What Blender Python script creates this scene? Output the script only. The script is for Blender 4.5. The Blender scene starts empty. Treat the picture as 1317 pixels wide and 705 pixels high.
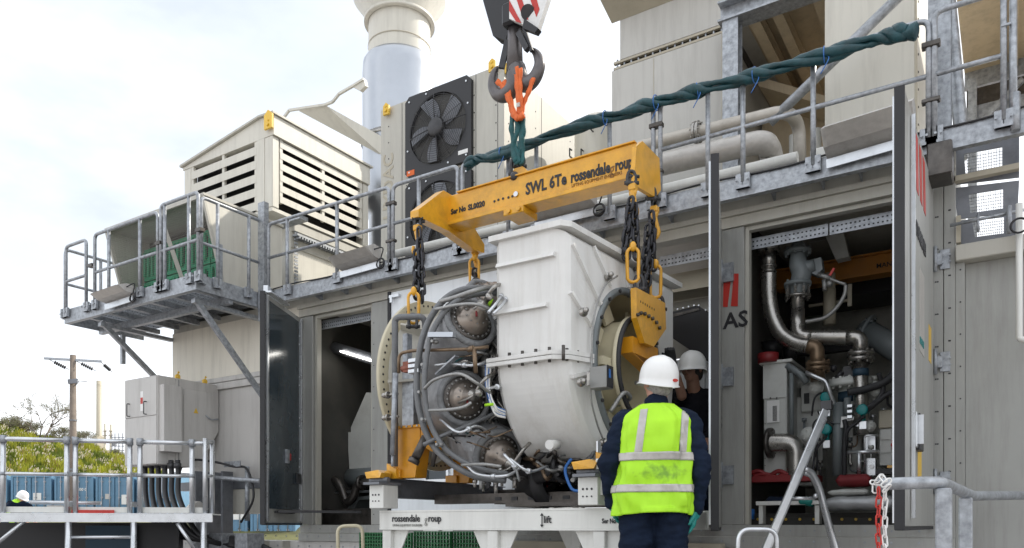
import bpy, bmesh, math, random
from mathutils import Vector, Matrix, noise
R = math.radians
random.seed(7)
SC = bpy.context.scene
COL = SC.collection
V = Vector
PI = math.pi

# ------------------------------------------------------------------ camera
cam = bpy.data.cameras.new('camera'); camo = bpy.data.objects.new('camera', cam); COL.objects.link(camo)
camo.location = (0, 0, .8); camo.rotation_euler = (R(90), 0, R(32.7))
cam.sensor_width = 36; cam.lens = 36 * 1000 / 1317; cam.shift_y = 322.5 / 1317
cam.clip_start = .05; cam.clip_end = 3000
SC.camera = camo

# ------------------------------------------------------------------ sky, sun, exposure
SUN_EL, SUN_AZ = 40, 33          # azimuth of the sun counted from +Y towards +X
w = bpy.data.worlds.new('World'); SC.world = w; w.use_nodes = True
nt = w.node_tree; nt.nodes.clear()
def wn(t, **k):
    n = nt.nodes.new(t)
    for a, b in k.items(): setattr(n, a, b)
    return n
out = wn('ShaderNodeOutputWorld'); bg = wn('ShaderNodeBackground'); sky = wn('ShaderNodeTexSky')
sky.sky_type = 'NISHITA'; sky.sun_disc = False; sky.sun_elevation = R(SUN_EL); sky.sun_rotation = R(SUN_AZ)
sky.air_density = 1.3; sky.dust_density = 2.0
tc = wn('ShaderNodeTexCoord'); mp = wn('ShaderNodeMapping'); mp.inputs['Scale'].default_value = (1, 1, 2.2)
no = wn('ShaderNodeTexNoise'); no.inputs['Scale'].default_value = 1.7; no.inputs['Detail'].default_value = 7; no.inputs['Roughness'].default_value = .5
mp.inputs['Location'].default_value = (3.1, 1.4, .6)
cr = wn('ShaderNodeValToRGB'); cr.color_ramp.elements[0].position = .38; cr.color_ramp.elements[1].position = .56; cr.color_ramp.elements[0].color = (.7, .7, .7, 1)
mx = wn('ShaderNodeMixRGB'); mx.inputs[2].default_value = (10.6, 10.9, 11.4, 1)
L = nt.links.new
L(tc.outputs['Generated'], mp.inputs[0]); L(mp.outputs[0], no.inputs['Vector']); L(no.outputs[0], cr.inputs[0])
dn = wn('ShaderNodeVectorMath', operation='NORMALIZE'); L(tc.outputs['Generated'], dn.inputs[0])
dp = wn('ShaderNodeVectorMath', operation='DOT_PRODUCT'); dp.inputs[1].default_value = V((-1.045, .56, .60)).normalized(); L(dn.outputs[0], dp.inputs[0])
g1 = wn('ShaderNodeMapRange'); g1.inputs[1].default_value = .935; g1.inputs[2].default_value = 1.0; g1.inputs[3].default_value = 0; g1.inputs[4].default_value = .5; L(dp.outputs['Value'], g1.inputs[0])
n2 = wn('ShaderNodeTexNoise'); n2.inputs['Scale'].default_value = 5; n2.inputs['Detail'].default_value = 6; L(mp.outputs[0], n2.inputs['Vector'])
g2 = wn('ShaderNodeMapRange'); g2.inputs[1].default_value = .42; g2.inputs[2].default_value = .62; g2.inputs[3].default_value = .35; g2.inputs[4].default_value = 1.0; L(n2.outputs[0], g2.inputs[0])
g3 = wn('ShaderNodeMath', operation='MULTIPLY'); L(g1.outputs[0], g3.inputs[0]); L(g2.outputs[0], g3.inputs[1])
g4 = wn('ShaderNodeMath', operation='SUBTRACT', use_clamp=True); L(cr.outputs[0], g4.inputs[0]); L(g3.outputs[0], g4.inputs[1]); L(g4.outputs[0], mx.inputs[0])
m3 = wn('ShaderNodeMixRGB'); m3.inputs[2].default_value = (4.3, 4.75, 5.3, 1); g5 = wn('ShaderNodeMath', operation='MULTIPLY', use_clamp=True); g5.inputs[1].default_value = 1.7; L(g3.outputs[0], g5.inputs[0]); L(g5.outputs[0], m3.inputs[0])
c2 = wn('ShaderNodeMixRGB'); c2.inputs[1].default_value = (6.0, 6.3, 6.7, 1); c2.inputs[2].default_value = (10.2, 10.4, 10.8, 1); L(g2.outputs[0], c2.inputs[0]); L(c2.outputs[0], mx.inputs[2]); L(sky.outputs[0], mx.inputs[1]); L(mx.outputs[0], m3.inputs[1]); L(m3.outputs[0], bg.inputs[0]); L(bg.outputs[0], out.inputs[0])
bg.inputs[1].default_value = .1
sun = bpy.data.lights.new('sun', 'SUN'); suno = bpy.data.objects.new('sun', sun); COL.objects.link(suno)
sun.energy = 2.7; sun.angle = R(.6); sun.color = (1, .93, .82)
sd = V((math.sin(R(SUN_AZ)) * math.cos(R(SUN_EL)), math.cos(R(SUN_AZ)) * math.cos(R(SUN_EL)), math.sin(R(SUN_EL))))
suno.rotation_euler = sd.to_track_quat('Z', 'Y').to_euler(); suno.location = (0, 0, 30)
SC.view_settings.view_transform = 'Standard'; SC.view_settings.look = 'None'
SC.view_settings.exposure = .82; SC.view_settings.gamma = 1
SC.cycles.max_bounces = 8; SC.cycles.diffuse_bounces = 4; SC.cycles.glossy_bounces = 4
SC.cycles.use_adaptive_sampling = True; SC.cycles.adaptive_threshold = .02
SC.cycles.use_denoising = True; SC.cycles.sample_clamp_indirect = 6

# ------------------------------------------------------------------ pixel of the photo -> point in the yard, at a known plane
CO, SI = .8415, .5403
def _p(r, D, py): return V(((CO * r - SI) * D, (SI * r + CO) * D, .8 + (675 - py) / 1000 * D))
def PY(px, py, Y): r = (px - 658.5) / 1000; return _p(r, Y / (CO + SI * r), py)
def PX(px, py, X): r = (px - 658.5) / 1000; return _p(r, X / (CO * r - SI), py)
def PD(px, py, D): return _p((px - 658.5) / 1000, D, py)

# ------------------------------------------------------------------ materials
def mat(name, col, rough=.5, metal=0, var=.1, scale=2.5, bump=0, bscale=60, dirt=0, dcol=(.09, .075, .06), streak=0, emit=0, coat=0, alpha=1, spec=.5):
    m = bpy.data.materials.new(name); m.use_nodes = True; n = m.node_tree.nodes; l = m.node_tree.links
    b = n['Principled BSDF']; b.inputs['Roughness'].default_value = rough; b.inputs['Metallic'].default_value = metal
    b.inputs['Specular IOR Level'].default_value = spec
    if coat: b.inputs['Coat Weight'].default_value = coat; b.inputs['Coat Roughness'].default_value = .12
    if alpha < 1: b.inputs['Alpha'].default_value = alpha
    t = n.new('ShaderNodeTexCoord')
    a = n.new('ShaderNodeTexNoise'); a.inputs['Scale'].default_value = scale; a.inputs['Detail'].default_value = 6; a.inputs['Roughness'].default_value = .62
    l.new(t.outputs['Object'], a.inputs['Vector'])
    r = n.new('ShaderNodeValToRGB'); e = r.color_ramp.elements; e[0].position = .3; e[1].position = .7
    e[0].color = (*[c * (1 - var) for c in col], 1); e[1].color = (*[min(1, c * (1 + var)) for c in col], 1)
    l.new(a.outputs[0], r.inputs[0]); c = r.outputs[0]
    if dirt:
        d = n.new('ShaderNodeTexNoise'); d.inputs['Detail'].default_value = 8; d.inputs['Roughness'].default_value = .7; d.inputs['Scale'].default_value = 1
        mp = n.new('ShaderNodeMapping'); mp.inputs['Scale'].default_value = (9, 9, .8) if streak else (5, 5, 5)
        l.new(t.outputs['Object'], mp.inputs[0]); l.new(mp.outputs[0], d.inputs['Vector'])
        q = n.new('ShaderNodeMapRange'); q.inputs[1].default_value = .47; q.inputs[2].default_value = .72; q.inputs[3].default_value = 0; q.inputs[4].default_value = dirt
        l.new(d.outputs[0], q.inputs[0])
        x = n.new('ShaderNodeMixRGB'); l.new(q.outputs[0], x.inputs[0]); l.new(c, x.inputs[1]); x.inputs[2].default_value = (*dcol, 1); c = x.outputs[0]
    l.new(c, b.inputs['Base Color'])
    rr = n.new('ShaderNodeMapRange'); rr.inputs[3].default_value = max(.02, rough * .8); rr.inputs[4].default_value = min(1, rough * 1.25)
    l.new(a.outputs[0], rr.inputs[0]); l.new(rr.outputs[0], b.inputs['Roughness'])
    if bump:
        k = n.new('ShaderNodeTexNoise'); k.inputs['Scale'].default_value = bscale; k.inputs['Detail'].default_value = 4
        l.new(t.outputs['Object'], k.inputs['Vector'])
        u = n.new('ShaderNodeBump'); u.inputs['Strength'].default_value = bump; u.inputs['Distance'].default_value = .01
        l.new(k.outputs[0], u.inputs['Height']); l.new(u.outputs[0], b.inputs['Normal'])
    if emit:
        b.inputs['Emission Color'].default_value = (*col, 1); b.inputs['Emission Strength'].default_value = emit
    return m
M = {}
def dm(k, *a, **q): M[k] = mat(k, *a, **q)
dm('facade', (.35, .352, .33), .4, var=.08, scale=1.4, bump=.12, bscale=2.5, dirt=.3, streak=1)
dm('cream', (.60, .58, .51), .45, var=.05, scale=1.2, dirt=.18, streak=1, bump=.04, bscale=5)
dm('creamy', (.47, .455, .40), .45, var=.05, scale=1, dirt=.2, streak=1, bump=.04, bscale=5)
dm('offwhite', (.72, .72, .68), .35, var=.04, dirt=.15, streak=1)
dm('volute', (.69, .685, .66), .34, var=.05, scale=3, dirt=.28, dcol=(.36, .32, .26), streak=1, bump=.14, bscale=9)
dm('ivory', (.56, .51, .36), .38, var=.07, dirt=.2, bump=.08, bscale=20)
dm('galv', (.34, .36, .385), .42, .5, var=.38, scale=22, bump=.05, bscale=70, dirt=.2, dcol=(.2, .19, .18))
dm('galv_dark', (.19, .20, .22), .5, .4, var=.25, scale=10, dirt=.3)
dm('alu', (.62, .64, .66), .28, .8, var=.1, scale=8, dirt=.15)
dm('cladding', (.44, .465, .50), .3, .8, var=.06, scale=2, bump=.05, bscale=3)
dm('steel', (.36, .345, .32), .27, .9, var=.2, scale=9, bump=.05, bscale=80)
dm('hot_steel', (.10, .092, .085), .36, .8, var=.35, scale=12, bump=.1, bscale=90, dirt=.3)
dm('dark_metal', (.055, .055, .058), .45, .5, var=.3, scale=8)
dm('chain', (.045, .045, .05), .35, .8, var=.3, scale=20)
dm('hook_steel', (.13, .12, .12), .38, .6, var=.25, scale=9, dirt=.4)
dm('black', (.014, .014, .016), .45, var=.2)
dm('rubber', (.022, .022, .024), .6, var=.25, scale=12)
dm('yellow', (.72, .36, .018), .34, var=.12, scale=6, dirt=.45, dcol=(.22, .12, .03), coat=.3, bump=.05, bscale=20)
dm('deepyellow', (.62, .27, .012), .34, var=.1, scale=4, dirt=.35, dcol=(.15, .08, .03), bump=.05, bscale=20)
dm('lug', (.75, .48, .05), .4, dirt=.3)
dm('boxgrey', (.52, .505, .48), .42, var=.05, scale=1.2, dirt=.3, streak=1, bump=.08, bscale=3)
dm('creamend', (.74, .70, .60), .45, var=.04, scale=1.2, dirt=.22, streak=1, bump=.05, bscale=3)
dm('tan', (.50, .41, .28), .5, var=.1, dirt=.3, streak=1)  # cream paint with warm sun bounce mixed into its colour
dm('pipebeige', (.46, .43, .38), .42, .2, var=.12, dirt=.35)
dm('doorglass', (.042, .057, .068), .16, var=.25, scale=1.2, spec=.5, bump=.05, bscale=2)
dm('doorwhite', (.80, .84, .87), .3, var=.05, dirt=.12, streak=1)
dm('burner', (.30, .26, .225), .33, .85, var=.3, scale=10, dirt=.3)
dm('casing_grey', (.25, .25, .24), .42, .35, var=.12, dirt=.35)
dm('jacket', (.31, .315, .325), .42, .35, var=.25, scale=7, bump=.6, bscale=16, dirt=.3)
dm('jacketseam', (.2, .205, .21), .6, .1, var=.3, scale=10, bump=.8, bscale=40)
dm('conduit', (.17, .175, .18), .45, .3, var=.15, scale=10, bump=.5, bscale=160)
dm('braid', (.33, .33, .32), .35, .7, var=.2, scale=60, bump=.4, bscale=300)
dm('brass', (.20, .14, .09), .4, .7, var=.25, scale=14)
dm('copperred', (.22, .07, .04), .5, .3, var=.3, scale=20)
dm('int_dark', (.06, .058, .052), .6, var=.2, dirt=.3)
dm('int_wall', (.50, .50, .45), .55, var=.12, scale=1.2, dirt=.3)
dm('int_grey', (.34, .35, .35), .45, var=.12, dirt=.3)
dm('machine', (.56, .57, .54), .42, var=.08, dirt=.25)
dm('valvegrey', (.17, .19, .195), .42, var=.1)
dm('navy', (.009, .016, .034), .9, spec=.15, var=.25, scale=9, bump=.5, bscale=45)
dm('navyblack', (.006, .006, .009), .9, spec=.15, var=.2, bump=.4, bscale=50)
dm('vest', (.42, .80, .02), .6, var=.05, scale=4, bump=.25, bscale=14)
dm('tape', (.47, .45, .42), .35, .2, var=.12, scale=14, bump=.3, bscale=30)
dm('skin', (.48, .25, .18), .5, var=.12, scale=14)
dm('skinbrown', (.22, .115, .075), .55, var=.15, scale=14)
dm('hair', (.33, .31, .29), .75, var=.35, scale=60, bump=.7, bscale=150)
dm('darkhair', (.02, .016, .014), .7, var=.3, scale=60)
dm('helmet', (.80, .80, .78), .3, var=.02, dirt=.1, dcol=(.4, .38, .34))
dm('glove', (.01, .22, .19), .5, var=.15, scale=20, bump=.3, bscale=60)
dm('red', (.5, .03, .02), .45, var=.08, dirt=.2)
dm('redtrim', (.2, .012, .014), .5, var=.15)
dm('whitepaint', (.78, .78, .76), .4, var=.05, dirt=.2)
dm('ink', (.015, .015, .018), .5, var=.05)
dm('inkfaint', (.25, .25, .23), .5, var=.05)
dm('inkyellow', (.22, .10, .015), .5, var=.05)
dm('orange', (.72, .15, .035), .7, var=.15, scale=20, bump=.5, bscale=120)
dm('teal', (.012, .085, .09), .65, var=.3, scale=20, bump=.7, bscale=70)
dm('tarp', (.008, .05, .06), .42, var=.4, scale=9, bump=1, bscale=22)
dm('container', (.12, .25, .38), .5, var=.12, scale=1.2, dirt=.25, dcol=(.16, .12, .1), streak=1)
dm('containerdark', (.02, .05, .08), .6)
dm('filtergreen', (.04, .36, .19), .6, var=.15, scale=8)
dm('gratinggreen', (.02, .14, .045), .55, var=.15, scale=8)
dm('panel', (.50, .49, .455), .42, var=.05, scale=1, dirt=.22, streak=1, bump=.04, bscale=4)
dm('khaki', (.44, .40, .31), .5, var=.08, dirt=.2)
dm('mesh_wire', (.35, .33, .30), .5, .5)
dm('wood', (.22, .16, .11), .7, var=.2, scale=8)
dm('post_wood', (.17, .14, .115), .8, var=.25, scale=4, bump=.4, bscale=30)
dm('concrete', (.30, .28, .27), .85, var=.12, scale=.6, bump=.3, bscale=3)
dm('labelblue', (.03, .14, .42), .4)
dm('tealgauge', (.01, .22, .22), .4)
dm('silverbag', (.42, .43, .44), .42, .4, var=.15, scale=6, bump=.8, bscale=16)
dm('bagred', (.17, .01, .014), .65, var=.2, bump=.4, bscale=30)
dm('leaf', (.045, .07, .02), .7, var=.5, scale=2)
dm('leafpale', (.22, .22, .13), .7, var=.4, scale=2)
dm('glow', (1, .97, .9), .4, emit=9)
dm('skytarp', (.35, .38, .40), .6)
dm('hoistyellow', (.42, .17, .02), .45, var=.1, dirt=.3)

# ------------------------------------------------------------------ mesh builder
class MB:
    def __init__(s): s.v = []; s.f = []; s.sm = []; s.mi = []; s.cur = 0
    def add(s, vs, fs, smooth=False):
        o = len(s.v); s.v += [V(p) for p in vs]; s.f += [[i + o for i in f] for f in fs]; s.sm += [smooth] * len(fs); s.mi += [s.cur] * len(fs); return s
    def box(s, lo, hi, rot=None, bev=0):
        lo, hi = V(lo), V(hi); lo, hi = V([min(a, b) for a, b in zip(lo, hi)]), V([max(a, b) for a, b in zip(lo, hi)])
        c = (lo + hi) / 2; h = (hi - lo) / 2
        if bev and min(h) > bev * 1.2:
            vs = []; idx = {}
            for sx in (-1, 1):
                for sy in (-1, 1):
                    for sz in (-1, 1):
                        for k in range(3):
                            d = [h[0] * sx, h[1] * sy, h[2] * sz]; sg = (sx, sy, sz)
                            for j in range(3):
                                if j != k: d[j] -= sg[j] * bev
                            idx[(sx, sy, sz, k)] = len(vs); vs.append(V(d))
            fs = []
            for k in range(3):
                a, b = (k + 1) % 3, (k + 2) % 3
                for sg in (-1, 1):
                    q = []
                    for u, v_ in ((-1, -1), (1, -1), (1, 1), (-1, 1)):
                        t = [0, 0, 0]; t[k] = sg; t[a] = u; t[b] = v_; q.append(idx[(*t, k)])
                    fs.append(q if sg > 0 else q[::-1])
                for u in (-1, 1):
                    for v_ in (-1, 1):
                        t0 = [0, 0, 0]; t0[a] = u; t0[b] = v_; t1 = t0[:]; t0[k] = -1; t1[k] = 1
                        q = [idx[(*t0, a)], idx[(*t1, a)], idx[(*t1, b)], idx[(*t0, b)]]
                        fs.append(q if u * v_ > 0 else q[::-1])
            for sx in (-1, 1):
                for sy in (-1, 1):
                    for sz in (-1, 1):
                        q = [idx[(sx, sy, sz, k)] for k in range(3)]
                        fs.append(q if sx * sy * sz > 0 else q[::-1])
        else:
            vs = [V((x * h[0], y * h[1], z * h[2])) for x in (-1, 1) for y in (-1, 1) for z in (-1, 1)]
            fs = [(0, 1, 3, 2), (4, 6, 7, 5), (0, 4, 5, 1), (2, 3, 7, 6), (0, 2, 6, 4), (1, 5, 7, 3)]
        if rot is not None: vs = [rot @ p for p in vs]
        return s.add([p + c for p in vs], fs)
    def beam(s, a, b, w, h, up=(0, 0, 1), bev=0):
        a, b = V(a), V(b); z = (b - a); L_ = z.length; z.normalize(); x = V(up).cross(z)
        if x.length < 1e-4: x = V((1, 0, 0)).cross(z)
        x.normalize(); y = z.cross(x); m = Matrix((x, y, z)).transposed(); c = (a + b) / 2
        return s.box(c - V((w, h, L_)) / 2, c + V((w, h, L_)) / 2, m, bev)
    def _fr(s, d):
        d = V(d).normalized(); x = d.orthogonal().normalized(); return x, d.cross(x)
    def lathe(s, prof, o, axis, n=24, ang=(0, 2 * PI), smooth=True):
        # prof: (radius, distance along axis)
        o = V(o); ax = V(axis).normalized(); x, y = s._fr(ax); vs = []; fs = []
        full = abs(ang[1] - ang[0] - 2 * PI) < 1e-6; N = n if full else n + 1
        for r, t in prof:
            for i in range(N):
                a = ang[0] + (ang[1] - ang[0]) * i / n
                vs.append(o + ax * t + (x * math.cos(a) + y * math.sin(a)) * r)
        for k in range(len(prof) - 1):
            for i in range(n):
                j = (i + 1) % N; fs.append((k * N + i, k * N + j, (k + 1) * N + j, (k + 1) * N + i))
        return s.add(vs, fs, smooth)
    def cyl(s, a, b, r, r2=None, n=16, cap=True, smooth=True):
        a, b = V(a), V(b); r2 = r if r2 is None else r2; ax = b - a; L_ = ax.length; x, y = s._fr(ax)
        A = [a + (x * math.cos(2 * PI * i / n) + y * math.sin(2 * PI * i / n)) * r for i in range(n)]
        B = [b + (x * math.cos(2 * PI * i / n) + y * math.sin(2 * PI * i / n)) * r2 for i in range(n)]
        s.add(A + B, [(i, (i + 1) % n, n + (i + 1) % n, n + i) for i in range(n)], smooth)
        if cap: s.add(A, [list(range(n))[::-1]]); s.add(B, [list(range(n))])
        return s
    def tube(s, pts, r, n=8, close=False, cap=True, rfun=None):
        pts = [V(p) for p in pts]; N = len(pts); vs = []; fs = []; up = None
        for i, p in enumerate(pts):
            if close: d = pts[(i + 1) % N] - pts[i - 1]
            else: d = pts[min(i + 1, N - 1)] - pts[max(i - 1, 0)]
            if d.length < 1e-9: d = V((0, 0, 1))
            d.normalize()
            if up is None: up = d.orthogonal().normalized()
            up = (up - d * up.dot(d))
            if up.length < 1e-5: up = d.orthogonal()
            up.normalize(); q = d.cross(up); rr = rfun(i / (N - 1)) if rfun else r
            for k in range(n):
                a = 2 * PI * k / n; vs.append(p + (up * math.cos(a) + q * math.sin(a)) * rr)
        for i in range(N if close else N - 1):
            j = (i + 1) % N
            for k in range(n): fs.append((i * n + k, i * n + (k + 1) % n, j * n + (k + 1) % n, j * n + k))
        s.add(vs, fs, True)
        if cap and not close: s.add(vs[:n], [list(range(n))[::-1]]); s.add(vs[-n:], [list(range(n))])
        return s
    def ring(s, c, axis, R_, r, n=32, m=8):
        x, y = s._fr(axis); c = V(c)
        return s.tube([c + (x * math.cos(2 * PI * i / n) + y * math.sin(2 * PI * i / n)) * R_ for i in range(n)], r, m, close=True)
    def bolts(s, c, axis, R_, k, r=.012, h=.014, a0=0, n=6):
        x, y = s._fr(axis); c = V(c); ax = V(axis).normalized()
        for i in range(k):
            a = a0 + 2 * PI * i / k; p = c + (x * math.cos(a) + y * math.sin(a)) * R_
            s.cyl(p, p + ax * h, r, n=n, smooth=False)
        return s
    def prism(s, poly, d):
        # poly: planar list of 3D points, d: extrusion vector
        poly = [V(p) for p in poly]; d = V(d); n = len(poly)
        nrm = V((0, 0, 0))
        for i in range(n): nrm += poly[i].cross(poly[(i + 1) % n])
        if nrm.dot(d) > 0: poly = poly[::-1]
        s.add(poly + [p + d for p in poly], [list(range(n)), list(range(n, 2 * n))[::-1]] + [((i + 1) % n, i, n + i, n + (i + 1) % n) for i in range(n)])
        return s
    def sphere(s, c, r, n=16, m=10, sc=(1, 1, 1), rot=None):
        vs = []; fs = []; c = V(c)
        for j in range(m + 1):
            t = PI * j / m
            for i in range(n):
                a = 2 * PI * i / n; p = V((math.sin(t) * math.cos(a) * r * sc[0], math.sin(t) * math.sin(a) * r * sc[1], math.cos(t) * r * sc[2]))
                vs.append(c + (rot @ p if rot else p))
        for j in range(m):
            for i in range(n): fs.append((j * n + i, (j + 1) * n + i, (j + 1) * n + (i + 1) % n, j * n + (i + 1) % n))
        return s.add(vs, fs, True)
    def quad(s, *p): return s.add(p, [list(range(len(p)))])
    def build(s, name, m, parent=None, **kw):
        me = bpy.data.meshes.new(name); root = parent
        while root is not None and root.parent is not None: root = root.parent
        if root is not None: inv = TR[root.name].inverted(); vs = [inv @ p for p in s.v]; org = None
        else:
            xs = [p.x for p in s.v]; ys = [p.y for p in s.v]; zs = [p.z for p in s.v]
            org = kw.get('org') or V(((min(xs) + max(xs)) / 2, (min(ys) + max(ys)) / 2, min(zs))); org = V(org); vs = [p - org for p in s.v]
        me.from_pydata(vs, [], s.f); me.polygons.foreach_set('use_smooth', s.sm)
        mats = m if isinstance(m, (list, tuple)) else [m]
        for k in mats: me.materials.append(M[k])
        if len(mats) > 1: me.polygons.foreach_set('material_index', s.mi)
        me.validate(); me.update()
        bm = bmesh.new(); bm.from_mesh(me); bmesh.ops.remove_doubles(bm, verts=bm.verts, dist=1e-5)
        bmesh.ops.recalc_face_normals(bm, faces=bm.faces) if kw.get('recalc', True) else None
        bm.to_mesh(me); bm.free()
        o = bpy.data.objects.new(name, me); COL.objects.link(o)
        if org is not None: o.location = org; TR[o.name] = Matrix.Translation(org)
        if parent is not None: o.parent = parent
        return o
TR = {}
def tag(o, label=None, cat=None, group=None, kind=None):
    if label: o['label'] = label
    if cat: o['category'] = cat
    if group: o['group'] = group
    if kind: o['kind'] = kind
    return o
def thing(name, label, cat, loc=(0, 0, 0), group=None, rz=0):
    o = bpy.data.objects.new(name, None); COL.objects.link(o); o.empty_display_size = .1
    o.location = loc; o.rotation_euler = (0, 0, rz); TR[o.name] = Matrix.Translation(V(loc)) @ Matrix.Rotation(rz, 4, 'Z')
    return tag(o, label, cat, group)
def dup(root, loc, label, rz=None):
    r = root.copy(); COL.objects.link(r); r.location = loc; r['label'] = label
    if rz is not None: r.rotation_euler = (0, 0, rz)
    for ch in list(root.children):
        c = ch.copy(); COL.objects.link(c); c.parent = r
        for g in list(ch.children):
            d = g.copy(); COL.objects.link(d); d.parent = c
    return r
def spline(pts, n=8):
    pts = [V(p) for p in pts]; P = [2 * pts[0] - pts[1]] + pts + [2 * pts[-1] - pts[-2]]; o = []
    for i in range(1, len(P) - 2):
        a, b, c, d = P[i - 1:i + 3]
        for k in range(n):
            t = k / n; o.append(.5 * ((2 * b) + (c - a) * t + (2 * a - 5 * b + 4 * c - d) * t * t + (3 * b - a - 3 * c + d) * t ** 3))
    o.append(pts[-1]); return o
def fillet(pts, r, n=6):
    # polyline with rounded corners
    pts = [V(p) for p in pts]; o = [pts[0]]
    for i in range(1, len(pts) - 1):
        a, b, c = pts[i - 1:i + 2]; u = (a - b); v = (c - b); q = min(r, u.length * .49, v.length * .49)
        p0 = b + u.normalized() * q; p1 = b + v.normalized() * q
        for k in range(n + 1):
            t = k / n; o.append((1 - t) ** 2 * p0 + 2 * t * (1 - t) * b + t * t * p1)
    o.append(pts[-1]); return o
def text(s, size, o, xd, up, m, parent, name='lettering', ext=.0015, bold=0, sx=1, align='LEFT'):
    cu = bpy.data.curves.new('t', 'FONT'); cu.body = s; cu.size = size; cu.extrude = ext; cu.offset = bold; cu.align_x = align; cu.resolution_u = 2
    ob = bpy.data.objects.new('t', cu); COL.objects.link(ob); dg = bpy.context.evaluated_depsgraph_get(); dg.update()
    me = bpy.data.meshes.new_from_object(ob.evaluated_get(dg)); bpy.data.objects.remove(ob)
    x = V(xd).normalized(); y = V(up).normalized(); z = x.cross(y).normalized(); y = z.cross(x)
    b = MB(); b.add([V(o) + x * p.co.x * sx + y * p.co.y + z * p.co.z for p in me.vertices], [list(f.vertices) for f in me.polygons])
    bpy.data.meshes.remove(me)
    return b.build(name, m, parent, recalc=False)
def wob(p, s, a): return V(p) + V((noise.noise(V(p) * s), noise.noise(V(p) * s + V((9, 3, 1))), noise.noise(V(p) * s + V((1, 7, 5))))) * a
# ================================================================== SETTING
def polar(px, D): return V(((CO * (px - 658.5) / 1000 - SI) * D, (SI * (px - 658.5) / 1000 + CO) * D, 0))
b = MB(); b.quad((-900, -300, 0), (900, -300, 0), (900, 1500, 0), (-900, 1500, 0)); tag(b.build('ground', 'concrete', org=(0, 0, 0)), kind='structure')
def hill_z(px, D):
    ridge = 12.5 - max(0, px) * .026
    t = max(0, min(1, (D - 51) / 42)); t = t * t * (3 - 2 * t) * .35 + t * .65
    z = 1.0 * max(0, min(1, (D - 36) / 4)) + (ridge - 1) * t
    return z + (noise.noise(V((px * .03, D * .12, 0))) * .9 + noise.noise(V((px * .11, D * .5, 3))) * .35) * min(1, t * 4) - .02
b = MB(); vs = []; NX, ND = 80, 44
for j in range(ND + 1):
    D = 35.5 + 75 * j / ND
    for i in range(NX + 1):
        px = -420 + 1000 * i / NX; p = polar(px, D); p.z = hill_z(px, D) if D < 95 else hill_z(px, 95) - (D - 95) * .3; vs.append(p)
b.add(vs, [(j * (NX + 1) + i, j * (NX + 1) + i + 1, (j + 1) * (NX + 1) + i + 1, (j + 1) * (NX + 1) + i) for j in range(ND) for i in range(NX)], True)
dm('soil', (.10, .10, .035), .9, var=.4, scale=1)
tag(b.build('hill', 'soil', org=(0, 0, 0)), kind='structure')
dm('grassa', (.30, .31, .03), .7, var=.35, scale=.6); dm('grassb', (.13, .17, .02), .7, var=.35, scale=.6); dm('flower', (.65, .58, .42), .8, var=.2); dm('grassdry', (.30, .22, .08), .8, var=.3)
for nm in ('grassa', 'grassb', 'grassdry', 'leafpale'):      # leaves let light through
    m = M[nm]; n = m.node_tree.nodes; p = n['Principled BSDF']; t = n.new('ShaderNodeBsdfTranslucent'); x = n.new('ShaderNodeMixShader'); x.inputs[0].default_value = .45
    src = p.inputs['Base Color'].links[0].from_socket; l = m.node_tree.links; l.new(src, t.inputs[0]); l.new(p.outputs[0], x.inputs[1]); l.new(t.outputs[0], x.inputs[2]); l.new(x.outputs[0], n['Material Output'].inputs[0])
rg = random.Random(3); b = MB()
for i in range(26000):
    px = rg.uniform(-90, 210) if i % 8 else rg.uniform(-380, 520); D = 51 + 46 * rg.random() ** 1.15; p = polar(px, D); p.z = hill_z(px, D)
    q = noise.noise(V((px * .045, D * .16, 8))); q2 = noise.noise(V((px * .1, D * .35, 18)))
    h = rg.uniform(.3, .8) * (1 + q * .8); ww = rg.uniform(.05, .16); a = rg.uniform(0, PI); dx = V((math.cos(a), math.sin(a), 0)) * ww
    ln = V((rg.uniform(-.3, .3), rg.uniform(-.3, .3), 0)) * h
    b.cur = 1 if q + rg.uniform(-.2, .2) < -.08 else 3 if rg.random() < .1 else 0
    b.add([p - dx, p + dx, p + ln + V((0, 0, h)) + dx * .25, p + ln * .9 + V((0, 0, h)) - dx * .3], [(0, 1, 2, 3)])
    if q2 + rg.uniform(-.25, .25) > .2 and i % 5 == 0:
        b.cur = 2; c = p + ln + V((0, 0, h))
        for k in range(3):
            e = c + V((rg.uniform(-.25, .25), rg.uniform(-.25, .25), rg.uniform(-.1, .15))); s_ = rg.uniform(.05, .12)
            b.add([e + V((-s_, 0, -s_)), e + V((s_, 0, -s_)), e + V((s_, .04, s_)), e + V((-s_, .04, s_))], [(0, 1, 2, 3)])
tag(b.build('hill_grass', ['grassa', 'grassb', 'flower', 'grassdry'], recalc=False), 'tall yellow green grass with pale blossom covering the hill', kind='stuff', cat='grass')

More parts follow.
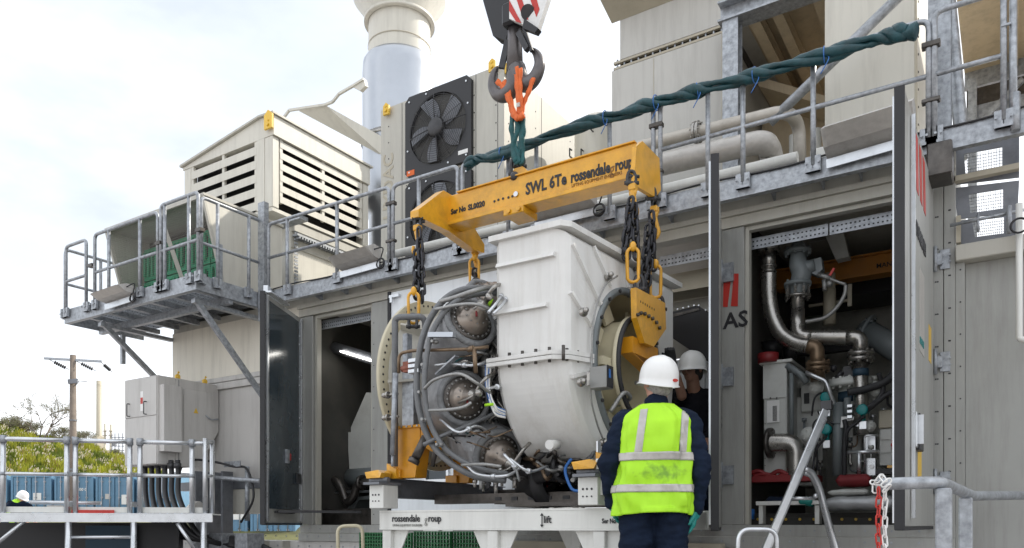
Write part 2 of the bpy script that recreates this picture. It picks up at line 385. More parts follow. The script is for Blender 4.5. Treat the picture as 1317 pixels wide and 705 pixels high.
# shrubs on the ridge: thin branching limbs with small sparse leaves
def shrub(px, D, H, label, seed, spread=1, leaves=5, trunk_r=.09, mats='leafpale'):
    rg = random.Random(seed); base = polar(px, D); base.z = hill_z(px, min(D, 95)) - .1
    t = thing('shrub_tree', label, 'tree', base, 'shrubs along the ridge'); w_ = MB(); l = MB()
    def grow(p, d, L_, r, k):
        q = p + d * L_; mid = (p + q) / 2 + V((rg.uniform(-1, 1), rg.uniform(-1, 1), 0)) * L_ * .07
        w_.tube([p, mid, q], r, 5, rfun=lambda u: r * (1 - .35 * u))
        if k <= 2:
            for _ in range(max(1, leaves * (3 - k) // 3)):
                c = p.lerp(q, rg.random()) + V((rg.gauss(0, .16), rg.gauss(0, .16), rg.gauss(0, .16))); s_ = rg.uniform(.03, .07)
                e1 = V((rg.uniform(-1, 1), rg.uniform(-1, 1), rg.uniform(-1, 1))).normalized(); e2 = e1.orthogonal().normalized()
                l.add([c - e1 * s_, c - e2 * s_ * .6, c + e1 * s_, c + e2 * s_ * .6], [(0, 1, 2, 3)])
        if k == 0: return
        for _ in range(rg.choice((2, 3, 3))):
            e = (d + V((rg.uniform(-1, 1) * spread, rg.uniform(-1, 1) * spread, rg.uniform(-.35, .45)))).normalized()
            grow(q, e, L_ * rg.uniform(.62, .85), r * .62, k - 1)
    for _ in range(4): grow(base, V((rg.uniform(-.8, .8) * spread, rg.uniform(-.8, .8) * spread, 1)).normalized(), H * .3, trunk_r, 4)
    w_.build('trunk', 'post_wood', t); l.build('crown', mats, t, recalc=False)
shrub(52, 88, 7.0, 'large sparse shrub with tangled bare branches left of the wooden pole', 5, 1.2, 9)
shrub(28, 90, 3.2, 'low dense shrub at far left end of the ridge', 8, 1.4, 12)
shrub(84, 90, 3.4, 'mid sized thin shrub directly behind the wooden pole', 11, 1.2, 9)
shrub(104, 92, 3.0, 'small pale shrub just right of the wooden pole', 13, 1.3, 10)
shrub(8, 92, 2.4, 'small bush cut by the left edge of the picture', 15, 1.5, 12)
shrub(150, 94, 1.6, 'smallest bush below the far mast cluster', 17, 1.3, 12)

# pole with insulators
P0 = polar(94, 36); t = thing('utility_pole', 'brown wooden utility pole with a steel crossarm and hanging insulators', 'utility pole', P0)
zt = PD(94, 457, 36).z; b = MB(); b.cyl(P0 - V((0, 0, .3)), P0 + V((0, 0, zt)), .19, .13, n=14); b.build('pole', 'post_wood', t)
b = MB(); a = PD(57, 461, 36); c = PD(131, 465, 36); b.beam(a, c, .08, .1); b.build('crossarm', 'galv', t)
b = MB(); ang = PD(88, 491, 35.8); b.beam(ang, PD(100, 490, 35.8), .12, .2); b.tube([PD(97, 496, 35.9), PD(102, 490, 36.1), PD(112, 491, 36.4)], .02); b.build('fork_bracket', 'galv_dark', t)
b = MB(); b.lathe([(.2, 0), (.2, .1)], P0 + V((0, 0, 3.3)), (0, 0, 1)); b.lathe([(.175, 0), (.175, .06)], P0 + V((0, 0, 5.6)), (0, 0, 1)); b.build('band', 'galv_dark', t)
for k in (.05, .52, .97):
    q = a.lerp(c, k); e = q + (c - a).normalized() * (1.0 if k < .9 else .55) + V((0, 0, -.45)); b = MB(); b.tube([q, e], .015, 5)
    for i in range(6): f = q.lerp(e, .35 + i * .09); b.lathe([(.0, 0), (.09, .02), (.0, .05)], f, e - q, 8)
    b.build('insulator', 'dark_metal', t)
# far industrial stacks
t = thing('chimney', 'tall pale concrete chimney beyond the hill', 'chimney', polar(127.5, 190))
b = MB(); p = polar(127.5, 190); b.cyl(p, p + V((0, 0, .8 + .185 * 190)), .8, .62, n=14); b.lathe([(.62, 0), (.62, .5)], p + V((0, 0, 34.5)), (0, 0, 1)); b.build('shaft', 'khaki', t)
b = MB(); b.box(p + V((-1.1, -1.1, 0)), p + V((1.1, 1.1, 22.4))); b.build('base', 'khaki', t)
for px, top, wd, lb in ((135, 545, .35, 'thin dark mast beside the tall pale chimney'), (142.5, 546, .42, 'slender steel mast right of the thin dark mast')):
    p = polar(px, 185); b = MB(); b.cyl(p, p + V((0, 0, .8 + (675 - top) * .185)), wd, wd * .6, n=8)
    for k in range(3): b.box(p + V((-.6, -.3, 21 + k * 1.0)), p + V((.6, .3, 21.2 + k * 1.0)))
    tag(b.build('mast', 'khaki'), lb, 'mast')
t = thing('pipe_rack', 'distant grey process rack with platforms beside the grey enclosure', 'pipe rack', polar(150, 180))
b = MB()
for px in (144, 148, 153, 158):
    p = polar(px, 180); b.cyl(p, p + V((0, 0, 22)), .12, n=6)
for k in range(5): b.beam(polar(142, 180) + V((0, 0, 17 + k)), polar(160, 180) + V((0, 0, 17 + k)), .15, .15)
b.box(polar(145, 180) + V((0, 0, 19)), polar(149, 181) + V((0, 0, 20.4))); b.build('frame', 'galv_dark', t)

# blue containers, door ends towards the yard
def blue_container(pxa, pxb, label, marks=0, D=44, zb=1.0, zt=None):
    a = polar(pxa, D); c = polar(pxb, D); x = (c - a).normalized(); W = (c - a).length; y = V((-x.y, x.x, 0)); H = 2.6
    t = thing('shipping_container', label, 'shipping container', a + V((0, 0, zb)), 'blue containers below the hill')
    o = a + V((0, 0, zb)); rot = Matrix((x, y, V((0, 0, 1)))).transposed()
    def bb(b, l, h): 
        l, h = V(l), V(h); cc = (l + h) / 2; cw = o + x * cc.x + y * cc.y + V((0, 0, cc.z)); hh = (h - l) / 2; b.box(cw - hh, cw + hh, rot)
    b = MB(); bb(b, (.02, .1, .1), (W - .02, 6, H - .02)); b.build('shell', 'container', t)
    b = MB()
    for l, h in (((0, 0, 0), (.12, .12, H)), ((W - .12, 0, 0), (W, .12, H)), ((0.12, 0, H - .12), (W - .12, .12, H)), ((.12, 0, 0), (W - .12, .12, .15))): bb(b, l, h)
    b.build('end_frame', 'container', t)
    for s_ in (0, 1):
        l = .14 + s_ * (W / 2 - .1); b = MB(); bb(b, (l, .03, .17), (l + W / 2 - .18, .09, H - .14)); 
        for k in range(4): bb(b, (l + .03, .015, .3 + k * .58), (l + W / 2 - .21, .03, .32 + k * .58))
        d = b.build('door', 'container', t); b = MB()
        for q in (.25, .75):
            xx = l + (W / 2 - .18) * q; b.cyl(o + x * xx + V((0, 0, .12)) - y * .03, o + x * xx + V((0, 0, H - .08)) - y * .03, .028, n=8)
            for z in (.4, 1.3, 2.2): bb(b, (xx - .07, -.02, z), (xx + .07, .02, z + .08))
        b.build('lock_rod', 'galv', d)
    q = o + V((0, 0, H)) - y * .0
    if marks & 1: b = MB(); bb(b, (W * .55, .0, 1.2), (W * .75, .012, 1.6)); b.build('placard', 'whitepaint', t)
    if marks & 2:
        text('405200 0', .24, o + x * W * .42 + V((0, 0, 1.72)) - y * .002, x, (0, 0, 1), 'whitepaint', t, bold=.006); text('2201', .24, o + x * W * .42 + V((0, 0, 1.38)) - y * .002, x, (0, 0, 1), 'whitepaint', t, bold=.006)
    if marks & 4: b = MB(); bb(b, (W * .68, .0, .95), (W * .92, .012, 1.5)); b.build('placard', 'whitepaint', t); b = MB(); bb(b, (W * .25, .0, 1.25), (W * .36, .012, 1.55)); b.build('sticker', 'tape', t)
blue_container(-46, 9, 'blue container cut by the left edge behind the crouching worker', 0)
blue_container(14, 66, 'blue container with one white square placard on its doors', 1)
blue_container(70, 120, 'blue container numbered 405200 behind the wooden pole', 2)
blue_container(123, 172, 'blue container with two pale stickers beside the grey cable box', 4)
blue_container(262, 318, 'blue container seen through the gap under the enclosure end', 4, D=38, zb=.1)
blue_container(322, 380, 'blue container hidden behind the enclosure skid left of the dark door', 0, D=38, zb=.1)
blue_container(176, 228, 'blue container mostly hidden behind the black cable drop', 0)

# ================================================================== ENCLOSURE
F = 6.68
def xf(px, Y=F): return PY(px, 0, Y).x
XL, X1, X2, X3, X4, X5, X6, XR = xf(222), xf(386), xf(403), xf(478), xf(505), xf(931), xf(957), xf(1197)
XE = xf(1229)
EN = thing('turbine_enclosure', 'long grey steel machine enclosure with three open door bays under a walkway', 'enclosure', (xf(658), F, 0))
def part(name, m, lo, hi, parent=EN, bev=0):
    b = MB(); b.box(lo, hi, bev=bev); return b.build(name, m, parent)
T = .12
# walls
b = MB(); b.box((XL, F, 2.78), (X1 - .02, F + T, 3.5)); b.box((XL, F + T, 2.78), (XL + T, 9.3, 3.5)); up = b.build('wall_panel', 'creamend', EN)
b = MB(); b.box((XL, F - .03, 2.71), (X1 - .02, F + T, 2.775), bev=.006); b.box((XL + .3, F - .015, 2.62), (X1 - .02, F + T, 2.705)); b.build('trim_rail', 'boxgrey', EN)
part('wall_panel', 'boxgrey', (XL + .35, F + .03, 1.4), (X1 - .02, F + T, 2.615)); part('wall_panel', 'facade', (XL, 9.18, .8), (XL + .9, 9.3, 2.78))
b = MB(); b.box((XL, F + .05, 1.28), (X1 - .02, F + .2, 1.395)); b.build('edge_beam', 'galv_dark', EN)
for px in (270, 318):
    x = xf(px); b = MB(); b.prism([(x - .45, F + .04, 1.27), (x + .45, F + .04, 1.27), (x + .3, F + .04, .95), (x - .3, F + .04, .95)], (0, .5, 0)); b.build('support_foot', 'creamy', EN)
def column(px0, px1, z0=.8, z1=3.36, m='facade', d=.14, rivets=True, name='pillar'):
    a, c = xf(px0), xf(px1); b = MB(); b.box((a, F, z0), (c, F + d, z1), bev=.004)
    o = b.build(name, m, EN)
    if rivets:
        b = MB(); z = z0 + .12
        while z < z1 - .05:
            for x in (a + .035, c - .035): b.cyl((x, F - .003, z), (x, F + .002, z), .0065, n=6)
            z += .245
        b.build('rivets', 'dark_metal', o)
    return o
column(386, 402, rivets=False); column(478, 505.5); column(928, 957, rivets=False); column(1197, 1213); column(1213.8, 1229, .1, 3.36)
# header, sill and skid
b = MB(); b.box((X1, F - .02, 3.362), (XE, F + .12, 3.45)); b.box((X1 - .0, F - .05, 3.452), (XE, F + .1, 3.498)); b.build('header_beam', 'creamy', EN)
b = MB(); b.box((X1, F - .004, .70), (XE, F + .12, .798), bev=.004); b.box((X1, F - .03, .60), (XE, F + .1, .698), bev=.004); b.build('sill', 'facade', EN)
b = MB(); b.box((XL, F + .0, .0), (XE, F + .3, .598)); b.build('skid_base', 'boxgrey', EN)
b = MB(); x = XL + .3
while x < XE:
    b.cyl((x, F - .035, .66), (x, F - .028, .66), .01, n=6); b.cyl((x, F - .009, .75), (x, F - .002, .75), .009, n=6); b.cyl((x, F - .006, .54), (x, F + .002, .54), .011, n=6); x += .19
b.build('skid_bolts', 'galv', EN)
for px in (345, 372): 
    x = xf(px); b = MB(); b.prism([(x - .02, F - .002, .6), (x + .02, F - .002, .6), (x + .02, F - .002, .2), (x - .02, F - .002, .2)], (0, -.12, 0)); b.build('stiffener', 'creamy', EN)
# roof, floor, back and inner walls
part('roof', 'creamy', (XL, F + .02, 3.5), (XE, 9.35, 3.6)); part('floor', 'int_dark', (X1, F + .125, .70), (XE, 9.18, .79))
b = MB(); b.box((X1, 9.18, .79), (-5.2, 9.3, 3.5)); b.box((-3.1, 9.18, .79), (xf(1020, 9.2), 9.3, 3.5)); b.box((-5.2, 9.18, 3.2), (-3.1, 9.3, 3.5)); b.build('rear_wall', 'int_wall', EN)
part('rear_wall', 'int_wall', (xf(1020, 9.2) + .002, 9.18, .79), (XE, 9.3, 3.5))
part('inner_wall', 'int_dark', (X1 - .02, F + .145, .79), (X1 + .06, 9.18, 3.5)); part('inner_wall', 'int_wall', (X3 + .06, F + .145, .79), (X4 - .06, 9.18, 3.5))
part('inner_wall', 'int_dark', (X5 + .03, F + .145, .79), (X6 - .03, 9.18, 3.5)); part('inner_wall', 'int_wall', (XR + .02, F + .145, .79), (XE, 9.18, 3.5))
# perforated cable trays above the bays
def tray(pa, pb, z0, z1, Y):
    a, c = xf(pa, Y), xf(pb, Y); b = MB(); b.box((a, Y, z0), (c, Y + .01, z1)); b.box((a, Y, z1), (c, Y + .12, z1 + .008)); o = b.build('cable_tray', 'galv', EN)
    b = MB(); n = int((c - a) / .034)
    for i in range(n):
        for r_ in (0, 1): xx = a + .02 + i * .034; b.box((xx, Y - .002, z0 + .02 + r_ * .04), (xx + .014, Y + .001, z0 + .032 + r_ * .04))
    b.build('slots', 'black', o)
tray(408, 478, 3.22, 3.32, F + .16); tray(848, 917, 3.19, 3.29, F + .16); tray(960, 1065, 3.2, 3.29, F + .16); tray(1067, 1190, 3.2, 3.29, F + .16)
# bay frames
for a, c in ((X2, X3), (X6, XR)):
    b = MB(); b.box((a + .002, F + .03, .8), (a + .035, F + .1, 3.36)); b.box((c - .035, F + .03, .8), (c - .002, F + .1, 3.36)); b.box((a + .036, F + .03, 3.325), (c - .036, F + .1, 3.359)); b.build('bay_frame', 'creamy', EN)
# fixed pale leaf of the middle bay, with a small window
x0, x1 = X4 + .05, xf(720, F - .08)
wa, wb = PY(548, 566, F - .08), PY(576, 616, F - .08)
b = MB(); Y0, Y1 = F - .08, F - .035
b.box((x0, Y0, .82), (wa.x, Y1, 3.40)); b.box((wb.x, Y0, .82), (x1, Y1, 3.40)); b.box((wa.x, Y0, .82), (wb.x, Y1, wb.z)); b.box((wa.x, Y0, wa.z), (wb.x, Y1, 3.40))
lf = b.build('door', 'doorwhite', EN); b = MB(); b.box((X4 + .012, Y0 - .02, .82), (x0 - .002, Y1, 3.41)); b.build('seal', 'rubber', lf)
b = MB()
for l, h in (((wa.x - .02, Y0 - .02, wb.z - .03), (wb.x + .02, Y1, wb.z)), ((wa.x - .02, Y0 - .02, wa.z), (wb.x + .02, Y1, wa.z + .03)), ((wa.x - .02, Y0 - .02, wb.z), (wa.x + .01, Y1, wa.z)), ((wb.x - .01, Y0 - .02, wb.z), (wb.x + .02, Y1, wa.z))): b.box(l, h)
b.build('window_frame', 'alu', lf); b = MB(); b.box((wa.x, Y0 + .01, wb.z), (wb.x, Y0 + .02, wa.z)); b.build('window_pane', 'doorglass', lf)
b = MB(); b.box((x0, Y0 - .04, 3.33), (x0 + .14, Y0, 3.36)); b.box((x0 + .03, Y0 - .06, 3.27), (x0 + .06, Y0 - .04, 3.33)); b.build('hinge', 'alu', lf)

# hinged doors
def door(H, E, z0, z1, outer, inner, flip=1, lab=None):
    H, E = V(H), V(E); d = (E - H); L_ = d.length; d.normalize(); n = V((-d.y, d.x, 0)) * flip     # n points to the inner face
    rot = Matrix((d, n, V((0, 0, 1)))).transposed()
    def bb(b, u0, u1, w0, w1, a, c, bev=0):
        cc = H + d * (u0 + u1) / 2 + n * (w0 + w1) / 2 + V((0, 0, (a + c) / 2)); hh = V((abs(u1 - u0), abs(w1 - w0), c - a)) / 2; b.box(cc - hh, cc + hh, rot, bev)
    b = MB(); bb(b, 0, L_, -.022, .018, z0, z1, .004); dr = b.build('door', outer, EN)
    if lab: dr['label'] = lab
    b = MB(); bb(b, .05, L_ - .09, .019, .024, z0 + .16, z1 - .06); b.build('inner_lining', inner, dr)
    b = MB(); bb(b, L_ - .06, L_ - .02, .02, .045, z0 + .02, z1 - .02); bb(b, .0, .04, .02, .04, z0 + .02, z1 - .02); b.build('edge_strip', 'alu', dr)
    b = MB(); bb(b, L_ + .001, L_ + .025, -.025, .03, z0 - .02, z1 + .01); bb(b, 0.0, L_, -.02, .03, z0 - .024, z0 - .001); b.build('seal', 'rubber', dr)
    return dr, bb, d, n
DL, bb, d, n = door((xf(388), F - .03, 0), (-6.88, 5.68, 0), .82, 3.34, 'facade', 'doorglass', 1, 'open door leaf with dark glossy lining at the left bay')
b = MB(); bb(b, .12, .20, .03, .06, 1.3, 1.42); b.build('handle', 'dark_metal', DL); b = MB(); bb(b, .45, .52, .024, .05, 1.52, 1.68); b.build('latch', 'galv', DL)
b = MB(); bb(b, .38, .41, .024, .04, 1.56, 1.64); b.build('release_button', 'red', DL)
b = MB()
for z in [1.0 + .1 * i for i in range(22) if i % 5 < 2]: bb(b, .07, .08, .024, .032, z, z + .012)
b.build('rivets', 'alu', DL)
b = MB(); bb(b, .55, 1.08, .02, .09, 3.342, 3.36); bb(b, 1.0, 1.08, .0, .05, 3.36, 3.42); b.build('top_stay', 'alu', DL)
b = MB(); b.beam((-6.95, 5.95, .95), (-6.4, 6.7, .95), .03, .03); bb(b, .3, .85, .03, .055, .93, .96); b.build('stay_bar', 'dark_metal', DL)
DM, bb, d, n = door((X5 - .03, F - .04, 0), (-1.73, 5.31, 0), .78, 3.36, 'facade', 'doorwhite', -1, 'open door leaf of the middle bay seen edge on')
for z in (1.15, 2.0, 2.9): b = MB(); b.box((X5 - .02, F - .03, z), (X5 + .09, F - .004, z + .16)); b.cyl((X5 - .01, F - .045, z - .03), (X5 - .01, F - .045, z + .19), .016, n=8); b.build('hinge', 'galv', DM)
DR, bb, d, n = door((XR - .0, F - .03, 0), (-.545, 5.05, 0), .79, 3.345, 'facade', 'int_grey', -1, 'open door leaf of the right bay with stickers and a latch')
for z in (1.05, 1.95, 2.72):
    b = MB(); x = XR + .05; b.box((x + .01, F - .014, z), (x + .08, F - .002, z + .15), bev=.004); b.box((x - .02, F - .04, z + .03), (x + .03, F - .014, z + .12), bev=.004); b.cyl((x - .015, F - .05, z - .02), (x - .015, F - .05, z + .17), .013, n=10)
    b.bolts((x + .055, F - .014, z + .075), (0, -1, 0), .035, 4, .008); b.build('hinge', 'galv', DR)
# outer face (-n side) carries writing and latch
s_ = -1
b = MB(); bb(b, 1.2, 1.27, -.05, -.022, 1.28, 1.5, .004); bb(b, 1.22, 1.25, -.085, -.05, 1.3, 1.48); b.build('latch', 'alu', DR); b = MB(); bb(b, 1.0, 1.18, -.06, -.022, 1.27, 1.5, .005); b.build('handle', 'dark_metal', DR)
b = MB(); bb(b, 1.32, 1.35, -.05, -.03, .84, 3.3); b.build('lock_rod', 'alu', DR)
Hp = V((XR, F - .03, 0)); ex = -d
def onr(u, z, off=.0245): return Hp + d * u - n * off + V((0, 0, z))
for (u0, u1, z0_, z1_, mm) in ((.78, .98, 1.08, 1.32, 'lug'), (.62, .9, 1.95, 2.5, 'tape'), (.18, .34, 1.98, 2.24, 'lug')):
    b = MB(); bb(b, u0, u1, -.0245, -.0222, z0_, z1_); b.build('sticker', mm, DR)
text('SIEMENS', .062, onr(.895, 2.0, .026), -d, (0, 0, 1), 'tealgauge', DR, bold=.002)
b = MB()
for k in range(3): b.prism([onr(1.05 - k * .2, 2.95, .0225), onr(.93 - k * .2, 2.95, .0225), onr(.99 - k * .2, 3.3, .0225), onr(1.11 - k * .2, 3.3, .0225)], -n * .002)
b.build('red_stripe', 'red', DR)
text('TURBINES', .12, onr(1.08, 2.66, .026), -d, (0, 0, 1), 'ink', DR, bold=.006)
# lettering on the pillar between the bays
b = MB()
def fp(px, py): return PY(px, py, F - .002)
b.prism([fp(931, 352), fp(941, 352), fp(936, 395), fp(930, 395)], (0, -.002, 0)); b.prism([fp(944, 352), fp(950, 352), fp(949, 394), fp(940, 394)], (0, -.002, 0)); b.build('red_stripe', 'red', EN)
text('AS', .19, fp(930.5, 423), (1, 0, 0), (0, 0, 1), 'ink', EN, bold=.004)
# right hand module
b = MB(); Z = PY(1280, 330, F - .02).z; XM = xf(1229) + .002
b.box((XM + .06, F + .06, 0), (4.2, F + .2, Z)); b.box((XM, F + .0, 0), (XM + .058, F + .2, Z)); b.build('wall_panel', 'facade', EN)
b = MB(); b.box((XM, F - .06, Z + .002), (4.2, 9.2, Z + .12), bev=.006); b.build('roof_edge', 'creamy', EN)
b = MB(); z = .3
while z < Z: b.cyl((XM + .03, F - .004, z), (XM + .03, F + .001, z), .006, n=6); z += .24
b.build('rivets', 'dark_metal', EN)
# left bay contents fixed to the enclosure
b = MB(); A = PY(412, 445, 8.3)
b.box((X1 + .1, 8.7, .8), (X3 + .05, 8.75, 3.3)); b.build('bulkhead', 'int_grey', EN)
b = MB(); p, q = PY(422, 494, 8.2), PY(476, 640, 8.2); b.box((p.x, 8.2, q.z), (p.x + .05, 8.3, p.z)); b.box((p.x, 8.2, p.z), (X3 + .05, 8.3, p.z + .05)); b.build('inner_frame', 'creamy', EN)
# ================================================================== WALKWAY AND ITS RAILS
G = 6.4; ZD = 3.62
WK = thing('walkway', 'galvanised grating walkway running along the top of the enclosure with tube railings', 'walkway', (xf(700, G), G, ZD))
def gx(px, Y=G): return PY(px, 0, Y).x
xa, xb = gx(336), 2.0
def grating(a, c, y0, y1, z, parent, along='x', pitch=.045):
    b = MB(); y = y0
    while y < y1: b.box((a, y, z), (c, y + .004, z + .03)); y += .036
    x = a
    while x < c: b.box((x, y0, z + .003), (x + .005, y1, z + .012)); x += pitch * 2.2
    return b.build('grating', 'galv', parent)
grating(xa, XE - .02, G + .03, F + .5, 3.60, WK)
b = MB(); b.box((xa, G, 3.50), (xb, G + .012, 3.66)); b.box((xa, G + .0125, 3.50), (xb, G + .06, 3.51)); b.box((xa, G + .0125, 3.588), (xb, G + .06, 3.597)); b.build('fascia', 'galv', WK)
for px in (392, 425, 455, 492, 540, 600, 690, 760, 850, 905, 985, 1050, 1100, 1160):
    x = gx(px); b = MB(); b.prism([(x, G + .065, 3.595), (x, F + .0, 3.595), (x, F + .0, 3.502), (x, G + .065, 3.56)], (.012, 0, 0)); b.box((x - .03, G + .065, 3.585), (x + .04, F, 3.595)); b.build('bracket', 'galv', WK)
def railing(posts, zb, zt, zm, parent, r=.021, top=True, name='railing'):
    # posts: xyz base points; one welded panel with its own rounded ends
    P = [V(p) for p in posts]; b = MB()
    def at(p, z): return V((p.x, p.y, z))
    a, c = P[0], P[-1]
    loop = fillet([at(a, zb), at(a, zt), at(c, zt), at(c, zb)], .07)
    b.tube(loop, r, 8); b.tube([at(a, zm), at(c, zm)], r * .9, 8)
    for p in P[1:-1]: b.tube([at(p, zb), at(p, zt)], r, 8)
    o = b.build(name, 'galv', parent)
    for p in P:
        b = MB()
        d = (c - a).normalized(); n = V((d.y, -d.x, 0)); n = n if n.y < 0 else -n
        q = at(p, zb); 
        for s_ in (-.045, .045): b.beam(q + d * s_ * .6 + V((0, 0, -.05)), q + d * s_ * .6 + V((0, 0, .07)), .03, .06, d); b.cyl(q + d * s_ + n * .03 + V((0, 0, .01)), q + d * s_ + n * .045 + V((0, 0, .01)), .01, n=6)
        b.box(q - V((.05, .02, .05)), q + V((.05, .02, -.03))); b.build('foot_plate', 'galv', o)
    return o
ZB, ZT, ZM = 3.60, 4.46, 4.05
def rp(*pxs): return [(gx(p), G - .03, 0) for p in pxs]
railing(rp(348, 372, 436, 503), ZB, ZT, ZM, WK); railing(rp(508, 541, 591), ZB, ZT, ZM, WK)
railing(rp(597, 656, 692, 786, 842), ZB, ZT, ZM, WK); railing(rp(851, 912, 957, 1047, 1195), ZB, ZT, ZM, WK)
railing([(gx(1202), G - .03, 0), (gx(1291), G - .03, 0)], ZB, ZT + .04, ZM, WK)
for px in (505.5, 846, 1198):
    x = gx(px); b = MB(); b.box((x - .06, G - .06, 4.25), (x + .06, G, 4.29), bev=.005); b.box((x - .06, G - .06, 3.85), (x + .06, G, 3.88), bev=.005); b.build('clamp', 'hot_steel', WK)
# black cable clipped along the fascia
def cable(name, pts, r, m, label=None, cat='cable', group=None, parent=None, n=6, k=8, wobble=0):
    q = spline(pts, k)
    if wobble: q = [wob(p, 3, wobble) for p in q]
    b = MB(); b.tube(q, r, n); o = b.build(name, m, parent)
    if parent is None: tag(o, label, cat, group)
    return o
x = xa; pts = []
while x < 1.2: pts.append((x, G - .012, 3.665 + .012 * math.sin(x * 5))); x += .33
cable('cable', pts, .008, 'black', parent=WK)
# ---- projecting platform at the left
PL = thing('platform', 'galvanised service platform jutting out at the left end with its own railing', 'platform', (-9.2, 6, ZD))
pa, pb, py0 = -10.62, -7.80, 5.50
grating(pa, pb, py0 + .02, 6.62, 3.60, PL)
b = MB()
for lo, hi in (((pa, py0, 3.48), (pb, py0 + .012, 3.66)), ((pb - .012, py0 + .013, 3.48), (pb, G - .01, 3.66)), ((pa, py0 + .013, 3.48), (pa + .012, 6.62, 3.66)), ((pa + .013, py0 + .013, 3.48), (pb - .013, py0 + .06, 3.49))): b.box(lo, hi)
b.build('edge_channel', 'galv', PL)
for i in range(6): x = pa + .35 + i * .45; b = MB(); b.box((x, py0 + .07, 3.52), (x + .06, 6.62, 3.58)); b.build('joist', 'galv', PL)
for y in (5.95,): b = MB(); b.box((pa + .02, y, 3.43), (pb - .02, y + .06, 3.515)); b.build('joist', 'galv', PL)
for (xx, y0, zz) in ((-9.96, 5.62, 2.6), (-8.0, 5.62, 2.35)):
    b = MB(); b.beam((xx, y0, 3.44), (xx, F, zz), .05, .06); b.box((xx - .035, y0 - .02, 3.38), (xx + .035, 6.64, 3.425)); b.build('knee_brace', 'galv', PL)
b = MB(); b.box((-10.25, 6.05, 3.0), (-10.2, 6.1, 3.4)); b.build('hanger', 'galv', PL)
zb, zt, zm = 3.60, 4.50, 4.02
def row(a, c, pxs, Y): return [(gx(p, Y), Y, 0) for p in pxs]
Yp = py0 - .025
railing(row(0, 0, (85, 111), Yp), zb, zt - .02, zm, PL); railing(row(0, 0, (122, 140, 180, 203), Yp), zb, zt, zm, PL); railing(row(0, 0, (207, 212, 243, 255), Yp), zb, zt + .06, zm, PL)
def sd_(px, X=pb + .025): p = PX(px, 0, X); return (p.x, p.y, 0)
railing([sd_(259), sd_(280), sd_(320), sd_(338)], zb, zt + .04, zm, PL)
railing([(pa - .02, 5.52, 0), (pa - .02, 6.0, 0), (pa - .02, 6.6, 0)], zb, zt - .02, zm, PL)
for px in (118, 205, 257): x = gx(px, Yp); b = MB(); b.box((x - .05, Yp - .03, 4.1), (x + .05, Yp + .03, 4.14)); b.build('clamp', 'hot_steel', PL)
b = MB(); b.box((gx(336), G - .05, 3.3), (gx(344), G + .02, 4.75)); b.build('post', 'galv', WK)

# ================================================================== LAMP HOODS ON THE FASCIA
def lamp(name, A, B_, h, w, label, loop):
    A, B_ = V(A), V(B_); d = (B_ - A).normalized(); n = V((d.y, -d.x, 0)); n = n if n.y < 0 else -n; u = V((0, 0, 1))
    t = thing(name, label, 'floodlight', A, 'sloped hood floodlights on the walkway edge')
    sec = [A, A + n * w * .55 + u * h * .15, A + n * w + u * h * .62, A + n * w * .5 + u * h, A + u * h * .9]
    b = MB(); b.prism(sec, B_ - A); b.build('hood', 'boxgrey', t)
    b = MB(); b.prism([A + n * (w * .55 + .004) + u * (h * .15) + d * .03, A + n * (w + .004) + u * (h * .62) + d * .03, A + n * (w + .004) + u * h * .62 + (B_ - A) - d * .03, A + n * (w * .55 + .004) + u * h * .15 + (B_ - A) - d * .03], n * .004); b.build('lens', 'tape', t)
    b = MB(); b.beam(A - u * .05 + n * .03, B_ - u * .05 + n * .03, .012, .07, u); b.build('mount_rail', 'alu', t)
    if loop:
        c = B_ + d * .05 + n * .06 - u * .06; b = MB(); b.ring(c, n, .055, .008, 20, 6); b.ring(c + n * .01, n + u * .2, .05, .007, 20, 6); b.tube(spline([B_ + u * h * .6 + n * w * .5, B_ + d * .08 + u * .1 + n * .06, c + V((0, 0, .05))], 6), .007, 6); b.build('cable_coil', 'black', t)
    return t
lamp('floodlight', PY(138, 391, Yp), PY(174, 379, Yp), .11, .22, 'khaki hooded floodlight at the foot of the left platform railing', 1)
lamp('floodlight', PY(440, 349, G - .02), PY(490, 335, G - .02), .15, .22, 'grey hooded floodlight above the left bay', 1)
lamp('floodlight', PY(690, 286, G - .02), PY(768, 266, G - .02), .17, .22, 'grey hooded floodlight behind the yellow lifting beam', 1)
lamp('floodlight', PY(1064, 205, G - .02), PY(1178, 172, G - .02), .2, .26, 'long grey hooded floodlight above the right bay', 0)

# ================================================================== LOUVRED HOUSING
def louvre(name, o, du, W, z0, z1, n_out, parent, k=5, mul=1):
    # o: lower left corner, du: unit along width
    o = V(o); du = V(du); no = V(n_out); b = MB(); fr = .045
    b.beam(o + du * fr / 2 + V((0, 0, z0)), o + du * fr / 2 + V((0, 0, z1)), .05, fr, no); b.beam(o + du * (W - fr / 2) + V((0, 0, z0)), o + du * (W - fr / 2) + V((0, 0, z1)), .05, fr, no)
    for m in range(1, mul): b.beam(o + du * (W * m / mul) + V((0, 0, z0)), o + du * (W * m / mul) + V((0, 0, z1)), .05, .04, no)
    H = z1 - z0; s_ = H / k
    for i in range(k + 1):
        z = z0 + i * s_ * .985; q = o + V((0, 0, z))
        b.prism([q + no * .028, q - no * .10 + V((0, 0, s_ * .52)), q - no * .10 + V((0, 0, s_ * .52 + .012)), q + no * .028 + V((0, 0, min(s_ * .60, z1 - z)))], du * W)
    f = b.build(name, 'cream', parent); return f
LH = thing('louvred_housing', 'cream louvred ventilation housing with a low gable roof at far left', 'ventilation housing', (-9.5, 8.1, 3.6))
hx0, hx1, hy0, hy1, hz0, hz1 = -10.5, -8.53, 7.2, 9.1, 5.17, 6.15
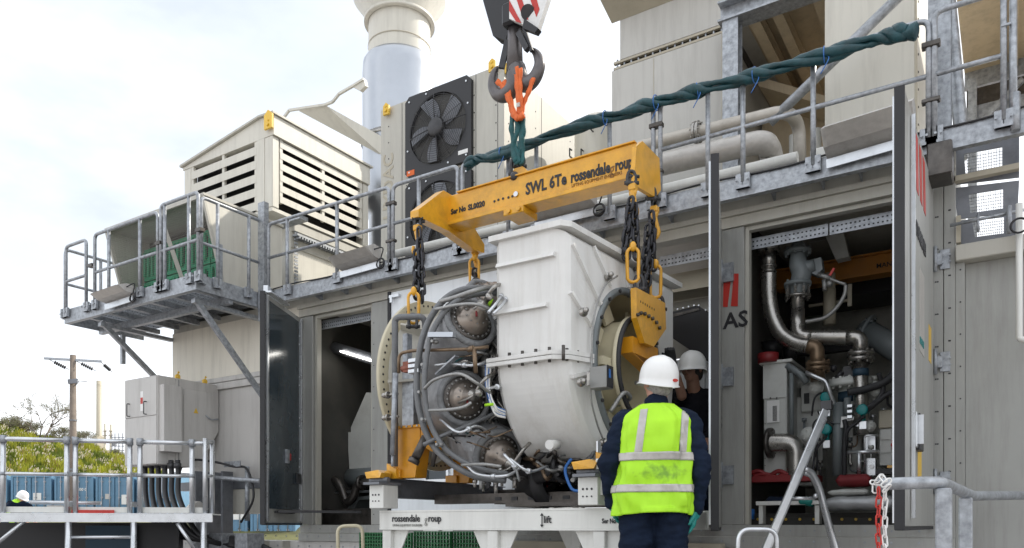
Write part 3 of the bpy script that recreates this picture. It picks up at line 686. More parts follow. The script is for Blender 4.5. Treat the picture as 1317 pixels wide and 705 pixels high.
b = MB(); b.box((hx0 + .1, hy0 + .16, hz0 + .02), (hx1 - .16, hy1 - .1, hz1)); b.build('core', 'black', LH)
b = MB()
for (x, y) in ((hx0, hy0), (hx1 - .16, hy0), (hx1 - .16, hy1 - .12), (hx0, hy1 - .12)): b.box((x, y, hz0), (x + .16, y + .12, hz1), bev=.01)
b.box((hx0 + .01, hy0 + .01, hz0 - .05), (hx1 - .01, hy1 - .01, hz0 - .002)); b.build('frame', 'cream', LH)
b = MB(); ap = 6.44; b.prism([(hx0 - .03, hy0 - .0, hz1 + .002), (hx1 + .03, hy0, hz1 + .002), (hx1 + .03, hy0, ap - .02), (hx1 - .25, hy0, ap), (hx0 - .03, hy0, hz1 + .04)], (0, hy1 - hy0, 0)); b.build('gable', 'cream', LH)
b = MB(); b.prism([(hx0 - .06, hy0 - .04, hz1 + .044), (hx1 - .25, hy0 - .04, ap + .003), (hx1 - .25, hy0 - .04, ap + .03), (hx0 - .06, hy0 - .04, hz1 + .075)], (0, hy1 - hy0 + .08, 0)); b.prism([(hx1 - .248, hy0 - .04, ap + .003), (hx1 + .06, hy0 - .04, ap - .016), (hx1 + .06, hy0 - .04, ap + .012), (hx1 - .248, hy0 - .04, ap + .03)], (0, hy1 - hy0 + .08, 0)); b.build('roof', 'creamy', LH)
louvre('louvre_panel', (hx0 + .17, hy0 + .03, 0), (1, 0, 0), hx1 - hx0 - .5, hz0 + .02, hz1 + .02, (0, -1, 0), LH, 5, 2)
b = MB(); b.box((hx1 - .325, hy0 - .0, hz0), (hx1 - .162, hy0 + .12, hz1)); b.build('corner_panel', 'cream', LH)
louvre('louvre_panel', (hx1 - .03, hy0 + .14, 0), (0, 1, 0), hy1 - hy0 - .28, hz0 + .1, hz1 + .05, (1, 0, 0), LH, 6, 2)
lug_n = 0
def lug(p, parent, n=(0, -1, 0), s_=1):
    p = V(p); n = V(n); t = n.cross(V((0, 0, 1))); b = MB(); b.prism([p + t * .05 * s_, p - t * .05 * s_, p - t * .05 * s_ + V((0, 0, .12 * s_)), p + V((0, 0, .16 * s_)), p + t * .05 * s_ + V((0, 0, .12 * s_))], n * .03); b.cyl(p + n * .031 + V((0, 0, .05)), p + n * .05 + V((0, 0, .05)), .02, n=8); b.cyl(p + n * .031 + V((0, 0, .11)), p + n * .04 + V((0, 0, .11)), .015, n=8); return b.build('lifting_lug', 'lug', parent)
lug((hx1 - .02, hy0 - .03, 6.22), LH, s_=1.6); 
b = MB(); b.box((-10.3, 7.6, 3.605), (-8.62, 9.0, 5.118)); b.build('plenum', 'cream', LH)
b = MB()
for z in (3.9, 4.75): b.box((-8.618, 7.6, z), (-8.6, 9.0, z + .04))
b.box((-8.618, 7.62, 4.98), (-8.56, 9.0, 5.1)); b.build('batten', 'creamy', LH)
b = MB(); z = 3.7
while z < 5.0: b.box((-8.59, 7.64, z), (-8.575, 7.70, z + .03)); z += .05
b.build('cable_ladder', 'galv', LH)
b = MB(); b.box((-8.6, 7.62, 4.9), (-8.5, 9.1, 4.93)); 
for i in range(28): b.box((-8.6, 7.66 + i * .05, 4.87), (-8.5, 7.68 + i * .05, 4.9))
b.build('cable_ladder', 'galv', LH)
b = MB(); b.box((-8.62, 7.3, 4.95), (-8.1, 7.45, 5.0)); b.build('bracket', 'galv', LH)

# ================================================================== FILTER HOOD
FH = thing('filter_hood', 'beige air intake hood with green filters behind wire mesh on the left platform', 'air intake', (-9.1, 6.2, ZD))
fx0, fx1, z0, z1, y0, y1, yb = -10.15, -8.1, 3.68, 4.72, 5.82, 6.12, 6.3
def side(x): return [(x, y0, z1), (x, 7.0, z1), (x, 7.0, z0), (x, y1, z0)]
b = MB(); b.prism(side(fx1 - .03), (.03, 0, 0)); b.build('side_panel', 'cream', FH)
b = MB(); b.prism(side(fx0), (.03, 0, 0)); b.build('side_panel', 'cream', FH)
b = MB(); b.box((fx0 - .03, y0 - .03, z1 + .002), (fx1 + .03, 7.0, z1 + .03)); b.build('top_panel', 'creamy', FH)
b = MB(); b.box((fx0 + .031, yb + .1, z0), (fx1 - .031, yb + .15, z1)); b.box((fx0 + .031, y1, z0 - .03), (fx1 - .031, 7.0, z0 - .002)); b.build('rear_panel', 'int_dark', FH)
n = 0; W = (fx1 - fx0 - .1) / 4
for r_ in (0, 1):
    for i in range(4):
        xx = fx0 + .05 + i * W; zz = z0 + .03 + r_ * .45; b = MB(); b.box((xx + .01, yb, zz), (xx + W - .01, yb + .06, zz + .43))
        for k in range(5): b.box((xx + .04 + k * (W - .06) / 5, yb - .03, zz + .05), (xx + .04 + k * (W - .06) / 5 + .035, yb - .001, zz + .38))
        f = b.build('filter', 'filtergreen', FH)
        b = MB()
        for k in range(5): b.box((xx + .04 + k * (W - .06) / 5 + .04, yb - .004, zz + .08), (xx + .04 + k * (W - .06) / 5 + .058, yb - .001, zz + .35))
        b.build('pleat_gap', 'black', f)
b = MB(); N = 44
def fp2(u, v): return V((fx0 + (fx1 - fx0) * u, y0 + (y1 - y0) * v, z1 + (z0 - z1) * v))
for i in range(N * 2): b.tube([fp2(i / N / 2, 0), fp2(i / N / 2, 1)], .0015, 3)
for i in range(N): b.tube([fp2(0, i / N), fp2(1, i / N)], .0015, 3)
b.build('wire_mesh', 'mesh_wire', FH)
b = MB(); b.beam(fp2(.56, 0), fp2(.62, 1) + V((.08, -.02, 0)), .05, .05); b.build('brace', 'creamy', FH)
b = MB(); b.beam(fp2(1, 0) + V((.002, -.02, 0)), fp2(1, 1) + V((.002, -.02, 0)), .04, .03); b.beam(fp2(0, 0) + V((0, -.02, 0)), fp2(0, 1) + V((0, -.02, 0)), .04, .03); b.beam(fp2(0, 0) + V((0, -.03, -.01)), fp2(1, 0) + V((0, -.03, -.01)), .03, .04); b.build('front_frame', 'creamy', FH)
b = MB(); p = PX(283, 345, fx1); b.box((fx1 + .001, 6.0, 3.7), (fx1 + .04, 6.05, 4.2)); b.build('strip', 'galv', FH)

# ================================================================== FAN COOLER
FC = thing('fan_cooler', 'large grey cooler cabinet with black axial fans above the walkway', 'cooler', (-6.3, 8.9, 3.6))
cx0, cx1, cy0, cy1, cz1 = -7.27, -5.25, 8.0, 9.88, 6.48
b = MB(); b.box((cx0, cy0, 3.605), (cx1, cy1, cz1)); b.build('body', 'creamy', FC)
b = MB(); 
for px in (500, 523, 610, 638):
    x = xf(px, cy0); z = 3.8
    while z < cz1 - .1: b.cyl((x, cy0 - .004, z), (x, cy0, z), .009, n=6); z += .22
for y in (8.1, 8.75, 9.7):
    z = 3.8
    while z < cz1 - .1: b.cyl((cx1, y, z), (cx1 + .004, y, z), .009, n=6); z += .22
b.build('rivets', 'dark_metal', FC)
b = MB()
for px in (517, 612, 640): x = xf(px, cy0); b.box((x, cy0 - .003, 3.61), (x + .006, cy0 - .0005, cz1 - .01))
for y in (8.35, 8.9): b.box((cx1 + .0005, y, 3.61), (cx1 + .003, y + .006, cz1 - .01))
b.build('panel_seam', 'dark_metal', FC)
lug((xf(500, cy0), cy0 - .03, cz1 - .12), FC); lug((xf(636, cy0), cy0 - .03, cz1 - .08), FC); lug((cx1 + .0, cy0 + .06, cz1 - .12), FC, n=(1, 0, 0))
text('HYDAC', .26, PY(497, 283, cy0 - .004) + V((.12, 0, 0)), (0, 0, 1), (-1, 0, 0), 'khaki', FC, bold=.004)
def fan(cx, cz, S, a0):
    Y = cy0 - .002; b = MB(); h = S / 2; Rr = .455
    # square frame plate with a round opening
    N = 48; outer = []; inner = []
    for i in range(N):
        a = 2 * PI * (i + .5) / N; c, s_ = math.cos(a), math.sin(a); k = h / max(abs(c), abs(s_)); outer.append(V((cx + c * k, Y - .05, cz + s_ * k))); inner.append(V((cx + c * Rr, Y - .05, cz + s_ * Rr)))
    b.add(outer + inner, [(i, (i + 1) % N, N + (i + 1) % N, N + i) for i in range(N)])
    b.add(outer + [p + V((0, .05, 0)) for p in outer], [(i, (i + 1) % N, N + (i + 1) % N, N + i) for i in range(N)])
    b.add(inner + [p + V((0, .049, 0)) for p in inner], [(i, (i + 1) % N, N + (i + 1) % N, N + i) for i in range(N)])
    fr = b.build('fan', 'black', FC, recalc=False)
    b = MB(); b.cyl((cx, Y, cz), (cx, Y - .003, cz), Rr, n=40); b.build('well', 'int_dark', fr)
    b = MB(); b.lathe([(.0, .06), (.1, .06), (.13, .03), (.13, -.04)], (cx, Y - .06, cz), (0, -1, 0), 20); b.build('hub', 'dark_metal', fr)
    for k in range(5):
        a = a0 + 2 * PI * k / 5; b = MB(); g = []
        for j in range(7):
            rr = .12 + (.43 - .12) * j / 6; wd = .16 + .10 * math.sin(j / 6 * 2.4); sw = .25 * (j / 6) ** 1.3
            for q in (-1, 0, 1):
                aa = a + sw + q * wd / (rr + .15) * .55; g.append(V((cx + math.cos(aa) * rr, Y - .045 + q * -.022 - (0.012 if q == 0 else 0), cz + math.sin(aa) * rr)))
        b.add(g, [(j * 3 + q, j * 3 + q + 1, j * 3 + q + 4, j * 3 + q + 3) for j in range(6) for q in (0, 1)], True); b.build('blade', 'galv_dark', fr)
    b = MB()
    for k in range(15): b.ring((cx, Y - .075 - .02 * math.cos(k / 14 * 1.5), cz), (0, 1, 0), .06 + k * .0275, .0032, 40, 4)
    for k in range(16): a = 2 * PI * k / 16 + .1; b.tube([(cx + math.cos(a) * .06, Y - .098, cz + math.sin(a) * .06), (cx + math.cos(a) * .3, Y - .09, cz + math.sin(a) * .3), (cx + math.cos(a) * .46, Y - .06, cz + math.sin(a) * .46)], .0035 if k % 4 else .007, 4)
    b.build('guard', 'dark_metal', fr)
    b = MB()
    for a in (PI / 4, 3 * PI / 4, 5 * PI / 4, 7 * PI / 4, .35, PI / 2 + .35, PI + .35, 1.5 * PI + .35): rr = h * 1.22 if abs(math.sin(2 * a)) > .9 else h * .97; b.cyl((cx + math.cos(a) * rr, Y - .051, cz + math.sin(a) * rr), (cx + math.cos(a) * rr, Y - .06, cz + math.sin(a) * rr), .012, n=8)
    b.build('screws', 'alu', fr)
    b = MB(); b.box((cx - h + .03, Y - .054, cz - h + .03), (cx - h + .16, Y - .0505, cz - h + .10)); b.build('sticker', 'orange', fr)
    b = MB(); b.box((cx + h - .2, Y - .054, cz - h + .1), (cx + h - .05, Y - .0505, cz - h + .15)); b.build('nameplate', 'whitepaint', fr)
    return fr
fc = PY(565.5, 167, cy0); fan(fc.x, fc.z, 1.08, .5); fan(fc.x, fc.z - 1.14, 1.08, 1.3)

# ================================================================== STACK
ST = thing('exhaust_stack', 'tall round exhaust stack with cream top and shiny aluminium cladding below', 'exhaust stack', (-7.85, 9.7, 3.6))
SX = PY(514, 0, 9.9); Dd = (CO * 9.9 + 0) ; sx, sy = SX.x, 9.9; Ds = -SI * sx + CO * sy
def sr(w_): return w_ / 2 / 1000 * Ds
def szz(py): return .8 + (675 - py) / 1000 * Ds
b = MB(); b.lathe([(sr(79), szz(98)), (sr(79), szz(34)), (sr(79), szz(20))], (sx, sy, 0), (0, 0, 1), 40); b.build('upper_pipe', 'cream', ST)
b = MB(); b.lathe([(sr(80), szz(34)), (sr(90), szz(34)), (sr(90), szz(30)), (sr(80), szz(30)), (sr(80), szz(26)), (sr(118), szz(2)), (sr(118), szz(-60)), (sr(110), szz(-60))], (sx, sy, 0), (0, 0, 1), 44); b.build('cowl', 'cream', ST)
b = MB(); b.lathe([(sr(78), szz(84) + .02), (sr(88), szz(84) + .02), (sr(92), szz(86)), (sr(94), szz(100)), (sr(94), szz(180)), (sr(96), szz(184)), (sr(96), szz(190)), (sr(94), szz(192)), (sr(94), szz(262)), (sr(97), szz(264)), (sr(97), szz(270)), (sr(90), szz(276)), (sr(78), szz(284)), (sr(78), 3.605)], (sx, sy, 0), (0, 0, 1), 48); b.build('cladding', 'cladding', ST)
b = MB(); b.lathe([(sr(97), szz(187)), (sr(98), szz(186)), (sr(98), szz(190)), (sr(97), szz(191))], (sx, sy, 0), (0, 0, 1), 44); b.build('band', 'steel', ST)
b = MB(); b.lathe([(sr(80), szz(65)), (sr(80.6), szz(65)), (sr(80.6), szz(64)), (sr(80), szz(64))], (sx, sy, 0), (0, 0, 1), 44); b.build('seam', 'khaki', ST)
# bent weather sheet between housing and stack
b = MB(); Yk = 8.6
for pts in (((360, 158), (372, 142), (418, 135), (428, 131), (436, 121), (455, 110), (468, 102)),):
    P = [PY(x, y, Yk) for x, y in pts]
    for i in range(len(P) - 1): b.beam(P[i], P[i + 1], .035, .035, (0, 1, 0))
P = [PY(380, 141, Yk), PY(418, 136, Yk), PY(480, 190, Yk + .3), PY(470, 196, Yk + .3)]; 
b.prism([PY(384, 141, Yk), PY(418, 135, Yk), PY(490, 175, Yk + .7), PY(490, 198, Yk + .7)], (0, .02, -.02)); b.prism([PY(452, 111, Yk), PY(468, 101, Yk), PY(470, 110, Yk), PY(463, 117, Yk)], (0, .06, 0))
tag(b.build('weather_sheet', 'cream'), 'thin bent cream sheet canopy between the louvred housing and the stack', 'canopy')
# round drum on the roof behind the lifting beam
DRM = thing('roof_drum', 'cream cylindrical drum on the roof behind the lifting beam', 'drum', PY(770, 230, 9.6))
b = MB(); c = PY(768, 230, 9.4); D_ = -SI * c.x + CO * c.y; rr = 29 / 1000 * D_; b.lathe([(0, .8 + .524 * D_), (rr * .6, .8 + .522 * D_), (rr * .95, .8 + .51 * D_), (rr, .8 + .5 * D_), (rr, 3.605)], (c.x, c.y, 0), (0, 0, 1), 36); b.build('body', 'cream', DRM)
b = MB(); b.lathe([(rr, .8 + .462 * D_), (rr + .03, .8 + .462 * D_), (rr + .03, .8 + .455 * D_), (rr, .8 + .455 * D_)], (c.x, c.y, 0), (0, 0, 1), 36)
b.build('rim', 'khaki', DRM)
for dx, zz in ((-.9, .475), (.4, .5), (-.2, .47)): b = MB(); q = V((c.x + dx * rr * .8, c.y - rr * 1.02, .8 + zz * D_)); b.tube([q, q + V((0, -.06, 0)), q + V((0, -.06, -.1)), q + V((0, 0, -.1))], .01, 6); b.build('handle', 'dark_metal', DRM)
# ================================================================== STRUCTURES ON THE ROOF, RIGHT
IH = thing('intake_housing', 'tall pale grey filter house on the roof behind the walkway pipes', 'filter house', (-3.1, 9, 3.6))
YA = 8.0; a, c = PY(787, 93, YA), PY(935, 42, YA); x0, x1 = a.x, c.x; zt = 5.92
b = MB(); b.box((x0, YA, 3.605), (x1, 11, zt)); b.build('body', 'panel', IH)
b = MB(); b.box((x0 + .08, YA + .05, zt + .002), (x1 + .02, 10.9, 6.02)); b.build('flange_gap', 'hot_steel', IH)
b = MB(); b.box((x0 + .02, YA + .0, zt + .005), (x1, YA + .04, zt + .03)); b.box((x0 + .02, YA - .0, zt + .07), (x1, YA + .04, zt + .095))
b.build('flange', 'khaki', IH)
b = MB(); x = x0 + .06
while x < x1: b.cyl((x, YA + .02, zt - .02), (x, YA + .02, zt + .12), .011, n=6); x += .085
b.build('bolts', 'galv', IH)
b = MB(); b.box((x0 + .1, YA + .002, 6.022), (x1 + .3, 10.9, 7.6)); b.build('upper_body', 'panel', IH)
b = MB(); b.prism([(x0 + .0, YA + .0, 6.46), (x0 - .05, YA - .45, 6.72), (x0 - .05, YA - .45, 7.7), (x0 + .0, YA, 7.7)], (x1 - x0 + .3, 0, 0)); b.build('cowl', 'khaki', IH)
b = MB(); b.box((x0 + .5, YA - .003, 3.61), (x0 + .506, YA - .0005, zt - .01)); b.box((x1 - .05, YA - .02, 3.61), (x1 - .001, YA - .001, zt)); b.build('seam', 'khaki', IH)
# galvanised frame
SF = thing('steel_frame', 'galvanised steel columns and beams carrying the roof ducts at upper right', 'steel frame', (-1, 7.8, 3.6))
def hcol(px, Y, z0, z1, w_=.15, name='column'):
    x = PY(px, 0, Y).x; b = MB(); b.box((x - w_ / 2, Y, z0), (x + w_ / 2, Y + .012, z1)); b.box((x - w_ / 2, Y + w_ - .012, z0), (x + w_ / 2, Y + w_, z1)); b.box((x - .005, Y + .0125, z0), (x + .005, Y + w_ - .0125, z1)); b.box((x - w_ * .7, Y - .04, z0 - .01), (x + w_ * .7, Y + w_ + .04, z0 - .0005)); return b.build(name, 'galv', SF)
hcol(939, 7.6, 3.63, 5.78, .155); hcol(1208, 6.58, 3.64, 8.0, .15)
b = MB(); x = PY(939, 0, 7.6).x
for y in (7.6,): b.box((x - .12, y - .02, 5.78), (-1.5, y + .2, 5.80)); b.box((x - .12, y + .08, 5.8005), (-1.5, y + .1, 5.96)); b.box((x - .12, y - .02, 5.9605), (-1.5, y + .2, 5.98))
b.build('beam', 'galv', SF)
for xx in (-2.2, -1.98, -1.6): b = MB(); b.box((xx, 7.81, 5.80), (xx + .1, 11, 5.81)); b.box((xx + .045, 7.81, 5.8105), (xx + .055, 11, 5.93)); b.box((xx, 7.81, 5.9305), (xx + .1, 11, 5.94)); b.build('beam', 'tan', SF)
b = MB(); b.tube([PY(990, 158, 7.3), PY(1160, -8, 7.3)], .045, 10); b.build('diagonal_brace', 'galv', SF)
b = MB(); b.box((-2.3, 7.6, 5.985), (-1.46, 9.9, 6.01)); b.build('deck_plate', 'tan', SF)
b = MB(); q = PY(1226, 60, 7.0); b.tube(fillet([q + V((-.05, 0, .6)), q, PY(1236, 170, 7.0), PY(1236, 205, 7.0)], .1), .05, 10); b.build('drain_pipe', 'galv', SF)
# ducts in the frame
DU = thing('exhaust_duct', 'cream ductwork inside the galvanised frame behind the roof pipes', 'duct', (-1.8, 9, 3.6))
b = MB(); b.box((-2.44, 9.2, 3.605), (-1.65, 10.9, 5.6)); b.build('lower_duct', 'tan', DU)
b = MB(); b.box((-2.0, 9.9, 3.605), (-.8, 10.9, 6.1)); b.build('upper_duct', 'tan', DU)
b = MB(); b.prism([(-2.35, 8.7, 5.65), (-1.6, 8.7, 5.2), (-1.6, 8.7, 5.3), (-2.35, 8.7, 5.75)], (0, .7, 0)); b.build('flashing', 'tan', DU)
b = MB()
for x in (-1.95, -1.72): b.tube([(x, 8.6, 3.61), (x, 8.6, 4.95)], .05, 10)
b.build('vent_pipe', 'offwhite', DU)
b = MB(); b.tube([(-1.6, 8.9, 3.6), (-1.6, 8.9, 5.2)], .02, 8); b.build('conduit', 'hot_steel', DU)
# pale tall duct casing
TD = thing('duct_casing', 'tall smooth pale casing panel between the diagonal brace and the right column', 'duct casing', (-1.1, 8, 3.6))
a, c = PY(1061, 0, 7.62), PY(1176, 0, 7.62)
b = MB(); b.box((a.x, 7.62, 3.605), (c.x, 9.0, 6.09)); b.build('body', 'cream', TD)
b = MB(); z = 3.8
while z < 6.2: b.cyl((c.x, 7.7, z), (c.x + .006, 7.7, z), .01, n=6); b.cyl((c.x, 7.95, z), (c.x + .006, 7.95, z), .01, n=6); z += .16
b.build('rivets', 'dark_metal', TD)
b = MB(); b.box((c.x + .001, 7.62, 3.605), (c.x + .02, 7.66, 6.09)); b.build('seam', 'khaki', TD)
# upper service deck and stair casing at far right
UD = thing('upper_platform', 'brown undersided upper platform above the right handrail', 'platform', (1.5, 8, 5.6))
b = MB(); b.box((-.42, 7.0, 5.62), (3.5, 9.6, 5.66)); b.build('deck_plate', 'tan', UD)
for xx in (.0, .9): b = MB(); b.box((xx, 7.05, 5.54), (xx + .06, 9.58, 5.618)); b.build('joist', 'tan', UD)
b = MB(); b.box((-.42, 9.6, 5.45), (3.5, 9.66, 5.66)); b.box((-.42, 9.5, 5.0), (3.5, 9.56, 5.2)); b.build('edge_channel', 'galv', UD)
b = MB(); b.box((-.4, 9.58, 4.95), (3.5, 9.62, 5.42)); b.build('screen_panel', 'hot_steel', UD)
b = MB(); b.box((-.38, 9.4, 3.605), (-.3, 9.5, 5.45)); b.box((.9, 9.4, 2.9), (.98, 9.5, 5.45)); b.beam((-.34, 9.4, 4.9), (.1, 9.4, 5.3), .05, .05); b.build('post', 'galv', UD)
# mesh guards under the walkway end
MG = thing('mesh_guard', 'dark steel guard frames with wire mesh openings under the walkway end at far right', 'mesh guard', (.5, 6.6, 2.9))
def guard(P, m0, m1, Y):
    # P: outer 4 corner pixels, m0/m1: inner 4 corner pixels
    o = [PY(x, y, Y) for x, y in P]; i = [PY(x, y, Y) for x, y in m0]; b = MB()
    for k in range(4): b.prism([o[k], o[(k + 1) % 4], i[(k + 1) % 4], i[k]], (0, .012, 0))
    g = b.build('guard_plate', 'galv_dark', MG); b = MB()
    for k in range(1, 14): b.tube([i[0].lerp(i[1], k / 14) + V((0, .02, 0)), i[3].lerp(i[2], k / 14) + V((0, .02, 0))], .0022, 4)
    for k in range(1, m1): b.tube([i[0].lerp(i[3], k / m1) + V((0, .024, 0)), i[1].lerp(i[2], k / m1) + V((0, .024, 0))], .0022, 4)
    b.build('wire_mesh', 'galv', g)
guard([(1222, 190), (1311, 162), (1311, 228), (1224, 238)], [(1240, 198), (1289, 189), (1289, 216), (1242, 225)], 7, 6.75)
guard([(1226, 242), (1311, 232), (1309, 272), (1232, 282)], [(1246, 250), (1290, 243), (1290, 268), (1248, 274)], 6, 6.75)
guard([(1232, 284), (1309, 274), (1306, 306), (1236, 314)], [(1250, 284), (1291, 279), (1291, 300), (1254, 305)], 6, 6.75)
b = MB(); b.box((PY(1223, 0, 6.7).x, 6.66, 3.36), (PY(1311, 0, 6.7).x, 6.72, 3.4)); b.build('crossbar', 'khaki', MG); b = MB(); b.box((PY(1230, 0, 6.7).x, 6.66, 2.9), (PY(1236, 0, 6.7).x, 6.72, 3.1)); b.build('bracket', 'khaki', MG)
b = MB(); b.tube([PY(1222, 290, 6.6), PY(1317, 270, 6.6)], .012, 6); b.tube([PY(1258, 275, 6.6), PY(1258, 298, 6.6)], .01, 6); b.tube([PY(1298, 265, 6.58), PY(1298, 300, 6.58)], .018, 6); b.build('rod', 'galv', MG)
b = MB(); b.tube(fillet([PY(1311, 262, 6.5), PY(1311, 436, 6.5), PY(1317, 437, 6.5), PY(1340, 437, 6.5)], .03), .022, 10); b.build('conduit', 'offwhite', MG)
b = MB(); b.ring(PY(1311, 290, 6.45), (0, 1, 0), .05, .008, 20, 6); b.build('cable_coil', 'black', MG)
b = MB(); b.tube([PY(1306, 120, 6.38), PY(1306, 168, 6.38)], .03, 8); b.tube([PY(1303, 0, 6.38), PY(1303, 160, 6.38)], .025, 8); b.box(PY(1288, 36, 6.36), PY(1300, 28, 6.34)); b.build('standpipe', 'galv', MG)
# bracket box at the door head
b = MB(); p = PY(1204, 240, 6.3); b.box(p + V((-.06, 0, .08)), p + V((.10, .25, .32)), bev=.01); tag(b.build('junction_box', 'hot_steel'), 'small rusty grey bracket box under the walkway at the right column', 'bracket box')

# ================================================================== PIPES ON THE WALKWAY
def pipe(name, pts, r, m, label, fr=.12, n=14, flanges=(), parts=()):
    P = [V(p) for p in pts]; b = MB(); b.tube(fillet(P, fr, 7), r, n)
    if not flanges: return tag(b.build(name, m), label, 'pipe')
    t = thing(name, label, 'pipe', P[0]); b.build('run', m, t)
    for (k, u, col) in flanges:
        q = P[k].lerp(P[k + 1], u); d = (P[k + 1] - P[k]).normalized(); b = MB()
        for s_ in (-.028, .004): b.lathe([(r, s_), (r * 1.75, s_), (r * 1.75, s_ + .022), (r, s_ + .022)], q, d, 20)
        b.bolts(q - d * .05, d, r * 1.45, 8, r * .14, .1); b.build('flange', col, t)
    return t
pipe('pipe', [PY(700, 223, 7.3), PY(845, 183, 7.3), PY(1012, 142, 7.3), PY(1028, 160, 7.6), PY(1029, 215, 7.6)], .058, 'pipebeige', 'upper slim cream pipe with a bolted flange behind the walkway railing', .14, flanges=((1, .33, 'steel'),))
pipe('insulated_pipe', [PY(800, 226, 7.0), PY(846, 213, 7.0), PY(985, 181, 7.0), PY(993, 200, 7.2), PY(994, 235, 7.2)], .1, 'tape', 'thick grey insulated pipe below the slim cream pipe', .2)
pipe('pipe', [PY(500, 329, 6.62), PY(1026, 202, 6.62)], .045, 'offwhite', 'long straight cream pipe lying along the walkway deck')
for px, py in ((845, 160), (912, 150)):
    pass
b = MB(); p = PY(1050, 222, 6.6); b.box(p + V((-.05, 0, 0)), p + V((.08, .08, .2)), bev=.01); b.cyl(p + V((0, -.03, .12)), p + V((0, 0, .12)), .03, n=10); tag(b.build('junction_box', 'offwhite'), 'small cream junction box on the walkway above the right bay', 'junction box')
# dark teal tarpaulin wrapped hose, tied along the handrail
HP = [(598, 215), (612, 205), (640, 200), (700, 178), (760, 157), (800, 147), (838, 134), (880, 122), (915, 112), (965, 99), (1010, 85), (1080, 66), (1130, 49), (1168, 42)]
t = thing('wrapped_hose', 'dark teal tarpaulin twisted round hoses and tied along the top rail', 'hose', PY(800, 150, 6.33))
q = spline([PY(x, y, 6.33 + .03 * math.sin(i * 1.7)) for i, (x, y) in enumerate(HP)], 14)
def strand(ph, rr, rad, tw):
    b = MB(); P = []
    for i, p in enumerate(q):
        a = ph + i * tw + 1.6 * noise.noise(V((i * .07, 2, 0))); d = (q[min(i + 1, len(q) - 1)] - q[max(0, i - 1)]).normalized(); u = d.orthogonal().normalized(); v_ = d.cross(u)
        P.append(p + (u * math.cos(a) + v_ * math.sin(a)) * rad + V((0, 0, .008 * noise.noise(p * 9))))
    b.tube(P, rr, 9, rfun=lambda u: rr * (1 + .32 * math.sin(u * 47 + ph * 3) + .3 * noise.noise(V((u * 22, ph, 0))) + .25 * noise.noise(V((u * 70, ph, 4)))) * min(1, .45 + u * 12))
    return b
for ph in (0, 2.1, 4.2): strand(ph, .031, .026, .18).build('tarp_strand', 'tarp', t)
b = MB(); e = q[-1]; b.lathe([(.035, -.05), (.05, .0), (.065, .05), (.05, .06), (.0, .055)], e, q[-1] - q[-3], 12); b.build('frayed_end', 'tarp', t)
for k in (30, 62, 86, 105, 128, 150):
    if k < len(q): b = MB(); c = q[k]; b.ring(c, q[k + 1] - q[k - 1], .062, .005, 14, 5); b.tube(spline([c, c + V((.04, -.05, -.06)), c + V((-.02, -.05, -.16))], 5), .004, 5); b.build('tie', 'labelblue', t)
# ================================================================== TURBINE ENGINE
yc, zc = 5.57, 2.05
TE = thing('turbine_engine', 'gas turbine core with white air intake casing hanging beside the open bay', 'turbine', (-3.3, yc, 1.2))
AX = V((1, 0, 0))
Wv, zt, bv = .87, 2.86, .86
def uprof(k, scale=1.0, lo=None):
    # outline of the casing in the YZ plane by ray angle
    a = 2 * PI * k; c, s_ = math.cos(a), math.sin(a); W_, T_, B_ = Wv * scale, (zt - zc) * scale, bv * scale
    if s_ >= 0:
        r = min(W_ / abs(c) if abs(c) > 1e-6 else 9, T_ / s_ if s_ > 1e-6 else 9)
    else: r = 1 / math.sqrt((c / W_) ** 2 + (s_ / B_) ** 2)
    return r * c, r * s_
NA = 120
corner = [math.atan2(zt - zc, Wv) / 2 / PI, .5 - math.atan2(zt - zc, Wv) / 2 / PI]
ks = sorted([i / NA for i in range(NA)] + corner)
def ringpts(x, sc, kind='u', r=.5):
    o = []
    for k in ks:
        if kind == 'u': y, z = uprof(k, sc)
        else: y, z = r * math.cos(2 * PI * k), r * math.sin(2 * PI * k) - (.05 if x > -3 else 0)
        o.append(V((x + (.065 * (1 + y / Wv) if kind == 'u' and x > -2.9 else 0), yc + y, zc + z)))
    return o
def skin(b, loops, smooth=False):
    n = len(loops[0])
    for A, B_ in zip(loops, loops[1:]): b.add(A + B_, [(i, (i + 1) % n, n + (i + 1) % n, n + i) for i in range(n)], smooth)
xb, xf_ = -3.17, -2.5
b = MB(); skin(b, [ringpts(xb, 0, 'c', .55), ringpts(xb, .96), ringpts(xb + .04, 1.0), ringpts(-2.70, 1.0), ringpts(-2.64, .988), ringpts(-2.60, .965), ringpts(-2.575, .93), ringpts(xf_, 0, 'c', .60)])
VO = b.build('intake_casing', 'volute', TE)
# bottom lip and inner sump line
b = MB(); b.prism([(xb - .03, yc - Wv - .035, zt - .005), (-2.60, yc - Wv - .035, zt - .005), (-2.55, yc - Wv + .03, zt - .005), (-2.40, yc + Wv + .035, zt - .005), (xb - .03, yc + Wv + .035, zt - .005)], (0, 0, .04)); b.build('top_flange', 'volute', VO)
zs = 1.975
b = MB()
for z in (zs - .032, zs + .002):
    b.box((xb - .045, yc - Wv - .045, z), (-2.66, yc - Wv + .02, z + .03), bev=.004)
    b.prism([(-2.66, yc - Wv - .045, z), (-2.565, yc - Wv + .02, z), (xf_ + .02, yc - .63, z), (xf_ - .04, yc - .63, z), (-2.66, yc - Wv + .03, z)], (0, 0, .03))
b.build('split_flange', 'volute', VO)
b = MB()
for i in range(6): x = xb + .04 + i * .11; b.cyl((x, yc - Wv - .03, zs - .05), (x, yc - Wv - .03, zs + .055), .012, n=6)
for i in range(2): y = yc - .82 + i * .1; b.cyl((-2.585 + i * .03, y - .02, zs - .04), (-2.585 + i * .03, y - .02, zs + .045), .012, n=6)
b.build('bolts', 'hot_steel', VO)
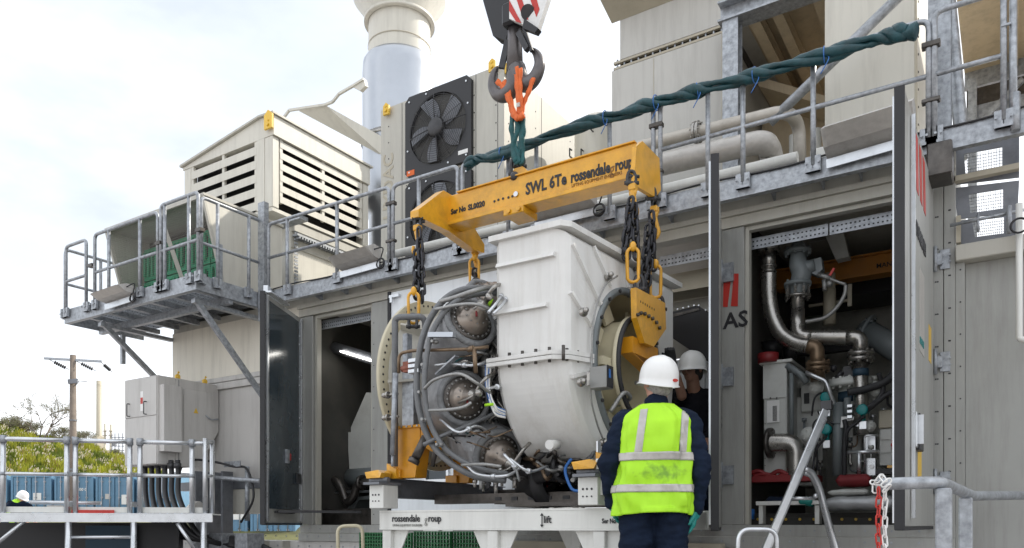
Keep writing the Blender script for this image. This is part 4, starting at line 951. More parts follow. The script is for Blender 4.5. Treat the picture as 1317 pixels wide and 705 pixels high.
for z, x0_, x1_ in ((2.66, xb + .03, xf_ - .16), (2.32, xb + .0, xf_ - .22)): b = MB(); b.prism([(x0_, yc - Wv - .035, z), (x0_, yc - Wv + .01, z), (x0_, yc - Wv + .01, z + .035), (x0_, yc - Wv - .02, z + .03)], (x1_ - x0_, 0, 0)); b.build('rib', 'volute', VO)
def sfx(y, z):
    rr = math.hypot(y, z); c_, s2 = y / rr, z / rr
    ro = (min(Wv / max(abs(c_), 1e-6), (zt - zc) / s2 if s2 > 1e-6 else 9) if s2 >= 0 else 1 / math.sqrt((c_ / Wv) ** 2 + (s2 / bv) ** 2)) * .93
    t = max(0, min(1.0, (rr - .6) / max(.02, ro - .6))); return xf_ + t * ((-2.575 + .065 * (1 + y / Wv)) - xf_)
for (y0, z0_, y1, z1_) in ((-.80, .70, -.50, .34), (-.52, .76, -.32, .52), (-.82, .36, -.62, .16), (.35, .76, .28, .58), (.62, .74, .46, .5), (-.80, -.22, -.62, -.16), (-.05, .76, -.03, .58)):
    b = MB(); b.beam((sfx(y0, z0_) - .004, yc + y0, zc + z0_), (sfx(y1, z1_) - .004, yc + y1, zc + z1_), .028, .05, AX); b.build('rib', 'volute', VO)
b = MB()
for (y, z) in [(-.02 + i * .0, .5 + i * .09) for i in range(3)]: b.cyl((xf_, yc + .1, zc + z + .08), (xf_ + .02, yc + .1, zc + z + .08), .016, n=8)
i = 0
x = xb + .05
for i in range(14): y = yc - Wv + .06 + i * .13; b.cyl((-2.56 + .0083 * i, y, zt + .034), (-2.56 + .0083 * i, y, zt + .045), .009, n=6)
b.build('bolts', 'hot_steel', VO)
# inlet ring, throat and inner cone
C = V((xf_, yc, zc - .05))
b = MB(); b.lathe([(.57, -.02), (.57, .018), (.622, .018), (.622, -.01)], C, AX, 60); b.build('inlet_flange', 'valvegrey', TE)
b = MB(); b.bolts(C + AX * .018, AX, .597, 18, .014, .016, .1); b.build('bolts', 'dark_metal', TE)
b = MB(); b.lathe([(.572, .01), (.56, -.1), (.52, -.35), (.42, -.5), (.25, -.55)], C, AX, 56); b.build('inlet_throat', 'ivory', TE)
b = MB(); b.lathe([(.36, -.4), (.375, -.1), (.37, .05), (.385, .08), (.40, .08), (.40, .05)], C, AX, 56); b.build('inner_cone', 'ivory', TE)
b = MB(); b.ring(C + AX * .085, AX, .378, .022, 56, 8); b.build('seal_ring', 'rubber', TE)
b = MB(); b.lathe([(.355, .07), (.345, -.1), (.30, -.38), (.12, -.42)], C, AX, 56); b.build('bearing_housing', 'ivory', TE)
for a in (-8, -28, 30, 62, 118, 150, 188, 210, 250, 290):
    d = V((0, math.cos(R(a)), math.sin(R(a)))); b = MB(); b.beam(C + d * .38 - AX * .08, C + d * .535 - AX * .1, .15, .022, AX); b.build('strut', 'ivory', TE)
for a in (182, -4):
    d = V((0, math.cos(R(a)), math.sin(R(a)))); n = V((0, -d.z, d.y)); b = MB(); b.beam(C + d * .36 + AX * .02, C + d * .545 + AX * .02, .06, .045, AX)
    for k in range(4): q = C + d * (.4 + k * .045) + n * .02 + AX * .02; b.cyl(q, q + V((0, 0, .035)), .011, n=6)
    b.build('split_bar', 'ivory', TE)
b = MB(); b.tube(spline([C + V((.05, .02, -.1)), C + V((.1, .16, -.08)), C + V((.1, .24, -.2)), C + V((.05, .26, -.34))], 8), .016, 8); b.tube(spline([C + V((.06, -.45, -.38)), C + V((.12, -.36, -.24)), C + V((.12, -.24, -.26)), C + V((.0, -.2, -.3))], 8), .016, 8); b.build('oil_pipe', 'braid', TE)
# actuator box on the inlet and conduit run with stub nozzles
p = PY(773, 486, 4.88); b = MB(); b.box(p + V((-.06, -.06, -.08)), p + V((.07, .05, .07)), bev=.005); ab = b.build('actuator_box', 'casing_grey', TE)
b = MB(); b.box(p + V((.071, -.055, -.075)), p + V((.073, .045, .075))); b.build('terminal_cover', 'black', ab); b = MB(); b.box(p + V((.074, -.03, -.01)), p + V((.076, .0, .05))); b.build('blue_label', 'labelblue', ab)
b = MB(); b.box(p + V((-.09, -.04, -.05)), p + V((-.061, .03, .04))); b.cyl(p + V((-.09, 0, 0)), p + V((-.13, 0, 0)), .012, n=8); b.build('cable_gland', 'steel', ab)
def fy(px, py, off=.02): q = PX(px, py, xf_ + off); return q
cn = [fy(794, 355), fy(778, 368), fy(764, 408), fy(761, 470), fy(760, 510), fy(768, 545), fy(777, 568)]
b = MB(); b.tube(spline(cn, 8), .007, 6); b.build('conduit', 'braid', TE)
for (px, py) in ((782, 356), (750, 402), (747, 492), (776, 569)):
    q = fy(px, py, .0); b = MB(); b.lathe([(.0, .0), (.032, .0), (.032, .012), (.012, .014), (.012, .05), (.018, .05), (.018, .07), (.0, .07)], q - V((0, .0, 0)), (.6, -.55, 0), 14); b.build('nozzle', 'steel', TE)
q = PY(717, 572, yc - .62); b = MB(); b.cyl(q, q + V((0, -.12, -.01)), .035, n=14); b.cyl(q + V((0.0, -.1, -.03)), q + V((0, -.1, -.055)), .012, n=8); b.build('lifting_stub', 'volute', TE)
b = MB(); b.box(PY(767, 583, 4.9), PY(773, 568, 4.95)); b.build('drain_tab', 'alu', TE)
# core casings
b = MB(); b.lathe([(.55, .02), (.62, -.06), (.62, -.14), (.56, -.15), (.52, -.26), (.60, -.27), (.60, -.31), (.52, -.32), (.50, -.55), (.57, -.56), (.57, -.60), (.49, -.61), (.46, -.84), (.54, -.85), (.54, -.9), (.46, -.91)], (xb, yc, zc), AX, 56); b.build('core_casing', 'casing_grey', TE)
b = MB()
for x_, rr, k in ((-.33, .585, 40), (-.62, .555, 36), (-.92, .525, 36)): b.bolts((xb + x_ , yc, zc), (-1, 0, 0), rr, k, .011, .02)
b.build('bolts', 'steel', TE)
b = MB(); b.lathe([(.46, -.90), (.52, -1.0), (.60, -1.12), (.66, -1.24), (.665, -1.25)], (xb, yc, zc), AX, 60); b.build('exhaust_cone', 'creamy', TE)
b = MB(); b.lathe([(.64, -1.22), (.76, -1.22), (.76, -1.255), (.64, -1.255)], (xb, yc, zc), AX, 72); fl = b.build('exhaust_flange', 'ivory', TE)
b = MB(); b.bolts((xb - 1.2205, yc, zc), AX, .715, 72, .010, .004, n=8); b.build('bolt_holes', 'dark_metal', fl)
for a in (95, 140, 185, 230, 265): d = V((0, math.cos(R(a)), math.sin(R(a)))); b = MB(); b.beam(V((xb - 1.2, yc, zc)) + d * .66, V((xb - .98, yc, zc)) + d * .56, .02, .1, AX); b.build('web', 'creamy', TE)
b = MB(); b.bolts((xb - 1.02, yc, zc), (-1, 0, 0), .53, 50, .01, .02); b.build('bolts', 'dark_metal', TE)
# combustors
rg = random.Random(4)
def can(el, tip, L_=.60, r=.20, det=True, tilt=None, oe=None):
    tip = V(tip); rad = V((0, -math.cos(R(el)), math.sin(R(el)))); rad = rad if oe is None else V((0, -math.cos(R(oe)), math.sin(R(oe)))); d = (rad * .56 + AX * (.83 if tilt is None else tilt)).normalized(); o = tip - d * L_
    b = MB(); n = 44; prof = [(-.2, .70), (-.05, .95), (.04, 1.04), (.12, 1.1), (.30, 1.12), (.40, 1.12), (.46, 1.08), (.49, .94), (.475, .80)]
    x, y = b._fr(d); L2 = []
    for t, s_ in prof:
        lp = []
        for i in range(n):
            a = 2 * PI * i / n; k = 1 + .03 * math.sin(a * 9 + t * 20 + el) * (1 if t > .35 else .35) + .02 * noise.noise(V((math.cos(a) * 3, math.sin(a) * 3, t * 9 + el)))
            lp.append(o + d * t + (x * math.cos(a) + y * math.sin(a)) * r * s_ * k)
        L2.append(lp)
    skin(b, L2, True); c = b.build('combustor', 'jacket', TE)
    b = MB(); b.ring(o + d * .475, d, r * .95, .028, 44, 8); b.build('jacket_seam', 'jacketseam', c)
    b = MB(); b.lathe([(r * .9, .46), (r * .84, .47), (r * .84, .50), (r * .66, .50)], o, d, 40); b.build('end_cover', 'hot_steel', c)
    b = MB(); b.lathe([(r * .66, .49), (r * .66, .525), (r * .56, .54), (r * .52, .575), (r * .34, .58), (r * .32, .62), (r * .2, .64), (r * .18, .68), (0, .685)], o, d, 40); b.build('burner_hub', 'burner', c)
    b = MB(); b.bolts(o + d * .50, d, r * .735, 22, .008, .014); b.bolts(o + d * .57, d, r * .42, 10, .007, .012); b.build('bolts', 'braid', c)
    b = MB(); e = o + d * .68; b.lathe([(.045, 0), (.045, .02), (.022, .025), (.022, .1), (.028, .1), (.028, .125), (.0, .13)], e, d, 14)
    b.tube(spline([e + d * .03, e + d * .05 + V((.03, 0, .05)), e + d * .03 + V((.1, 0, .11)), e + V((.13, .1, .17))], 7), .014, 8)
    b.tube(spline([e + d * .04, e + d * .06 + V((-.08, 0, -.03)), e + V((-.2, .02, -.05)), e + V((-.3, .1, -.04))], 7), .010, 8); b.build('fuel_fitting', 'steel', c)
    b = MB(); b.cyl(e + d * .01 + V((-.05, -.01, -.04)), e + d * .015 + V((-.05, -.01, -.08)), .008, n=6); b.build('tag', 'redtrim', c)
    # straps
    b = MB(); b.ring(o + d * .12, d, r * 1.03, .005, 40, 5); b.build('strap', 'jacketseam', c)
    if det:
        b = MB()
        for aa in (3.5, 4.0, 4.6): q = o + d * .26 + (x * math.cos(aa) + y * math.sin(aa)) * r * 1.02; b.sphere(q, .012, 8, 6)
        b.build('rivets', 'tape', c)
    return o, d
can(22, PY(614, 402, 4.70), oe=42); can(-22, PY(604, 510, 4.72), oe=-2); can(-66, PY(650, 592, 4.95), oe=-42)
can(66, PY(640, 372, 5.3), det=False); can(112, (-3.5, 5.95, 2.78), det=False); can(-112, (-3.5, 5.95, 1.3), det=False); can(160, (-3.5, 6.35, 2.3), det=False)
can(-98, PY(700, 606, 5.55), det=False)
# big curved harness conduits
def arc(x, r, a0, a1, n=26, rz=None, dz=0):
    return [V((x, yc - math.cos(R(a0 + (a1 - a0) * i / n)) * r, zc + dz + math.sin(R(a0 + (a1 - a0) * i / n)) * (rz or r))) for i in range(n + 1)]
def harness(pixels, r, m='conduit', k=8, n=9): b = MB(); b.tube(spline([PY(*q) for q in pixels], k), r, n); return b.build('harness', m, TE)
harness([(668, 372, 5.2), (632, 371, 4.9), (598, 372, 4.7), (572, 385, 4.62), (552, 412, 4.58), (541, 445, 4.55), (536, 490, 4.55), (540, 530, 4.56), (552, 565, 4.6), (575, 592, 4.62), (610, 612, 4.7), (650, 618, 4.9)], .025)
harness([(668, 380, 5.2), (634, 377, 4.86), (602, 381, 4.66), (579, 394, 4.58), (560, 419, 4.54), (550, 451, 4.52), (546, 490, 4.5), (549, 527, 4.52), (560, 559, 4.56), (581, 584, 4.6), (615, 602, 4.7), (655, 610, 4.9)], .021)
harness([(655, 366, 5.1), (618, 372, 4.66), (584, 383, 4.6), (566, 388, 4.6)], .018, 'braid')
harness([(560, 398, 4.55), (590, 392, 4.5), (615, 392, 4.5), (640, 402, 4.7)], .012, 'braid')
harness([(546, 500, 4.48), (560, 488, 4.44), (590, 481, 4.4), (612, 492, 4.42), (630, 505, 4.6)], .012, 'braid')
harness([(552, 528, 4.46), (575, 527, 4.38), (595, 524, 4.36), (606, 518, 4.4)], .012, 'braid')
harness([(594, 598, 4.6), (620, 597, 4.55), (645, 600, 4.6)], .012, 'braid')
harness([(545, 572, 4.55), (570, 560, 4.6), (600, 548, 4.7), (640, 530, 4.9)], .016, 'conduit')
for i, z in enumerate((440, 470, 505, 540, 572)):
    px = (560, 547, 543, 547, 566)[i]; c = PY(px, z, 4.54); b = MB(); b.sphere(c, .03, 10, 6, (1, .8, .6)); b.cyl(c + V((0, -.02, 0)), c + V((0, -.045, 0)), .012, n=6); b.build('clip', 'braid', TE)
# grey tube loop at the exhaust side
b = MB(); b.tube(fillet([PY(508, 600, 4.78), PY(508, 412, 4.78), PY(512, 408, 4.78), PY(546, 407, 4.9), PY(547, 425, 4.95)], .06), .026, 10); b.build('vent_tube', 'conduit', TE)
b = MB(); b.tube([PY(505, 585, 4.7), PY(509, 480, 4.7)], .022, 10); b.tube([PY(505, 600, 4.7), PY(505, 586, 4.7)], .013, 8); b.build('stay_rod', 'galv', TE)
for py in (508, 537): q = PY(500, py, 4.72); b = MB(); b.cyl(q + V((-.05, 0, 0)), q + V((.1, 0, .0)), .011, n=8); b.sphere(q + V((-.05, 0, 0)), .022, 8, 6); b.cyl(q + V((-.02, 0, 0)), q + V((0, 0, 0)), .03, n=8); b.build('clevis_pin', 'steel', TE)
b = MB(); b.tube(fillet([PY(513, 480, 4.6), PY(513, 455, 4.6), PY(530, 451, 4.6), PY(606, 449, 4.5), PY(628, 446, 4.6)], .05), .013, 8); b.cyl(PY(602, 450, 4.5), PY(609, 448, 4.5), .022, n=8); b.cyl(PY(610, 449, 4.5), PY(612, 480, 4.5), .016, n=8); b.build('gas_pipe', 'brass', TE)
b = MB(); p = PY(524, 474, 4.6); b.cyl(p + V((-.05, 0, 0)), p + V((.05, 0, 0)), .026, n=10); b.box(p + V((-.03, -.02, -.03)), p + V((.03, .02, .05))); b.build('valve', 'copperred', TE)
b = MB(); p = PY(533, 472, 4.56); 
for dz in (-.05, -.01, .03): b.box(p + V((-.04, -.03, dz)), p + V((.06, .03, dz + .03)), bev=.003)
b.build('clamp_block', 'alu', TE)
b = MB(); b.beam(PY(553, 431, 4.5), PY(585, 431, 4.5), .05, .035); b.build('support_plate', 'cladding', TE)
b = MB(); b.beam(PY(588, 458, 4.6), PY(562, 482, 4.6), .012, .05, (0, 1, 0)); b.build('strap', 'galv', TE)
b = MB(); b.beam(PY(524, 430, 4.9), PY(524, 470, 4.9), .06, .05); b.beam(PY(527, 470, 5.0), PY(527, 560, 5.0), .05, .12); b.build('mount_bracket', 'galv', TE)
b = MB(); p, q_ = PY(548, 562, 4.7), PY(534, 590, 4.65); b.cyl(p, q_, .035, n=14); b.cyl(q_, q_ + (q_ - p).normalized() * .04, .045, n=10); b.tube([PY(556, 600, 4.8), PY(562, 570, 4.8)], .02, 8); b.build('igniter', 'hot_steel', TE)
# tangle of cables and small pipes between combustors and intake
for i in range(34):
    px = rg.uniform(618, 640); py = rg.uniform(390, 540); L_ = rg.uniform(25, 75); pts = []
    for k in range(5): pts.append((px + rg.uniform(-11, 11), py + L_ * k / 4, 4.98 + rg.uniform(-.06, .14)))
    b = MB(); b.tube(spline([PY(*q) for q in pts], 6), rg.uniform(.004, .009), 6); b.build('cable', rg.choice(['braid', 'braid', 'tape', 'black', 'conduit', 'steel']), TE)
for i in range(9):
    b = MB(); r0 = rg.uniform(0, 8); b.tube(spline([PY(624 + r0, 470, 4.75), PY(625 + r0 * .6, 500, 4.7), PY(634 + r0 * .5, 520 + i * 1.4, 4.7), PY(650, 528 + i * 1.2, 4.8)], 7), .006, 6); b.build('cable', 'whitepaint' if i % 3 else 'labelblue', TE)
b = MB(); b.cyl(PY(624, 521, 4.66), PY(634, 520, 4.66), .011, n=8); b.build('connector', 'vest', TE)
b = MB(); b.cyl(PY(628, 393, 4.72), PY(632, 384, 4.72), .016, n=8); b.build('connector', 'vest', TE)
for i in range(26):
    px = rg.uniform(640, 745); pts = []
    py = rg.uniform(592, 615)
    for k in range(5): pts.append((px + k * rg.uniform(8, 18), py + rg.uniform(-16, 16), 5.1 + rg.uniform(-.2, .5)))
    b = MB(); b.tube(spline([PY(*q) for q in pts], 6), rg.uniform(.006, .018), 6); b.build('cable', rg.choice(['black', 'rubber', 'black', 'conduit', 'braid', 'brass', 'hot_steel']), TE)
for c0 in (((735, 590, 5.0), (727, 605, 5.0), (735, 628, 5.0), (746, 632, 5.0)),): b = MB(); b.tube(spline([PY(*q) for q in c0], 8), .012, 6); b.build('cable', 'labelblue', TE)
# bright rigid tubes around the combustor heads
for P in (((640, 352, 5.0), (648, 372, 4.8), (640, 388, 4.62), (628, 402, 4.52)), ((652, 360, 5.0), (655, 376, 4.8), (646, 392, 4.64), (634, 404, 4.55)), ((628, 500, 4.6), (640, 498, 4.7), (650, 508, 4.9)), ((648, 584, 4.6), (662, 600, 4.6), (668, 618, 4.75)), ((560, 470, 4.7), (580, 468, 4.62), (610, 470, 4.62), (632, 462, 4.8)), ((566, 540, 4.6), (590, 556, 4.5), (612, 548, 4.6), (630, 556, 4.8)), ((600, 598, 4.6), (615, 610, 4.6), (650, 612, 4.6), (672, 600, 4.8)), ((655, 590, 4.62), (680, 606, 4.7), (704, 600, 4.95))):
    b = MB(); q = spline([PY(*k) for k in P], 7); b.tube(q, .011, 8); c = q[len(q) // 2]; d_ = q[len(q) // 2 + 1] - c; b.cyl(c - d_.normalized() * .015, c + d_.normalized() * .015, .02, n=8); b.build('fuel_tube', 'alu', TE)
for i in range(16):
    a0 = rg.uniform(0, 1); px = 556 + 70 * a0 + rg.uniform(-6, 6); py = rg.choice((462, 466, 556, 560, 566)) + rg.uniform(-6, 6); P = [(px, py, 4.75), (px + rg.uniform(6, 16), py + rg.uniform(-8, 8), 4.66), (px + rg.uniform(18, 34), py + rg.uniform(-12, 12), 4.78)]
    b = MB(); b.tube(spline([PY(*k) for k in P], 6), rg.uniform(.004, .009), 6); b.build('cable', rg.choice(['braid', 'alu', 'tape', 'black', 'brass', 'teal']), TE)
# gearbox and sump under the intake
b = MB(); b.lathe([(.0, 0), (.2, 0), (.22, .04), (.22, .3), (.26, .32), (.26, .36), (.16, .38)], PY(700, 620, 5.6) + V((-.1, 0, -.0)), (1, -.5, 0), 30); b.build('accessory_gearbox', 'dark_metal', TE)
b = MB(); b.cyl(PY(655, 600, 5.3), PY(745, 608, 5.3), .09, n=18); b.cyl(PY(690, 612, 5.2), PY(728, 600, 5.2), .07, .05, n=16); b.ring(PY(726, 600, 5.2), (1, -.4, 0), .11, .022, 26, 8); b.build('oil_pump', 'dark_metal', TE)
b = MB(); b.tube(spline([PY(744, 578, 5.2), PY(716, 581, 5.1), PY(690, 580, 5.05)], 6), .016, 8); b.build('drain_pipe', 'braid', TE)
for i in range(12):
    p = PY(rg.uniform(608, 668), rg.uniform(603, 622), 4.85 + rg.uniform(-.05, .2)); b = MB(); h = rg.uniform(.03, .08); b.cyl(p, p + V((0, 0, -h)), rg.uniform(.008, .02), n=8); b.sphere(p, .02, 8, 6); b.build('fitting', rg.choice(['steel', 'dark_metal', 'braid', 'hot_steel']), TE)
for i in range(10):
    p = PY(rg.uniform(612, 640), rg.uniform(410, 560), 4.95 + rg.uniform(-.05, .2)); b = MB(); b.cyl(p, p + V((rg.uniform(-.05, .05), -.04, rg.uniform(-.1, .1))), rg.uniform(.015, .035), n=10); b.build('fitting', rg.choice(['steel', 'dark_metal', 'valvegrey', 'copperred', 'hot_steel']), TE)

# ================================================================== CRADLE
CR = thing('engine_cradle', 'grey steel cradle frame with yellow support legs under the turbine', 'cradle', (-3.3, 5.6, .93))
b = MB(); xc = -4.3; b.box((xc - .02, 4.78, 1.03), (xc + .02, 6.5, 1.17)); b.box((xc - .05, 4.78, 1.1705), (xc + .05, 6.5, 1.18)); b.box((xc - .05, 4.78, 1.02), (xc + .05, 6.5, 1.029)); b.build('cross_beam', 'galv_dark', CR)
b = MB(); b.box((-4.25, 6.3, 1.0), (-2.2, 6.42, 1.14)); b.box((-4.24, 5.35, .98), (-2.4, 5.47, 1.06)); b.build('side_beam', 'hot_steel', CR)
b = MB(); b.box((-2.44, 4.86, .98), (-2.36, 6.42, 1.12)); b.build('cross_beam', 'galv_dark', CR)
b = MB(); b.box((-3.4, 5.2, .945), (-2.45, 5.9, .975)); b.build('drip_plate', 'hot_steel', CR)
for i in range(7): x = -3.6 + i * .16; b = MB(); b.box((x, 5.345, 1.0), (x + .06, 5.349, 1.03)); b.build('slot', 'dark_metal', CR)
for (px, s_) in ((492, 1), (762, 1)):
    x = PY(px, 0, 4.74).x; b = MB(); b.box((x - .07, 4.66, .932), (x + .08, 4.84, 1.12), bev=.004); 
    k = b.build('corner_block', 'offwhite', CR); b = MB()
    for dx in (-.03, .0, .035): b.cyl((x + dx, 4.659, 1.04), (x + dx, 4.656, 1.04), .008, n=8); b.cyl((x + dx, 4.659, .99), (x + dx, 4.656, .99), .006, n=8)
    b.build('bolt_holes', 'dark_metal', k)
    b = MB(); b.box((x - .08, 4.6, 1.121), (x + .09, 4.86, 1.14)); b.cyl((x - .09, 4.7, 1.16), (x + .1, 4.7, 1.16), .022, n=10); b.build('hinge_plate', 'galv_dark', CR)
    b = MB(); b.prism([(x - .1, 4.66, 1.175), (x + .06, 4.64, 1.175), (x + .08, 4.64, 1.215), (x + .02, 4.66, 1.24), (x - .12, 4.66, 1.225)], (0, .12, 0)); b.prism([(x - .0, 4.79, 1.175), (x + .1, 4.79, 1.175), (x + .1, 4.79, 1.25), (x, 4.79, 1.3)], (0, .08, 0)); b.build('yellow_clamp', 'yellow', CR)
b = MB(); b.box((-2.4, 4.7, 1.0), (-2.22, 4.8, 1.16)); b.cyl((-2.3, 4.69, 1.17), (-2.3, 4.69, 1.24), .04, n=14); b.build('gauge', 'offwhite', CR)
def leg(px0, px1, Y, pyt, pyb, d=.14):
    p, q = PY(px0, pyt, Y), PY(px1, pyb, Y); b = MB(); z0_, z1_ = 1.181, p.z; w_ = q.x - p.x
    b.prism([(p.x, Y, z0_), (q.x - w_ * .2, Y, z0_), (q.x, Y, z1_ - .1), (q.x, Y, z1_), (p.x, Y, z1_)], (0, d, 0)); o = b.build('yellow_leg', 'deepyellow', CR)
    b = MB(); b.box((p.x - .03, Y - .02, z1_ - .001), (q.x + .03, Y + d + .02, z1_ + .02)); b.prism([(q.x, Y + .01, z1_ - .02), (q.x + .13, Y + .05, z1_ - .12), (q.x + .09, Y + .05, z1_ - .2), (q.x, Y + .01, z1_ - .14)], (0, .1, 0)); b.box((p.x - .07, Y - .03, z0_), (p.x + .06, Y + d, z0_ + .07), bev=.004); b.build('flange', 'deepyellow', o)
    b = MB(); 
    for k in range(5): b.cyl((p.x + .02 + k * w_ / 4.5, Y - .021, z1_ + .01), (p.x + .02 + k * w_ / 4.5, Y - .03, z1_ + .01), .008, n=6)
    b.build('bolts', 'galv', o)
leg(510, 540, 4.84, 552, 612); leg(583, 607, 5.7, 588, 625)
# ================================================================== TRESTLE
TR_ = thing('lifting_trestle', 'off white steel trestle with printed front beam carrying the turbine cradle', 'trestle', (-3.3, 5.4, 0))
tx0, tx1 = PY(488, 0, 4.75).x, PY(792, 0, 4.75).x + .15
def ibeam(b, x0, x1, y, z0, z1, w=.1):
    b.box((x0, y, z1 - .014), (x1, y + w, z1)); b.box((x0, y, z0), (x1, y + w, z0 + .014)); b.box((x0, y + .004, z0 + .0145), (x1, y + .012, z1 - .0145))
b = MB(); ibeam(b, tx0, tx1, 4.75, .76, .915); b.box((tx0 + .001, 4.752, .775), (tx0 + .012, 4.848, .9)); b.build('front_beam', 'offwhite', TR_)
b = MB(); ibeam(b, tx0, tx1, 6.2, .76, .915); b.build('rear_beam', 'offwhite', TR_)
for x in (tx0 + .02, tx1 - .14): b = MB(); b.box((x, 4.852, .76), (x + .12, 6.198, .9)); b.build('end_beam', 'offwhite', TR_)
for px, y in ((497, 4.76), (633, 4.76), (770, 4.76), (560, 6.2), (740, 6.2)):
    x = PY(px, 0, y).x; b = MB(); b.box((x - .045, y, 0), (x + .045, y + .09, .757), bev=.005); b.box((x - .12, y - .04, 0), (x + .12, y + .14, .012)); b.build('leg', 'offwhite', TR_)
    b = MB(); 
    for s_ in (-1, 1):
        if (px == 497 and s_ < 0): continue
        b.prism([(x + s_ * .046, y + .04, .757), (x + s_ * .2, y + .04, .757), (x + s_ * .046, y + .04, .45)], (0, .012, 0))
    b.build('gusset', 'offwhite', TR_)
def tf(px, py): return PY(px, py, 4.748)
text('rossendale', .078, tf(504, 671), (1, 0, 0), (0, 0, 1), 'ink', TR_, bold=.0012, sx=.86); text('roup', .078, tf(550.5, 671), (1, 0, 0), (0, 0, 1), 'ink', TR_, bold=.0012, sx=.86)
text('LIFTING EQUIPMENT ENGINEERS', .026, tf(505, 677), (1, 0, 0), (0, 0, 1), 'inkfaint', TR_, sx=.8); text('g', .09, tf(546, 673), (1, 0, 0), (0, 0, 1), 'inkfaint', TR_, sx=.7)
text('lift', .07, tf(699, 672.5), (1, 0, 0), (0, 0, 1), 'ink', TR_, bold=.001, sx=.9); b = MB(); p = tf(697, 677); b.beam(p, p + V((0, 0, .08)), .006, .004); b.prism([p + V((-.014, 0, .075)), p + V((.014, 0, .075)), p + V((0, 0, .095))], (0, -.002, 0)); b.prism([p + V((-.014, 0, .012)), p + V((.014, 0, .012)), p + V((0, 0, -.008))], (0, -.002, 0)); b.build('lettering', 'ink', TR_)
text('Ser No', .045, tf(774, 673), (1, 0, 0), (0, 0, 1), 'ink', TR_, bold=.001, sx=.8)
b = MB(); p = PY(712, 656, 4.8) + V((0, 0, .0)); b.cyl(p + V((0, 0, .012)), p + V((.0, 0, .012)) + V((.2, .02, 0)), .009, n=8); b.ring(p + V((-.01, 0, .012)), (0, 0, 1), .02, .008, 14, 6); b.ring(p + V((.21, .02, .012)), (0, 0, 1), .018, .008, 14, 6); tag(b.build('spanner', 'steel'), 'steel ring spanner lying on the trestle beam', 'spanner')
# ================================================================== LIFTING BEAM
def strap(b, pts, w_, t_, k=6, side=(1, 0, 0)):
    q = spline(pts, k); N = len(q); vs = []
    for i, p in enumerate(q):
        d = (q[min(i + 1, N - 1)] - q[max(i - 1, 0)]).normalized(); s_ = V(side); s_ = (s_ - d * s_.dot(d)).normalized(); n = d.cross(s_)
        ww = w_ * (1 + .18 * math.sin(i * 1.3)); vs += [p - s_ * ww / 2 - n * t_ / 2, p + s_ * ww / 2 - n * t_ / 2 * .6, p + s_ * ww / 2 + n * t_ / 2, p - s_ * ww / 2 + n * t_ / 2 * .7]
    fs = [(i * 4 + k_, i * 4 + (k_ + 1) % 4, i * 4 + 4 + (k_ + 1) % 4, i * 4 + 4 + k_) for i in range(N - 1) for k_ in range(4)]
    b.add(vs, fs, True); b.add(vs[:4], [(3, 2, 1, 0)]); b.add(vs[-4:], [(0, 1, 2, 3)]); return b
SB = thing('lifting_beam', 'yellow spreader lifting beam with printed black lettering hanging from the crane hook', 'lifting beam', (-3.4, 5.68, 3.5))
by, bx0, bx1 = 5.68, -4.28, -2.46
b = MB(); b.box((bx0, by - .07, 3.535), (bx1, by + .07, 3.775), bev=.006); b.build('beam', 'yellow', SB)
b = MB(); b.box((bx0, by - .1, 3.5), (bx1, by + .1, 3.534), bev=.003); b.box((bx0 + .1, by - .09, 3.7755), (bx1, by + .09, 3.785)); b.build('flange', 'yellow', SB)
b = MB(); xx = -4.36; b.prism([(xx, 5.17, 3.44), (xx, 5.17, 3.5), (xx, 5.52, 3.79), (xx, 5.72, 3.79), (xx, 6.16, 3.5), (xx, 6.16, 3.42), (xx, 6.0, 3.40), (xx, 5.6, 3.45)], (.09, 0, 0)); b.build('end_plate', 'yellow', SB)
b = MB()
b = MB(); X = -2.45; b.prism([PX(813, 190, X), PX(821, 183, X), PX(843, 205, X), PX(845, 246, X), PX(838, 255, X), PX(810, 239, X)], (.035, 0, 0)); b.build('end_plate', 'yellow', SB)
b = MB(); b.box((-3.66, by - .12, 3.44), (-3.46, by + .12, 3.499), bev=.006); b.cyl((-3.6, by - .125, 3.47), (-3.6, by - .14, 3.47), .02, n=8); b.cyl((-3.5, by - .125, 3.47), (-3.5, by - .14, 3.47), .02, n=8); b.prism([(-3.68, by - .03, 3.786), (-3.44, by - .03, 3.786), (-3.52, by - .03, 3.87), (-3.6, by - .03, 3.87)], (0, .06, 0)); b.build('centre_lug', 'yellow', SB)
def bf(px, py): return PY(px, py, by - .073)
text('Ser No', .066, bf(580, 276), (1, 0, 0), (0, 0, 1), 'ink', SB, bold=.003, sx=.85); text('SL0020', .068, bf(602, 270.5), (1, 0, 0), (0, 0, 1), 'ink', SB, bold=.003, sx=.9)
text('SWL 6Te', .135, bf(676, 250.5), (1, 0, 0), (0, 0, 1), 'ink', SB, bold=.0042, sx=.76)
text('rossendale', .125, bf(734, 235), (1, 0, 0), (0, 0, 1), 'ink', SB, bold=.0048, sx=.655); text('roup', .125, bf(791, 220), (1, 0, 0), (0, 0, 1), 'ink', SB, bold=.0048, sx=.62)
text('g', .14, bf(784, 225), (1, 0, 0), (0, 0, 1), 'inkyellow', SB, sx=.7); text('LIFTING EQUIPMENT ENGINEERS', .036, bf(735, 241), (1, 0, 0), (0, 0, 1), 'inkyellow', SB, sx=.85)
b = MB()
for px, py in ((636, 259), (641, 257), (647, 255.5), (654, 254), (659, 252.5)): p = bf(px, py); b.cyl(p, p + V((0, -.002, 0)), .011, n=10)
b.build('bolt_holes', 'ink', SB); b = MB(); p = bf(664, 250); b.cyl(p, p + V((0, -.012, 0)), .022, n=12); b.build('eye_stud', 'alu', SB)

